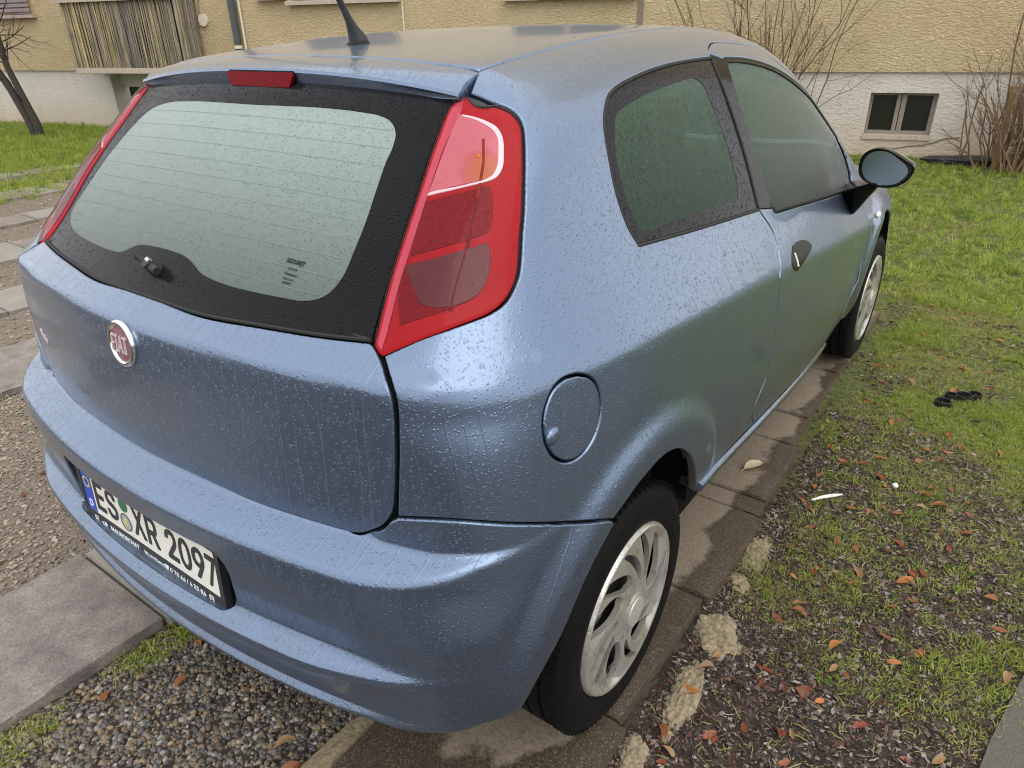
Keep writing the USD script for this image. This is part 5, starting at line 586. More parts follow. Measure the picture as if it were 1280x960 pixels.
# --- door mirrors
def pxplane(pts, x): return np.array([(x, y, z) for y, z in pts])
hO = np.array([(-0.8272,1.0334),(-0.8229,1.0445),(-0.8211,1.0565),(-0.8208,1.0690),(-0.8216,1.0813),(-0.8243,1.0929),(-0.8300,1.1033),(-0.8386,1.1120),(-0.8489,1.1186),(-0.8603,1.1229),(-0.8721,1.1248),(-0.8841,1.1247),(-0.8961,1.1229),(-0.9079,1.1200),(-0.9195,1.1162),(-0.9306,1.1118),(-0.9412,1.1067),(-0.9514,1.1012),(-0.9619,1.0955),(-0.9732,1.0898),(-0.9852,1.0840),(-0.9947,1.0766),(-0.9978,1.0659),(-0.9958,1.0536),(-0.9919,1.0422),(-0.9863,1.0317),(-0.9788,1.0222),(-0.9698,1.0140),(-0.9595,1.0076),(-0.9484,1.0030),(-0.9367,0.9998),(-0.9248,0.9978),(-0.9127,0.9970),(-0.9007,0.9975),(-0.8888,0.9993),(-0.8771,1.0022),(-0.8657,1.0060),(-0.8544,1.0104),(-0.8438,1.0161),(-0.8344,1.0238)]); hG = np.array([(-0.8366,1.0392),(-0.8333,1.0489),(-0.8317,1.0590),(-0.8316,1.0694),(-0.8333,1.0796),(-0.8367,1.0893),(-0.8423,1.0979),(-0.8497,1.1051),(-0.8585,1.1107),(-0.8681,1.1142),(-0.8782,1.1160),(-0.8885,1.1163),(-0.8988,1.1154),(-0.9087,1.1131),(-0.9182,1.1095),(-0.9271,1.1048),(-0.9357,1.0993),(-0.9444,1.0936),(-0.9532,1.0881),(-0.9620,1.0825),(-0.9699,1.0761),(-0.9763,1.0682),(-0.9802,1.0586),(-0.9793,1.0488),(-0.9745,1.0395),(-0.9680,1.0309),(-0.9612,1.0230),(-0.9536,1.0164),(-0.9450,1.0116),(-0.9353,1.0085),(-0.9251,1.0064),(-0.9147,1.0049),(-0.9044,1.0037),(-0.8942,1.0033),(-0.8841,1.0039),(-0.8742,1.0062),(-0.8646,1.0101),(-0.8558,1.0155),(-0.8480,1.0223),(-0.8416,1.0303)])
def mirror(s_):
    def ring3(yz, x, sc, dx=0, tw=.10):
        c = yz.mean(0); q = c+(yz-c)*sc; return np.stack([x+tw*(q[:, 0]-c[0]), q[:, 0]*1.0, q[:, 1]], 1)
    n_ = len(hO); st = [(1.632, .93), (1.622, .985), (1.632, 1.0), (1.66, 1.0), (1.70, .93), (1.735, .72), (1.752, .40), (1.757, .05)]
    V = np.vstack([ring3(hO, x_, k_) for x_, k_ in st]); f_ = []
    for i in range(len(st)-1):
        for j in range(n_):
            k = (j+1) % n_; f_ += [(i*n_+j, i*n_+k, (i+1)*n_+k), (i*n_+j, (i+1)*n_+k, (i+1)*n_+j)]
    V[:, 1] *= s_; h_ = trimesh.Trimesh(V, np.array(f_), process=False); h_.fix_normals()
    M = thing('door_mirror', parent=car)
    # black rim in front, painted back
    cen = h_.triangles_center[:, 0]; a_ = h_.submesh([np.where(cen < 1.664)[0]], append=True); b_ = h_.submesh([np.where(cen >= 1.664)[0]], append=True)
    obj('mirror_rim', a_, 'black_trim', M, smooth=True); obj('mirror_cover', b_, 'paint', M, smooth=True)
    g3 = ring3(hG, 1.634, 1.0); g3[:, 1] *= s_; c3 = g3.mean(0)
    V = np.vstack([g3, c3]); f_ = np.array([(j, (j+1) % len(g3), len(g3)) for j in range(len(g3))]); t = trimesh.Trimesh(V, f_, process=False)
    if t.face_normals[:, 0].mean() > 0: t.invert()
    obj('mirror_glass', t, 'mirror_glass', M)
    back = ring3(hO, 1.640, .99); back[:, 1] *= s_; V = np.vstack([back, back.mean(0)]); obj('mirror_back', trimesh.Trimesh(V, np.array([(j, (j+1) % n_, n_) for j in range(n_)]), process=False), 'plastic_black', M)
    import manifold3d
    pts = [(1.64, -.855, .99), (1.70, -.855, .99), (1.64, -.885, 1.0), (1.72, -.885, 1.0), (1.74, -.775, .945), (1.93, -.755, .945), (1.80, -.80, .868), (1.85, -.80, .868)]
    ft = manifold3d.Manifold.batch_hull([manifold3d.Manifold.sphere(.011, 10).translate((x_, y_*s_, z_)) for x_, y_, z_ in pts]); obj('mirror_foot', ft, 'black_trim', M, smooth=40)
mirror(1); mirror(-1)
# --- wheels
HY, HZ, RT = .820, .305, .305
def lathe(prof, n=72):
    prof = np.array(prof); V, f_ = [], []; k = len(prof)
    for i in range(n):
        a_ = 2*np.pi*i/n; V += [(r_*np.cos(a_), y_, r_*np.sin(a_)) for r_, y_ in prof]
    for i in range(n):
        for j in range(k-1):
            a_, b_ = i*k+j, ((i+1) % n)*k+j; f_ += [(a_, a_+1, b_+1), (a_, b_+1, b_)]
    return trimesh.Trimesh(np.array(V), np.array(f_), process=False)
tyre_prof = [(.200, -.012), (.213, -.006), (.222, .0005), (.236, .0035), (.240, .0035), (.256, .0045), (.275, .002), (.288, -.005), (.297, -.015), (.302, -.025), (.3045, -.045), (.2985, -.047), (.2985, -.053), (.305, -.055), (.3055, -.083), (.2985, -.085), (.2985, -.092), (.3055, -.094), (.305, -.122), (.2985, -.124), (.2985, -.130), (.3045, -.132), (.302, -.155), (.296, -.166), (.25, -.178), (.20, -.17)]
tyre_m = lathe([(r_, -y_) for r_, y_ in tyre_prof]); tyre_m.fix_normals()
lug = []
for i in range(84):
    a_ = 2*np.pi*i/84
    for y0_ in (.012, .135):
        b = box(-.0022, .0022, y0_, y0_+.026, .296, .3062); b.apply_transform(trimesh.transformations.rotation_matrix(a_, (0, 1, 0))); lug.append(b)
lug_m = cat_(lug)
slots = []
for k in range(12):
    narrow = k % 3 == 0; a0 = math.radians(91+k*30); Lp, Rp = [], []
    for r_ in np.linspace(.082 if not narrow else .078, .186 if not narrow else .190, 12):
        t_ = (r_-.078)/.112; w_ = (.005+.007*math.sin(math.pi*min(1, t_))) if narrow else (.004+.024*math.sin(math.pi*min(1, t_**.9))**.75); ph_ = a0+.55*(t_-.6)
        Lp.append((r_*math.cos(ph_-w_/r_), r_*math.sin(ph_-w_/r_))); Rp.append((r_*math.cos(ph_+w_/r_), r_*math.sin(ph_+w_/r_)))
    slots.append(Polygon(Lp+Rp[::-1]).buffer(.0015))
cap2 = Point(0, 0).buffer(.2115, 48).difference(shapely.union_all(slots))
def cap_h(q):
    r_ = np.hypot(q[:, 0], q[:, 1]); an = np.arctan2(q[:, 1], q[:, 0]); t_ = (r_-.078)/.112; ph_ = an-.55*(t_-.6)
    k = ((np.degrees(ph_)-91) % 90)/90; vane = np.abs(((k+.0) % 1)-.5)*2      # 1 at a narrow slot
    s_ = sstep(.05, .11, r_)*(1-sstep(.185, .203, r_))
    h = .010*np.cos(np.clip(r_/.21, 0, 1)*1.5)+s_*(.016*np.abs(vane)**1.5-.007+.008*np.abs(((np.degrees(ph_)-91)/30) % 1-.5)*2*-1)+.004*sstep(.196, .204, r_)-.010*sstep(.206, .2115, r_)
    return h+.006*(1-sstep(.040, .050, r_))
rings = [seg_ring(r_, .0032) for r_ in loops(cap2)]; q_ = cap2.buffer(-.002); gx, gy = np.meshgrid(np.arange(-.212, .213, .0032), np.arange(-.212, .213, .0032)); gx, gy = gx.ravel(), gy.ravel(); ok = shapely.contains_xy(q_, gx, gy)
p2 = np.vstack(rings+[np.stack([gx[ok], gy[ok]], 1)]); tri = Delaunay(p2).simplices; c_ = p2[tri].mean(1); tri = tri[shapely.contains_xy(cap2, c_[:, 0], c_[:, 1])]
hz_ = cap_h(p2); V = np.stack([p2[:, 0], -hz_, p2[:, 1]], 1); nt = len(V); fs_ = [tri]; vs_ = [V]; i0 = 0; base_ = nt
for r_ in rings:
    idx = np.arange(i0, i0+len(r_)); i0 += len(r_); A = V[idx]; B = A+np.array([0, .014, 0]); m_ = len(r_); j = np.arange(m_); j2 = (j+1) % m_
    vs_.append(np.vstack([A, B])); fs_.append(np.vstack([np.stack([j, m_+j, j2], 1), np.stack([j2, m_+j, m_+j2], 1)])+base_); base_ += 2*m_
hub_m = trimesh.Trimesh(np.vstack(vs_), np.vstack(fs_), process=False)
fl = hub_m.face_normals[:nt and len(tri)]
if fl[:, 1].mean() > 0: hub_m = trimesh.Trimesh(hub_m.vertices, hub_m.faces[:, ::-1], process=False)
capd = lathe([(.0001, -.0215), (.030, -.0205), (.036, -.0185), (.038, -.012)], 40); capd.fix_normals()
disc = lathe([(.0001, .030), (.10, .034), (.17, .050), (.20, .030), (.2115, .004)], 40)
def wheel(x, s_, steer=0., spin=0., **kw):
    w = thing('wheel', parent=car); xf = UsdGeom.Xformable(w); xf.AddTranslateOp().Set(Gf.Vec3d(x, -HY*s_, HZ)); xf.AddRotateZOp().Set(steer+(0 if s_ > 0 else 180)); xf.AddRotateYOp().Set(spin)
    obj('tyre', tyre_m, 'tyre', w, smooth=30); obj('tread_blocks', lug_m, 'tyre', w, kind='stuff'); obj('hubcap', hub_m, 'hubcap', w, smooth=38); obj('hub_centre', capd, 'hubcap_cap', w, smooth=40); obj('steel_rim', disc, 'steel_dark', w, smooth=True)
    for a_, r0, r1 in ((2.62, .150, .186), (2.55, .150, .180), (2.3, .160, .190), (4.1, .165, .200), (4.25, .14, .205), (4.18, .12, .195), (1.2, .17, .2)):
        pts = np.array([(r_*math.cos(a_+.06*math.sin(r_*160)), r_*math.sin(a_+.06*math.sin(r_*160))) for r_ in np.linspace(r0, r1, 7)]); hh = cap_h(pts); obj('scuff_mark', tube(np.stack([pts[:, 0], -hh-.0001, pts[:, 1]], 1), .0007, 4), 'scuff', w)
for x_ in (0., 2.51):
    for s_ in (1, -1): wheel(x_, s_, spin=0 if x_ == 0 else 37)
# --- wheel housings, floor, cabin
for x_, z_ in ((-.005, .372), (2.505, .375)):
    for s_ in (1, -1):
        r_ = .353; a_ = np.linspace(math.radians(3), math.radians(177), 28); lw = []
        V = np.vstack([np.stack([x_+r_*np.cos(a_), np.full(28, -y_*s_), z_+r_*np.sin(a_)], 1) for y_ in (.80, .56)]); f_ = []
        for i in range(27): f_ += [(i, i+1, 29+i), (i, 29+i, 28+i)]
        V = np.vstack([V, [[x_, -.56*s_, z_]]]); f_ += [(28+i, 29+i, 56) for i in range(27)]
        obj('wheel_housing', trimesh.Trimesh(V, np.array(f_), process=False), 'under', car)
obj('underbody', cat_([rbox_ for rbox_ in (box(-.40, 3.1, -.53, .53, .22, .36), box(.40, 2.1, -.74, .74, .24, .37), box(-.56, -.36, -.50, .50, .36, .62))]), 'under', car)
obj('cabin_trim', cat_([box(-.36, 2.2, -.70, -.66, .36, .98), box(-.36, 2.2, .66, .70, .36, .98), box(-.50, -.46, -.50, .50, .36, 1.0), box(1.75, 2.2, -.66, .66, .36, .98), box(-.46, .02, -.62, .62, 1.0, 1.02)]), 'cabin', car)
obj('roof_lining', patch(sym(R_), (0, 0, 1), .08, off=-.035, gap=.02, roll=0, bstep=.05), 'cabin', car)
def seat(x, y, w=.50):
    s_ = thing('seat', parent=car)
    obj('seat_cushion', rbox(x-.05, x+.50, y-w/2, y+w/2, .42, .58, .05), 'seat_cloth', s_, smooth=50)
    b = trimesh.Trimesh(*[np.array(q) for q in meshkit.arrays(rbox(-.07, .07, -w/2, w/2, 0, .62, .05))[:2]], process=False); b.apply_transform(trimesh.transformations.rotation_matrix(-.30, (0, 1, 0))); b.apply_translation((x, y, .50)); obj('seat_back', b, 'seat_cloth', s_, smooth=50)
    if w < .7:
        h = trimesh.Trimesh(*[np.array(q) for q in meshkit.arrays(rbox(-.05, .05, -.13, .13, 0, .18, .04))[:2]], process=False); h.apply_translation((x-.20, y, 1.13)); obj('headrest', h, 'seat_cloth', s_, smooth=50)
seat(1.05, -.36); seat(1.05, .36); seat(.22, 0, 1.2)
sw = trimesh.creation.torus(.18, .015, 32, 10); sw.apply_transform(trimesh.transformations.rotation_matrix(1.15, (0, 1, 0))); sw.apply_translation((1.60, .36, .95)); obj('steering_wheel', sw, 'plastic_black', car, smooth=True)
# ---------------------------------------------------------------- ground
def earth(name):
    """bare soil with grey debris that gives way to turf where the lawn grows"""
    n = {'g': ('geometry', {}), 'sx': ('separate_xyz', {}),
         'n1': ('noise_texture', {'scale': 2.2, 'detail': 6, 'roughness': .65}), 'n2': ('noise_texture', {'scale': 38, 'detail': 8, 'roughness': .75}), 'n3': ('noise_texture', {'scale': 170, 'detail': 4, 'roughness': .7}),
         'soil': ('rgb_ramp', {'ramp': [(.30, (.014, .009, .007)), (.48, (.040, .027, .020)), (.60, (.085, .064, .050)), (.72, (.16, .14, .12))]}),
         'turf': ('rgb_ramp', {'ramp': [(.28, (.022, .026, .009)), (.5, (.085, .10, .024)), (.7, (.18, .18, .055))]}),
         'gx': ('map_range', {'from_min': .2, 'from_max': 3.2, 'to_min': -.35, 'to_max': .75, 'clamp': True}), 'sum': ('math', {'math_type': 'add'}), 'fr': ('map_range', {'from_min': .42, 'from_max': .80, 'clamp': True}),
         'mx': ('mix', {}), 'p': ('principled_bsdf', {'roughness': .8, 'specular_ior_level': .35}), 'b': ('bump', {'strength': .9, 'distance': .012}), 'hb': ('math', {'math_type': 'multiply_add', 'value2': .3})}
    l = [('g.position', 'sx.vector'), ('g.position', 'n1.vector'), ('g.position', 'n2.vector'), ('g.position', 'n3.vector'), ('n2.fac', 'soil.fac'), ('n2.fac', 'turf.fac'), ('sx.x', 'gx.value'), ('gx.result', 'sum.value1'), ('n1.fac', 'sum.value2'),
         ('sum.value', 'fr.value'), ('fr.result', 'mx.fac'), ('soil.color', 'mx.color1'), ('turf.color', 'mx.color2'), ('mx.color', 'p.base_color'), ('n3.fac', 'hb.value1'), ('n2.fac', 'hb.value3'), ('hb.value', 'b.height'), ('b.normal', 'p.normal')]
    return mat(name, n, l)
earth('earth')
def concrete(name, dry, wet, edge=None, inside=None, stain=.5, sc=5.5):
    """weathered concrete, dark where rain has wetted it"""
    n = {'g': ('geometry', {}), 'sx': ('separate_xyz', {}), 'n1': ('noise_texture', {'scale': sc, 'detail': 6, 'roughness': .6}), 'n2': ('noise_texture', {'scale': 140, 'detail': 6, 'roughness': .7}), 'v': ('voronoi_texture', {'scale': 420, 'feature': 'f1'}),
         'gr': ('rgb_ramp', {'ramp': [(.28, (.5, .5, .5)), (.5, (.95, .95, .95)), (.72, (1.45, 1.45, 1.45))]}), 'mul': ('mix', {'mix_type': 'multiply', 'fac': 1.0}), 'mx': ('mix', {'color1': dry, 'color2': wet}), 'fm': ('map_range', {'from_min': .44, 'from_max': .54, 'clamp': True, 'range_type': 'smoothstep'}),
         'rg': ('map_range', {'to_min': .75, 'to_max': .33, 'clamp': True}), 'p': ('principled_bsdf', {'specular_ior_level': .4}), 'b': ('bump', {'strength': .8, 'distance': .0025}), 'hb': ('math', {'math_type': 'multiply_add', 'value2': .35}), 'sp': ('math', {'math_type': 'greater_than', 'value2': .90}), 'ms': ('mix', {'color2': (.30, .24, .15)}), 'sc': ('separate_color', {}), 'spf': ('math', {'math_type': 'multiply', 'value2': .5})}
    l = [('g.position', 'sx.vector'), ('g.position', 'n1.vector'), ('g.position', 'n2.vector'), ('g.position', 'v.vector'), ('n2.fac', 'gr.fac'), ('fm.result', 'mx.fac'), ('mx.color', 'mul.color1'), ('gr.color', 'mul.color2'),
         ('v.color', 'sc.color'), ('sc.r', 'sp.value1'), ('sp.value', 'spf.value1'), ('spf.value', 'ms.fac'), ('mul.color', 'ms.color1'), ('ms.color', 'p.base_color'), ('fm.result', 'rg.value'), ('rg.result', 'p.roughness'), ('v.distance', 'hb.value1'), ('n2.fac', 'hb.value3'), ('hb.value', 'b.height'), ('b.normal', 'p.normal')]
    if edge is not None:   # sheltered under the car: dry inside `edge`, wet outside it
        n.update({'ey': ('map_range', {'from_min': edge-.10, 'from_max': edge+.10, 'to_min': .34, 'to_max': -.34, 'clamp': True}), 'es': ('math', {'math_type': 'add'})})
        if inside is not None:
            n['ex'] = ('map_range', {'from_min': inside-.1, 'from_max': inside+.1, 'to_min': .5, 'to_max': 0., 'clamp': True}); n['e2'] = ('math', {'math_type': 'add'})
            l += [('sx.x', 'ex.value'), ('ex.result', 'e2.value1'), ('ey.result', 'e2.value2'), ('e2.value', 'es.value1')]
        else: l += [('ey.result', 'es.value1')]
        l += [('sx.y', 'ey.value'), ('n1.fac', 'es.value2'), ('es.value', 'fm.value')]
    else:
        n['fm'] = ('map_range', {'from_min': .5-stain*.3, 'from_max': .5+stain*.3, 'clamp': True}); l += [('n1.fac', 'fm.value')]
    return mat(name, n, l)
concrete('slab_wet', (.22, .175, .125), (.060, .044, .031), edge=-.76, inside=-.30, sc=4.2)
concrete('slab_grey', (.27, .235, .21), (.13, .112, .108), stain=.5, sc=11)
concrete('slab_pale', (.30, .28, .25), (.20, .185, .165), stain=1.)
plain('mortar', (.25, .20, .125), .9, var=.55, scale=75, bump=.006, bscale=70)
plain('asphalt', (.105, .092, .075), .75, var=.35, scale=160, bump=.004, bscale=260)
RGAP = .035
def gz(x, y):
    x, y = np.asarray(x, float), np.asarray(y, float)
    low = -RGAP-.012*meshkit.fbm(np.stack([x*1.4, y*1.4, 0*x], -1), 3, 3)-.012*(meshkit.noise(np.stack([x*9, y*9, 0*x], -1), 5)-.5)
    rise = .14*sstep(6.0, 9.5, -( (x-8.62)*-.9659+(y+.016)*-.2588 )*0+x*.9659+y*.2588)      # the lawn climbs a little to the house
    return low+rise
def sheet(x0, x1, y0, y1, s):
    xs = np.arange(x0, x1+s*.5, s); ys = np.arange(y0, y1+s*.5, s); X, Y = np.meshgrid(xs, ys, indexing='ij'); V = np.stack([X, Y, gz(X, Y)], -1).reshape(-1, 3); n_ = len(ys); I = np.arange(len(xs)-1)[:, None]*n_+np.arange(n_-1)[None]; I = I.ravel()
    return V, np.vstack([np.stack([I, I+n_, I+n_+1], 1), np.stack([I, I+n_+1, I+1], 1)])
def adaptive(knx, kny):
    X, Y = np.meshgrid(knx, kny, indexing='ij'); V = np.stack([X, Y, gz(X, Y)], -1).reshape(-1, 3); n_ = len(kny); I = (np.arange(len(knx)-1)[:, None]*n_+np.arange(n_-1)[None]).ravel()
    return V, np.vstack([np.stack([I, I+n_, I+n_+1], 1), np.stack([I, I+n_+1, I+1], 1)])
kx = np.unique(np.r_[-120, -60, -30, -15, -8, np.arange(-4, -1.2, .2), np.arange(-1.2, 3.2, .03), np.arange(3.2, 10, .15), 12, 20, 40, 80, 150])
ky = np.unique(np.r_[-120, -60, -30, -15, np.arange(-8, -2.4, .2), np.arange(-2.4, 1.2, .03), np.arange(1.2, 10, .12), np.arange(10, 18, .3), 20, 30, 60, 120])
obj('ground', adaptive(kx, ky), 'earth', smooth=True, kind='structure')
# slab tracks: every slab its own piece
def slab(x0, x1, y0, y1, zt, th=.06, tilt=(0, 0), seed=0, skew=0.):
    r_ = np.random.default_rng(seed); c_ = [(x0+r_.uniform(-.004, .004), y0+r_.uniform(-.006, .006)), (x1+skew, y0+r_.uniform(-.006, .006)), (x1, y1), (x0+r_.uniform(-.004, .004), y1)]
    pg = Polygon(c_).buffer(-.008).buffer(.008, 3); e = extr(pg, th, -th); v, f = np.array(e.vertices), np.array(e.faces)
    e2 = extr(pg.buffer(-.006), .0001, 0)
    m = trimesh.Trimesh(v, f); m = m.subdivide_to_size(.06) if (x1-x0) < .8 else m.subdivide_to_size(.15)
    v = np.array(m.vertices); b = shapely.distance(pg.exterior, shapely.points(v[:, :2])); topm = v[:, 2] > -.001
    nz = (meshkit.fbm(np.stack([v[:, 0]*14, v[:, 1]*14, 0*v[:, 0]+seed], 1), 3, seed)-.5)
    v[topm, 2] -= (.004*(b[topm] < .004)+np.clip(nz[topm]-.15, 0, 1)*.03*(b[topm] < .02)); v[:, 2] += zt+.0015*nz+(v[:, 0]-(x0+x1)/2)*tilt[0]+(v[:, 1]-(y0+y1)/2)*tilt[1]
    return trimesh.Trimesh(v, m.faces, process=False)
def track(spans, material, name='paving_track'):
    t_ = thing(name, kind='structure')
    for k, (x0, x1, y0, y1, zt, tl) in enumerate(spans): obj('slab', slab(x0, x1, y0, y1, zt, tilt=tl, seed=int(abs(x0*97+y0*31))+k), material if isinstance(material, str) else material[k % len(material)], t_, smooth=25)
    return t_
track([(-1.75, -1.10, -.84, -.345, -.004, (0, 0)), (-1.09, -.565, -.845, -.35, -.006, (0, 0)), (-.555, -.062, -.862, -.352, -.003, (.0, .0)), (-.052, .452, -.846, -.36, -.003, (0, .0)), (.462, .932, -.862, -.36, .001, (-.004, .004)), (.938, 1.035, -.850, -.37, -.007, (0, 0)), (1.045, 1.465, -.842, -.36, -.002, (.006, .004)), (1.475, 1.735, -.815, -.36, -.008, (-.01, 0)), (1.745, 2.25, -.795, -.36, -.004, (.008, 0)), (2.26, 2.75, -.80, -.36, -.004, (0, 0)), (2.76, 3.25, -.80, -.36, -.004, (0, 0))], 'slab_wet')
track([(-1.75, -1.06, .405, .895, -.006, (0, 0)), (-1.05, -.515, .408, .905, -.002, (0, 0)), (-.505, -.02, .40, .90, -.009, (-.01, 0)), (-.01, .48, .41, .90, -.006, (0, 0)), (.49, .98, .40, .90, -.006, (0, 0)), (.99, 1.48, .40, .90, -.006, (0, 0)), (1.49, 2.0, .40, .90, -.006, (0, 0)), (2.01, 2.7, .40, .90, -.006, (0, 0))], ['slab_grey', 'slab_grey', 'slab_pale', 'slab_grey'])
for (y0, y1, x0, x1) in ((2.44, 3.05, -1.2, 3.2), (3.66, 4.18, -1.2, 3.4), (4.87, 5.50, -1.0, 3.8), (6.15, 6.55, -1.0, 4.0), (7.40, 7.95, -.5, 4.2), (8.85, 9.25, -.5, 4.4)):
    xs = np.arange(x0, x1, .52); track([(a_, a_+.51, y0+.01*math.sin(a_*9), y1+.01*math.cos(a_*7), -.006+.004*math.sin(a_*5+y0), (.006*math.sin(a_*8), 0)) for a_ in xs], ['slab_grey', 'slab_pale'])
rr = np.random.default_rng(3)
def lump(rad, fl, seed, sub=3, rough=.35):
    m = trimesh.creation.icosphere(sub, 1.0); v = np.array(m.vertices); v *= (1+rough*2*(meshkit.fbm(v*1.6+seed*7.3, 4, seed)-.5))[:, None]; v *= np.array([rad[0], rad[1], fl]); return trimesh.Trimesh(v, m.faces, process=False)
for k, (x_, y_, a_, b_, h_, rz_, lab) in enumerate(((-.185, -.915, .060, .032, .022, 10, 'small crumbling mortar lump nearest the bottom edge beside the front slab'), (-.10, -.905, .055, .035, .026, 15, 'pale mortar lump beside the slab joint below the rear wheel'), (.125, -.935, .13, .042, .030, 5, 'long ridge of crumbled mortar along the slab beside the rear wheel'), (.375, -.925, .075, .055, .040, 20, 'biggest pale mortar lump beside the notch between two slabs'), (.36, -.985, .024, .020, .020, 0, 'pebble-sized mortar crumb right of the biggest lump'), (.62, -.905, .040, .026, .022, 30, 'dark mottled mortar piece beside the middle slab'), (.80, -.905, .105, .036, .022, 6, 'flat strip of mortar beside the wet slab behind the wheel'))):
    m = lump((a_, b_), h_*.45, k+1, 4, .6); v_ = np.array(m.vertices); v_ += (meshkit.noise(v_*160, k)-.5)[:, None]*np.array([.004, .004, .007]); m = trimesh.Trimesh(v_, m.faces, process=False); m.apply_translation((0, 0, h_*.02)); t_ = obj('mortar_lump', m, 'mortar', smooth=40, label=lab, cat='stone'); UsdGeom.Xformable(t_).AddTranslateOp().Set(Gf.Vec3d(x_, y_, float(gz(x_, y_)))); UsdGeom.Xformable(t_).AddRotateZOp().Set(float(rz_))
ms_ = lump((.30, .036), .020, 31, 4); ms_.apply_translation((0, 0, .004)); t_ = obj('mortar_strip', ms_, 'mortar', smooth=40, label='sandy mortar strip along the inner edge of the slab under the bumper', cat='stone'); UsdGeom.Xformable(t_).AddTranslateOp().Set(Gf.Vec3d(-.62, -.318, -.035))
# asphalt path at the bottom right corner
pv = [(-3, -1.45), (-.5, -1.50), (.2, -1.555), (.42, -1.585), (.70, -1.64), (1.2, -1.80), (2.0, -2.15), (3.2, -2.9), (4, -3.6), (4, -7), (-3, -7)]
pth = extr(Polygon(pv), .03, -.06); pth = pth.subdivide_to_size(.25); obj('path', trimesh.Trimesh(np.array(pth.vertices)+np.array([0, 0, .006]), pth.faces, process=False), 'asphalt', kind='structure')
# ---- scattered ground cover
def scatter(name, protos, P, S, Q, idx, label, cat):
    path = numbered('/World', name); pi = UsdGeom.PointInstancer.Define(stage, path); tg_ = []
    for pn, m, mt in protos:
        o_ = obj(pn, m, mt, parent=path); tg_.append(o_.GetPath())
    pi.CreatePrototypesRel().SetTargets(tg_); pi.CreateProtoIndicesAttr(Vt.IntArray.FromNumpy(np.asarray(idx, np.int32)))
    pi.CreatePositionsAttr(Vt.Vec3fArray.FromNumpy(np.asarray(P, np.float32)))
    pi.CreateScalesAttr(Vt.Vec3fArray.FromNumpy(np.asarray(S, np.float32)))
    pi.CreateOrientationsAttr(Vt.QuathArray([Gf.Quath(float(q[0]), float(q[1]), float(q[2]), float(q[3])) for q in Q]))
    return tag(pi.GetPrim(), label, cat, kind='stuff')
def rquat(n_, tilt, r_):
    yaw = r_.uniform(0, 2*np.pi, n_); ax = r_.uniform(0, 2*np.pi, n_); t_ = r_.normal(0, tilt, n_)
    qt = np.stack([np.cos(t_/2), np.sin(t_/2)*np.cos(ax), np.sin(t_/2)*np.sin(ax), 0*t_], 1); qz = np.stack([np.cos(yaw/2), 0*yaw, 0*yaw, np.sin(yaw/2)], 1)
    w = qt[:, 0]*qz[:, 0]; x = qt[:, 1]*qz[:, 0]+qt[:, 2]*qz[:, 3]; y = qt[:, 2]*qz[:, 0]-qt[:, 1]*qz[:, 3]; z = qt[:, 0]*qz[:, 3]; return np.stack([w, x, y, z], 1)
def rmat(name, cols, rough=.6, spec=.4, trans=0., fine=0):
    n_ = {'o': ('object_info', {}), 'r': ('rgb_ramp', {'ramp': [(i/(len(cols)-1), c) for i, c in enumerate(cols)]}), 'p': ('principled_bsdf', {'roughness': rough, 'specular_ior_level': spec})}; l_ = [('o.random', 'r.fac'), ('r.color', 'p.base_color')]
    if fine:
        n_.update({'g': ('geometry', {}), 'n': ('noise_texture', {'scale': fine, 'detail': 4}), 'hs': ('hsv', {}), 'mr': ('map_range', {'from_min': .3, 'from_max': .7, 'to_min': .55, 'to_max': 1.4})}); l_ = [('o.random', 'r.fac'), ('g.position', 'n.vector'), ('n.fac', 'mr.value'), ('mr.result', 'hs.value'), ('r.color', 'hs.color'), ('hs.color', 'p.base_color')]
    if trans:
        n_['t'] = ('translucent_bsdf', {}); n_['m'] = ('mix_closure', {'fac': trans}); l_ += [('r.color', 't.color'), ('p.BSDF', 'm.closure1'), ('t.BSDF', 'm.closure2')]; return mat(name, n_, l_, surface='m.closure')
    return mat(name, n_, l_)
rmat('grass_green', [(.10, .15, .016), (.17, .24, .026), (.28, .34, .05), (.21, .28, .035), (.38, .40, .09)], .5, .4, .3)
rmat('grass_straw', [(.26, .25, .075), (.34, .31, .12), (.20, .21, .05), (.42, .38, .19), (.22, .25, .05)], .6, .3, .25)
rmat('pebble', [(.022, .020, .020), (.06, .054, .050), (.12, .11, .10), (.035, .030, .026), (.30, .28, .24), (.13, .085, .05), (.05, .05, .052), (.24, .17, .085), (.08, .07, .05)], .32, .5, fine=90)
rmat('debris', [(.016, .010, .008), (.045, .028, .020), (.14, .11, .09), (.29, .255, .23), (.11, .034, .020), (.028, .017, .013), (.045, .030, .022), (.17, .135, .115), (.085, .052, .032), (.02, .014, .011)], .6, .35, fine=120)
LEAF = [('orange', (.32, .125, .05)), ('dark brown', (.16, .060, .030)), ('bright orange', (.41, .155, .045)), ('rust red', (.26, .068, .032)), ('pale tan', (.33, .20, .10)), ('reddish brown', (.28, .085, .04))]
for nm_, c_ in LEAF: rmat('leaf_'+nm_.replace(' ', '_'), [tuple(v*.8 for v in c_), c_, tuple(min(1, v*1.15) for v in c_)], .5, .4, .2, 0)
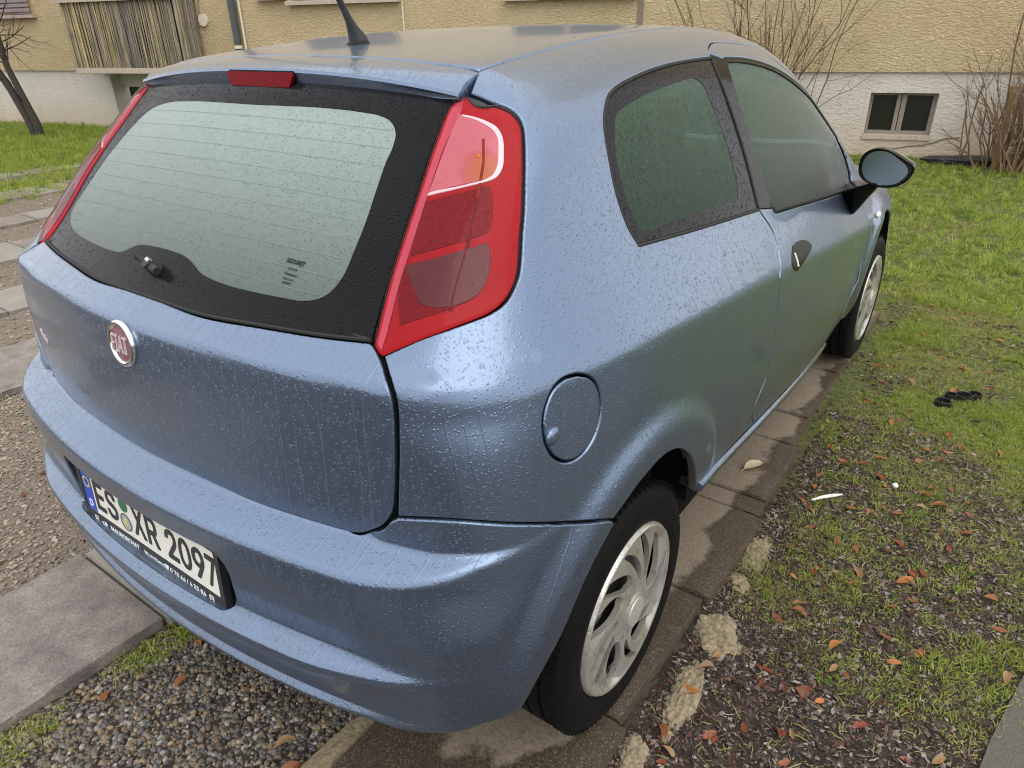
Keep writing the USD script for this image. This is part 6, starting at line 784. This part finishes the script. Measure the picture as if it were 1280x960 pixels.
def tuft(n_, h, sp, seed, wid=.0028):
    r_ = np.random.default_rng(seed); V, f_ = [], []
    for _ in range(n_):
        a_, b_ = r_.uniform(0, 2*np.pi), r_.uniform(0, sp); hh = h*r_.uniform(.5, 1.15); le = r_.uniform(.2, 1.0)*hh; az_ = r_.uniform(0, 2*np.pi); o_ = np.array([b_*np.cos(a_), b_*np.sin(a_), -.004]); dr = np.array([np.cos(az_), np.sin(az_), 0]); sd = np.array([-dr[1], dr[0], 0])*wid*r_.uniform(.7, 1.3)
        p0, p1, p2_ = o_, o_+dr*le*.35+np.array([0, 0, hh*.62]), o_+dr*le+np.array([0, 0, hh*(1-.35*le/hh)]); b0 = len(V); V += [p0-sd, p0+sd, p1-sd*.8, p1+sd*.8, p2_]; f_ += [(b0, b0+1, b0+3), (b0, b0+3, b0+2), (b0+2, b0+3, b0+4)]
    return trimesh.Trimesh(np.array(V), np.array(f_), process=False)
def wallq(x, y): return (x-8.62)*.9659+(y+.016)*.2588      # > 0 is behind the house wall
def uniform(n_, x0, x1, y0, y1, r_): return r_.uniform(x0, x1, n_), r_.uniform(y0, y1, n_)
r_ = np.random.default_rng(11)
def off_path(x, y): return ~shapely.contains_xy(Polygon(pv).buffer(-.16), x, y) & (shapely.distance(Polygon(pv), shapely.points(np.stack([x, y], 1)))+np.where(shapely.contains_xy(Polygon(pv), x, y), -.16, 0)*r_off.random(len(x)) > -.07)
r_off = np.random.default_rng(19)
def lawn_p(x, y):
    v = meshkit.fbm(np.stack([x*1.7, y*1.7, 0*x], -1), 3, 21); w = meshkit.noise(np.stack([x*7, y*7, 0*x], -1), 9)
    return np.clip((x-.12)/1.9+(v-.5)*2.8+np.clip((-1.15-y)*.45, -.5, .45)-.12, .0, 1)*np.clip(w*1.7-.1, .25, 1)
def grass_patch(name, N, x0, x1, y0, y1, dens, h, sc, label, straw=.35, seed=0, wid=.0022, tilt=.6):
    r_ = np.random.default_rng(seed+100); x, y = uniform(N, x0, x1, y0, y1, r_); ok = (r_.random(N) < dens(x, y)) & (wallq(x, y) < -.05) & off_path(x, y); x, y = x[ok], y[ok]; n_ = len(x)
    st = meshkit.fbm(np.stack([x*2.3, y*2.3, 0*x+4], -1), 3, 8); isst = r_.random(n_) < np.clip(straw+(.5-st)*1.6+np.clip((1.6-x)*.18, 0, .4)*(y < 0), .04, .9)
    pr = [('grass_tuft', tuft(12, h, .034, 1, wid), 'grass_green'), ('grass_tuft', tuft(12, h*.7, .042, 2, wid), 'grass_green'), ('grass_tuft', tuft(9, h*1.25, .026, 3, wid), 'grass_green'), ('straw_tuft', tuft(12, h*.6, .045, 4, wid*.8), 'grass_straw'), ('straw_tuft', tuft(12, h*.45, .04, 5, wid*.8), 'grass_straw')]
    idx = np.where(isst, r_.integers(3, 5, n_), r_.integers(0, 3, n_)); s_ = r_.uniform(.6, 1.25, n_)*sc; P = np.stack([x, y, gz(x, y)], 1); print(name, n_)
    return scatter(name, pr, P, np.stack([s_]*3, 1), rquat(n_, tilt, r_), idx, label, 'grass')
def dens_near(x, y): return lawn_p(x, y)*((y < -.90-.05*np.sin(x*6)) | (x > 3.5))*1.0
grass_patch('grass', 80000, -.2, 4.2, -3.4, -.80, dens_near, .026, .9, 'thin wet grass mixed with straw on the bare ground beside the slabs', .55, 1, .0014, .7)
grass_patch('grass', 30000, 3.6, 9.4, -6.5, 4.5, lambda x, y: np.full(len(x), .9), .045, 1.25, 'bright green lawn between the car and the house on the right', .27, 2)
grass_patch('grass', 26000, 1.2, 6.6, 7.3, 15.2, lambda x, y: np.where(y > 9.2, .95, .30), .06, 1.7, 'green lawn in front of the house on the far left', .14, 3)
grass_patch('grass', 2600, -1.1, 2.6, .92, 8.6, lambda x, y: np.clip((meshkit.fbm(np.stack([x*1.5, y*1.5, 0*x], -1), 3, 41)-.52)*4, .02, .7)*((np.abs(y-1.0) < .12)*.4+(y > 5.4)*1.0+.05), .035, .9, 'sparse moss and grass between the slab tracks on the left', .4, 4)
grass_patch('grass', 900, -1.15, -.2, .30, .40, lambda x, y: np.clip((meshkit.noise(np.stack([x*8, y*8, 0*x], -1), 3)-.35)*3, 0, 1), .03, .8, 'small grass fringe along the edge of the big grey slab', .5, 5)
def pebble_m(seed, fl, sub=1): m = lump((1, .78), fl, seed, sub, .3); return m
def flake(seed):
    r_ = np.random.default_rng(seed); k = r_.integers(5, 8); a_ = np.sort(r_.uniform(0, 2*np.pi, k)); rd = r_.uniform(.45, 1.1, k); p = np.stack([rd*np.cos(a_), rd*np.sin(a_)*r_.uniform(.35, .8), r_.uniform(-.12, .22, k)], 1); V = np.vstack([p, [[0, 0, .2]], p-[[0, 0, .08]]])
    f_ = [(j, (j+1) % k, k) for j in range(k)]+[((j+1) % k, j, k+1+j) for j in range(k)]+[((j+1) % k, k+1+j, k+1+(j+1) % k) for j in range(k)]; return trimesh.Trimesh(V, np.array(f_), process=False)
peb = [('pebble', pebble_m(k, f_), 'pebble') for k, f_ in ((1, .6), (2, .7), (3, .5), (4, .62), (5, .55))]; deb = [('flake', flake(k), 'debris') for k in range(6)]
def bed(name, N, x0, x1, y0, y1, dens, protos, s0, s1, label, cat, seed, tilt=.5, sink=.2, lift=0.):
    r_ = np.random.default_rng(seed); x, y = uniform(N, x0, x1, y0, y1, r_); ok = (r_.random(N) < dens(x, y)) & off_path(x, y); x, y = x[ok], y[ok]; n_ = len(x); s_ = s0*(s1/s0)**(r_.random(n_)**1.6); print(name, n_)
    return scatter(name, protos, np.stack([x, y, gz(x, y)+s_*sink+lift], 1), np.stack([s_]*3, 1), rquat(n_, tilt, r_), r_.integers(0, len(protos), n_), label, cat)
rmat('pebble_tan', [(.20, .165, .125), (.28, .235, .18), (.17, .135, .10), (.34, .29, .23), (.24, .17, .115), (.19, .165, .14)], .55, .45, fine=90); pebt = [('pebble', pebble_m(k+10, .45), 'pebble_tan') for k in range(3)]+[('flake', flake(k+20), 'pebble_tan') for k in range(3)]
one = lambda x, y: np.ones(len(x))
bed('gravel', 15000, -1.25, -.05, -.30, .40, one, peb, .0038, .0105, 'wet dark pebbles and gravel under and behind the rear bumper', 'gravel', 31)
bed('gravel', 22000, -1.3, .9, .905, 2.45, one, pebt+deb[:1], .0045, .0115, 'brown gravel with wood chips left of the car', 'gravel', 32, .3, .25, .007)
bed('gravel', 9000, -1.0, 3.0, 3.0, 7.4, one, pebt, .007, .018, 'pale gravel between the far slab tracks on the left', 'gravel', 33, .3, .25, .007)
twg = [('twig_bit', tube([(-1.6, 0, 0), (-.3, .25, .12), (.8, .1, .2), (1.7, .35, .1)], [.10, .16, .15, .08], 4), 'grass_straw'), ('twig_bit', tube([(-1.2, 0, 0), (0, -.2, .2), (1.4, .1, .12)], [.14, .2, .1], 4), 'debris')]
soil_d = lambda x, y: np.clip(1.25-lawn_p(x, y)*1.1, .12, 1)
bed('litter', 46000, -.5, 1.9, -2.0, -.86, soil_d, deb+deb+twg, .0035, .0125, 'crumbled bark and leaf litter on the bare soil beside the slabs', 'leaf litter', 34, .5, .35)
bed('litter', 7500, 1.7, 3.6, -2.6, -.80, soil_d, deb+twg, .006, .016, 'brown leaf litter in the thin grass near the front wheel', 'leaf litter', 35, .5, .35)
plain('gravel_fines', (.17, .137, .104), .85, var=.5, scale=90, bump=.006, bscale=140)
def bed_sheet(x0, x1, y0, y1):
    V, Fq = sheet(x0, x1, y0, y1, .05); V = V+np.array([0, 0, .007]); return V, Fq
obj('gravel_bed', bed_sheet(-2.5, 3.2, .91, 2.43), 'gravel_fines', smooth=True, kind='structure'); obj('gravel_bed', bed_sheet(-2.0, 3.4, 3.06, 7.39), 'gravel_fines', smooth=True, kind='structure')
# fallen leaves, each its own
def leaf_m(seed, ragged=0.):
    r_ = np.random.default_rng(seed); L_ = 1.0; n_ = 11; u = np.linspace(0, 1, n_); w = .235*np.sin(np.pi*u**.85)**.8*(1+ragged*.5*np.sin(u*19+seed)); V, f_ = [], []
    for i in range(n_):
        c_ = .10*math.sin(u[i]*2.6+seed); zc_ = .10*math.sin(u[i]*3.1)*(1 if seed % 2 else -.7)+.05; fold = (.55+.35*math.sin(seed*1.7))*w[i]
        V += [(u[i]-.5, c_-w[i], zc_+fold), (u[i]-.5, c_-w[i]*.5, zc_+fold*.35), (u[i]-.5, c_, zc_), (u[i]-.5, c_+w[i]*.5, zc_+fold*.45), (u[i]-.5, c_+w[i], zc_+fold*1.1)]
    for i in range(n_-1):
        for j in range(4): a_ = i*5+j; f_ += [(a_, a_+5, a_+6), (a_, a_+6, a_+1)]
    st = tube([(-.5, .10*math.sin(seed), .05), (-.62, .02, .04), (-.74, -.02, .03)], .012, 4); m = cat_([trimesh.Trimesh(np.array(V), np.array(f_), process=False), st]); m.apply_scale(.055); return m
LR = np.random.default_rng(77); protoL = []
def leaf(x, y, s_, rz_, var, label, group, tilt=(0, 0), z=None):
    label = label.format(c=LEAF[var][0]); group = group+', '+LEAF[var][0]
    loc = (x, y, (float(gz(x, y)) if z is None else z)+.006)
    while len(protoL) <= var: protoL.append(None)
    if protoL[var] is None:
        t_ = thing('fallen_leaf', label, 'leaf', group=group); UsdGeom.Xformable(t_).AddTranslateOp().Set(Gf.Vec3d(*map(float, loc))); UsdGeom.Xformable(t_).AddRotateXYZOp().Set(Gf.Vec3f(tilt[0], tilt[1], rz_)); UsdGeom.Xformable(t_).AddScaleOp().Set(Gf.Vec3f(s_, s_, s_))
        obj('leaf_blade', leaf_m(var+1, .4*(var % 2)), 'leaf_'+LEAF[var][0].replace(' ', '_'), t_, smooth=50); protoL[var] = t_
    else: copy(protoL[var], 'fallen_leaf', loc, scale=s_, label=label, cat='leaf', group=group, extra=(tilt[0], tilt[1], rz_))
GR, GL = 'fallen leaves on the ground right of the car', 'fallen leaves on the gravel left of the car'
k = 0
while k < 190:
    x, y = LR.uniform(-.25, 3.6), -.93-abs(LR.normal(0, .55))
    if y < -3 or not off_path(np.array([x]), np.array([y]))[0] or (x > 2 and LR.random() < .6): continue
    leaf(x, y, LR.uniform(.45, 1.0), LR.uniform(0, 360), int(LR.integers(0, 6)), 'curled {c} leaf lying on the bare soil and thin grass right of the car', GR, (LR.normal(0, 14), LR.normal(0, 14))); k += 1
for x, y in ((-.33, -1.0), (-.30, -1.04), (-.25, -1.06), (-.31, -1.10), (-.22, -1.12), (-.27, -1.16), (-.18, -1.20), (-.10, -1.02), (.02, -1.10)):
    leaf(x, y, LR.uniform(.8, 1.2), LR.uniform(0, 360), int(LR.integers(0, 6)), 'curled {c} leaf lying on the bare soil and thin grass right of the car', GR, (LR.normal(0, 20), LR.normal(0, 20)))
for k in range(38):
    x, y = LR.uniform(-1.1, .6), LR.uniform(.95, 2.4)
    leaf(x, y, LR.uniform(.45, .95), LR.uniform(0, 360), int(LR.integers(0, 6)), 'flat {c} leaf lying on the gravel between the slab tracks', GL, (LR.normal(0, 10), LR.normal(0, 10)), float(gz(x, y))+.009)
for x, y, s_ in ((-.60, .18, .8), (-.74, .30, .7), (-.88, .08, .9), (-.98, .02, 1.0), (-.56, -.20, 1.0), (-.60, -.26, 1.1), (-.66, -.22, 1.1), (-.70, -.27, 1.0), (-.58, -.28, .9), (-.5, .27, .6), (-.94, .22, .6)):
    leaf(x, y, s_, LR.uniform(0, 360), int(LR.integers(0, 6)), '{c} leaf lying on the wet pebbles behind the rear bumper', 'fallen leaves on the pebbles behind the car', (LR.normal(0, 14), LR.normal(0, 14)))
# oddments in the grass
plain('white_chip', (.72, .70, .66), .5); plain('plastic_grid', (.006, .006, .007), .5); plain('slab_leaf', (.52, .42, .28), .6, var=.3, scale=60)
stk = tube([(1.165, -.972, float(gz(1.165, -.972))+.012), (1.20, -1.00, float(gz(1.2, -1.0))+.016), (1.235, -1.028, float(gz(1.235, -1.03))+.014), (1.262, -1.052, float(gz(1.26, -1.05))+.012)], [.004, .007, .007, .003], 6)
obj('white_stick', stk, 'white_chip', smooth=True, label='white plastic stick lying on the bare soil beside the slabs', cat='stick')
t_ = obj('white_stone', lump((.013, .010), .009, 51), 'white_chip', smooth=True, label='small white stone lying in the thin grass right of the stick', cat='stone'); UsdGeom.Xformable(t_).AddTranslateOp().Set(Gf.Vec3d(1.429, -1.199, float(gz(1.43, -1.2))+.012))
dl = leaf_m(3); dl.apply_scale(1.7); t_ = obj('pale_leaf', dl, 'slab_leaf', smooth=50, label='pale tan leaf lying on the wet slab below the sill', cat='leaf'); UsdGeom.Xformable(t_).AddTranslateOp().Set(Gf.Vec3d(1.215, -.735, .006)); UsdGeom.Xformable(t_).AddRotateZOp().Set(-20.)
gp = thing('plastic_grid', 'scrap of black plastic ground grid showing through the grass', 'grid', (2.32, -1.30, float(gz(2.32, -1.3))+.012))
for cx, cy, ro in ((-.07, .05, .034), (.045, -.02, .036), (.085, -.06, .028), (.02, .03, .024)):
    c_ = trimesh.creation.annulus(ro*.86, ro, .030, sections=20); c_.apply_translation((cx, cy, 0)); rg_ = obj('grid_cell', c_, 'plastic_grid', gp); d_ = trimesh.creation.cylinder(ro*.86, .002, sections=20); d_.apply_translation((cx, cy, .004)); obj('cell_floor', d_, 'under', rg_)
# ---------------------------------------------------------------- the house
D_ = np.array([-.25881905, .96592583, 0]); N_ = np.array([-.96592583, -.25881905, 0]); B_ = np.array([8.62, -.016, 0])
def hw(m, off=0.):   # local (s along the wall, z up, outward) to world
    return frame(m, B_+N_*off, D_, np.array([0, 0, 1.]), N_*1.0) if np.linalg.det(np.stack([D_, [0, 0, 1.], N_], 1)) > 0 else frame(m, B_+N_*off, D_, np.array([0, 0, 1.]), N_)
def wbox(s0, s1, z0, z1, o0, o1): 
    m = box(s0, s1, z0, z1, o0, o1); M = np.eye(4); M[:3, 0], M[:3, 1], M[:3, 2], M[:3, 3] = D_, (0, 0, 1), N_, B_; m.apply_transform(M); m.fix_normals(); return m
def wpt(s, z, o=0.): return B_+D_*s+N_*o+np.array([0, 0, z])
def stucco(name, cols, dist, sc, low=None):
    n_ = {'g': ('geometry', {}), 'mp': ('mapping', {'scale': (1, .8, 1.7), 'rotation': (.35, 0, 0)}), 'n1': ('noise_texture', {'scale': 1.3, 'detail': 6, 'roughness': .65}), 'n2': ('noise_texture', {'scale': sc, 'detail': 4, 'roughness': .62, 'distortion': .5}), 'r': ('rgb_ramp', {'ramp': [(.3, cols[0]), (.7, cols[1])]}), 'p': ('principled_bsdf', {'roughness': .9, 'specular_ior_level': .2}),
         'rr': ('map_range', {'from_min': .34, 'from_max': .66, 'clamp': True}), 'b': ('bump', {'strength': 1.0, 'distance': dist}), 'gr': ('rgb_ramp', {'ramp': [(.30, (.62, .60, .58)), (.46, (1, 1, 1))]}), 'mu': ('mix', {'mix_type': 'multiply', 'fac': .55})}
    l_ = [('g.position', 'n1.vector'), ('g.position', 'mp.vector'), ('mp.vector', 'n2.vector'), ('n1.fac', 'r.fac'), ('n2.fac', 'rr.value'), ('rr.result', 'b.height'), ('b.normal', 'p.normal'), ('n2.fac', 'gr.fac'), ('r.color', 'mu.color1'), ('gr.color', 'mu.color2')]; c_ = 'mu.color'
    if low:
        n_.update({'sx': ('separate_xyz', {}), 'n3': ('noise_texture', {'scale': 2.4, 'detail': 5}), 'lm': ('map_range', {'from_min': .05, 'from_max': .55, 'to_min': 1.25, 'to_max': 0., 'clamp': True}), 'lf': ('math', {'math_type': 'multiply', 'use_clamp': True}), 'lx': ('mix', {'color2': low})})
        l_ += [('g.position', 'sx.vector'), ('sx.z', 'lm.value'), ('g.position', 'n3.vector'), ('lm.result', 'lf.value1'), ('n3.fac', 'lf.value2'), ('lf.value', 'lx.fac'), (c_, 'lx.color1')]; c_ = 'lx.color'
    l_ += [(c_, 'p.base_color')]; return mat(name, n_, l_)
stucco('ochre_stucco', ((.67, .515, .295), (.78, .62, .375)), .030, 30)
stucco('plinth_render', ((.52, .475, .41), (.62, .57, .50)), .007, 24, (.46, .33, .20))
plain('window_frame', (.24, .20, .165), .7, var=.4, scale=60, bump=.001)
plain('sill_stone', (.40, .33, .26), .8, var=.25, scale=30); plain('sill_pink', (.40, .28, .25), .8, var=.25, scale=30)
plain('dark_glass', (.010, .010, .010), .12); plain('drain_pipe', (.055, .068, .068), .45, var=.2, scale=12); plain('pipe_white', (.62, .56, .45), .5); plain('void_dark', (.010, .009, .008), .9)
plain('crack', (.20, .16, .11), .95); plain('tarp', (.012, .012, .014), .45, bump=.01, bscale=18)
house = thing('apartment_house', 'ochre rendered house with pale plinth and basement windows behind the car', 'house')
obj('wall', cat_([wbox(-2.3, 26, .985, 8.5, -.3, .030)]), 'ochre_stucco', house)
pw = Polygon([(-2.3, -.4), (26, -.4), (26, .985), (-2.3, .985)]).difference(shapely.box(-.205, .305, .50, .765)).difference(shapely.box(10.25, -.35, 12.28, .93))
pm = extr(pw, .34, -.34); M = np.eye(4); M[:3, 0], M[:3, 1], M[:3, 2], M[:3, 3] = D_, (0, 0, 1), N_, B_; pm.apply_transform(M); pm.fix_normals(); obj('plinth', pm, 'plinth_render', house)
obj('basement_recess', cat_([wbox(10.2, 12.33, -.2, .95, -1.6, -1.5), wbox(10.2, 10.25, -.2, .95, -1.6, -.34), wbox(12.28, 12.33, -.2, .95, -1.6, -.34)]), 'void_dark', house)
obj('recess_lintel', wbox(10.25, 12.28, .72, .93, -.30, -.22), 'plinth_render', house)
bw = obj('basement_window', cat_([wbox(-.205, .50, .305, .345, -.16, -.08), wbox(-.205, .50, .735, .765, -.16, -.08), wbox(-.205, -.165, .345, .735, -.16, -.08), wbox(.46, .50, .345, .735, -.16, -.08), wbox(.105, .155, .345, .735, -.16, -.075), wbox(.165, .205, .345, .735, -.16, -.079)]), 'window_frame', house)
for a_, b_ in ((-.165, .105), (.205, .46)): obj('pane', wbox(a_, b_, .345, .735, -.135, -.130), 'dark_glass', bw)
obj('window_back', wbox(-.3, .6, .2, .85, -.40, -.36), 'void_dark', house); obj('window_sill', wbox(-.215, .51, .255, .303, -.10, .020), 'sill_stone', house)
for s0, s1, z_, mt, dz in ((6.58, 8.42, 1.885, 'sill_stone', .055), (8.44, 8.95, 1.955, 'sill_pink', .05), (13.55, 15.2, 1.83, 'sill_pink', .05), (3.30, 5.05, 1.86, 'sill_stone', .08)): obj('window_sill', wbox(s0, s1, z_-dz/2, z_+dz/2, .0, .12), mt, house)
for s0, s1, z0, z1 in ((6.7, 8.3, 1.925, 3.1), (13.65, 15.1, 1.865, 3.1), (3.4, 4.95, 1.91, 3.1)):
    w_ = obj('window', cat_([wbox(s0, s1, z0, z0+.07, .02, .06), wbox(s0, s1, z1-.07, z1, .02, .06), wbox(s0, s0+.07, z0+.07, z1-.07, .02, .06), wbox(s1-.07, s1, z0+.07, z1-.07, .02, .06), wbox((s0+s1)/2-.04, (s0+s1)/2+.04, z0+.07, z1-.07, .02, .065)]), 'window_frame', house)
    obj('pane', wbox(s0+.05, s1-.05, z0+.05, z1-.05, .031, .042), 'dark_glass', w_)
plain('shutter_wood', (.25, .19, .18), .8, var=.3, scale=40)
for k in range(5): obj('shutter_slat', wbox(13.62, 14.6, 1.90+k*.07, 1.95+k*.07, .065, .085), 'shutter_wood', house)
dp = obj('drainpipe', tube([wpt(9.40, z_, .09) for z_ in (0, .6, 1.2, 2, 4, 8)], .055, 14), 'drain_pipe', house, smooth=True); obj('pipe_clamp', tube([wpt(9.40, 1.30, .09), wpt(9.40, 1.345, .09)], .060, 14), 'pipe_white', dp)
obj('white_conduit', tube([wpt(9.29, z_, .055) for z_ in (.9, 1.5, 2.2, 5)], .018, 8), 'pipe_white', house, smooth=True)
obj('thin_conduit', tube([wpt(6.55, z_, .045) for z_ in (.99, 1.5, 1.86)], .012, 8), 'pipe_white', house, smooth=True)
obj('patched_joint', wbox(3.22, 3.30, .99, 3.0, .028, .034), 'crack', house)
dk = trimesh.creation.cylinder(.085, .03, sections=28); dk.apply_transform(trimesh.geometry.align_vectors([0, 0, 1], N_)); dk.apply_translation(wpt(10.02, 1.70, .045)); lamp_d = obj('wall_disc', dk, 'pipe_white', house, smooth=30)
obj('disc_cable', tube([wpt(10.04, 1.70, .055), wpt(10.08, 1.80, .05), wpt(10.05, 1.95, .05), wpt(10.10, 2.3, .05)], .006, 5), 'crack', lamp_d)
ck = [(.12, .085), (.0, .07), (-.15, .105), (-.30, .12), (-.42, .16), (-.52, .205), (-.66, .215)]
obj('plaster_crack', cat_([tube([wpt(s_+.15, z_+.08, .002) for s_, z_ in ck], .008, 5)]), 'crack', house)
# balcony clad with upright reed slats
bal = obj('balcony', cat_([wbox(10.14, 12.42, .97, 1.05, .03, .50), wbox(10.12, 12.44, 1.985, 2.035, .03, .54)]), 'sill_stone', house)
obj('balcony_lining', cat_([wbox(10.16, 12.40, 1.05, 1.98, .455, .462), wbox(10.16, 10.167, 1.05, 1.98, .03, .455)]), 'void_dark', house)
REED = ['reed_a', 'reed_b', 'reed_c', 'reed_d', 'reed_e']
for nm_, c_ in zip(REED, ((.43, .35, .19), (.36, .30, .18), (.27, .23, .165), (.19, .165, .135), (.47, .37, .19))):
    n_ = {'g': ('geometry', {}), 'mp': ('mapping', {'scale': (22, 22, 3.2)}), 'n': ('noise_texture', {'scale': 1.0, 'detail': 6, 'roughness': .7}), 'r': ('rgb_ramp', {'ramp': [(.32, tuple(v*.42 for v in c_)), (.46, tuple(v*.85 for v in c_)), (.68, tuple(min(.7, v*1.3) for v in c_))]}), 'p': ('principled_bsdf', {'roughness': .7, 'specular_ior_level': .3})}
    mat(nm_, n_, [('g.position', 'mp.vector'), ('mp.vector', 'n.vector'), ('n.fac', 'r.fac'), ('r.color', 'p.base_color')])
rb = np.random.default_rng(5); s_ = 12.41; k = 0
while s_ > 10.16:
    w_ = rb.choice([.009, .012, .014, .018, .028], p=[.3, .34, .2, .12, .04]); g_ = rb.uniform(.002, .010); oo = .482+rb.uniform(-.006, .008); jt = rb.uniform(-.008, .008)
    grey = meshkit.noise(np.array([[s_*3.1, 0, 0]]), 4)[0]; ix = rb.choice([0, 1, 4, 1]) if rb.random() > grey*.95 else rb.choice([2, 3])
    t_ = tube([wpt(s_, .955+rb.uniform(0, .02), oo), wpt(s_+jt, 1.5, oo+rb.uniform(-.004, .004)), wpt(s_+rb.uniform(-.006, .006), 1.99, oo)], w_*.62, 6); obj('reed_slat', t_, REED[ix], bal, smooth=True); s_ -= w_*1.24+g_; k += 1
o_ = .46
while o_ > .06:
    w_ = rb.uniform(.028, .05); obj('reed_slat', tube([wpt(10.13, .97+rb.uniform(0, .02), o_), wpt(10.13+rb.uniform(-.006, .006), 1.5, o_), wpt(10.13, 1.99, o_)], w_*.55, 6), REED[rb.choice([2, 3, 1])], bal, smooth=True); o_ -= w_*1.15
# ---------------------------------------------------------------- bare shrubs and the young tree
plain('bark', (.17, .105, .06), .85, var=.4, scale=40, bump=.004, bscale=60); plain('bark_dark', (.038, .030, .024), .85, var=.4, scale=30, bump=.006, bscale=40); plain('twig', (.10, .058, .034), .7, var=.35, scale=20)
def branch(p, d, L_, r0, depth, r_, out, bend=.25, up=.1, fork=(2, 4), ratio=.62):
    n_ = 6; pts = [np.array(p, float)]; d = np.array(d, float)/np.linalg.norm(d)
    for i in range(n_): d = d+r_.normal(0, bend/n_**.5, 3)+np.array([0, 0, up/n_]); d /= np.linalg.norm(d); pts.append(pts[-1]+d*L_/n_)
    rad = np.linspace(r0, r0*.45, n_+1); out.append(tube(pts, rad, 7 if r0 > .01 else 4, cap=False))
    if depth > 0:
        for _ in range(r_.integers(*fork)):
            i = r_.integers(2, n_+1); dd = pts[i]-pts[i-1]; dd /= np.linalg.norm(dd); branch(pts[i], dd+r_.normal(0, .42, 3), L_*ratio*r_.uniform(.6, 1.1), rad[i]*.72, depth-1, r_, out, bend, up, fork, ratio)
def plant(name, label, cat, stems, base, mt_stem, mt_twig, seed):
    r_ = np.random.default_rng(seed); t_ = thing(name, label, cat, base)
    return t_, r_
tp = wpt(13.02, 0, 1.05); tz = float(gz(tp[0], tp[1])); tr_, r1 = plant('young_tree', 'dark bare young tree with two leaning trunks beside the balcony on the left', 'tree', None, (tp[0], tp[1], tz), 0, 0, 61)
rgt = -D_    # to the right along the wall
tw = []
def trunk(pts, r0, r1_): obj('trunk', tube(pts, np.linspace(r0, r1_, len(pts)), 9), 'bark_dark', tr_, smooth=True)
A1 = [np.array([0, 0, -.05]), -rgt*.10+np.array([0, 0, .30]), -rgt*.30+np.array([0, 0, .75]), -rgt*.62+np.array([0, 0, 1.3]), -rgt*.85+np.array([0, 0, 1.9]), -rgt*.95+np.array([0, 0, 2.6])]
A2 = [rgt*.07+np.array([0, 0, -.05]), rgt*.06+np.array([0, 0, .25]), -rgt*.06+np.array([0, 0, .6]), -rgt*.22+np.array([0, 0, 1.1]), -rgt*.22+np.array([0, 0, 1.7]), -rgt*.24+np.array([0, 0, 2.7])]
A3 = [-rgt*.20+np.array([0, 0, .55]), -rgt*.42+np.array([0, 0, .95]), -rgt*.60+np.array([0, 0, 1.5]), -rgt*.58+np.array([0, 0, 2.2])]
trunk(A1, .075, .03); trunk(A2, .07, .03); trunk(A3, .035, .02)
for P in (A1, A2, A3):
    for _ in range(9):
        i = r1.integers(2, len(P)); branch(P[i]+r1.normal(0, .02, 3), np.array([r1.normal(0, .6), r1.normal(0, .6), .5])+rgt*r1.uniform(-.3, .9), r1.uniform(.35, .8), .012, 2, r1, tw, .35, .15)
obj('crown', cat_(tw), 'bark_dark', tr_, smooth=True)
def shrub(base, label, n_, h, lean, spread, seed, r0=.012, mt='twig'):
    z_ = float(gz(base[0], base[1])); t_ = thing('bare_shrub', label, 'shrub', (base[0], base[1], z_)); r_ = np.random.default_rng(seed); tw_ = []
    for k in range(n_):
        p = np.array([r_.normal(0, spread), r_.normal(0, spread), -.03]); d = np.array([r_.normal(0, lean), r_.normal(0, lean), 1.0]); st_ = []
        branch(p, d, h*r_.uniform(.6, 1.1), r0*r_.uniform(.6, 1.3), 2, r_, st_, .28, .12, (2, 5), .5); obj('stem', st_[0], mt, t_, smooth=True); tw_ += st_[1:]
    obj('twigs', cat_(tw_), mt, t_, smooth=True); return t_
w1 = wpt(1.62, 0, .55); shrub(w1, 'bare brown shrub fanning out against the ochre wall behind the roof', 42, 1.95, .27, .22, 71, .0078)
w2 = wpt(-.98, 0, .50); s2_ = shrub(w2, 'dense bare shrub with pruned stumps at the right edge by the plinth', 56, 1.08, .15, .17, 72, .0105, 'bark')
plain('stump', (.20, .12, .045), .85, var=.4, scale=30, bump=.004, bscale=50)
for (a_, b_, h_) in ((.16, .0, .85), (-.14, .05, 1.15), (-.10, -.05, .7)):
    q = D_*a_+N_*b_; obj('pruned_stump', tube([q+np.array([0, 0, -.05]), q*1.05+np.array([0, 0, h_*.5]), q*1.12+np.array([0, 0, h_])], [.035, .032, .036], 9), 'stump', s2_, smooth=40)
obj('tall_shoot', tube([np.array([.0, .1, 0]), D_*.20+np.array([0, 0, .6]), D_*.27+np.array([0, 0, 1.2]), D_*.28+np.array([0, 0, 2.3])], [.012, .010, .008, .005], 6), 'twig', s2_, smooth=True)
tq = wpt(-.62, 0, .28); t_ = thing('black_tarp', 'crumpled black plastic sheet on the grass at the foot of the plinth', 'tarp', (tq[0], tq[1], float(gz(tq[0], tq[1]))))
m = lump((.14, .42), .07, 81, 4, .5); m.apply_transform(trimesh.transformations.rotation_matrix(.25, (0, 0, 1))); m.apply_translation((0, 0, .03)); obj('plastic_sheet', m, 'tarp', t_, smooth=True)
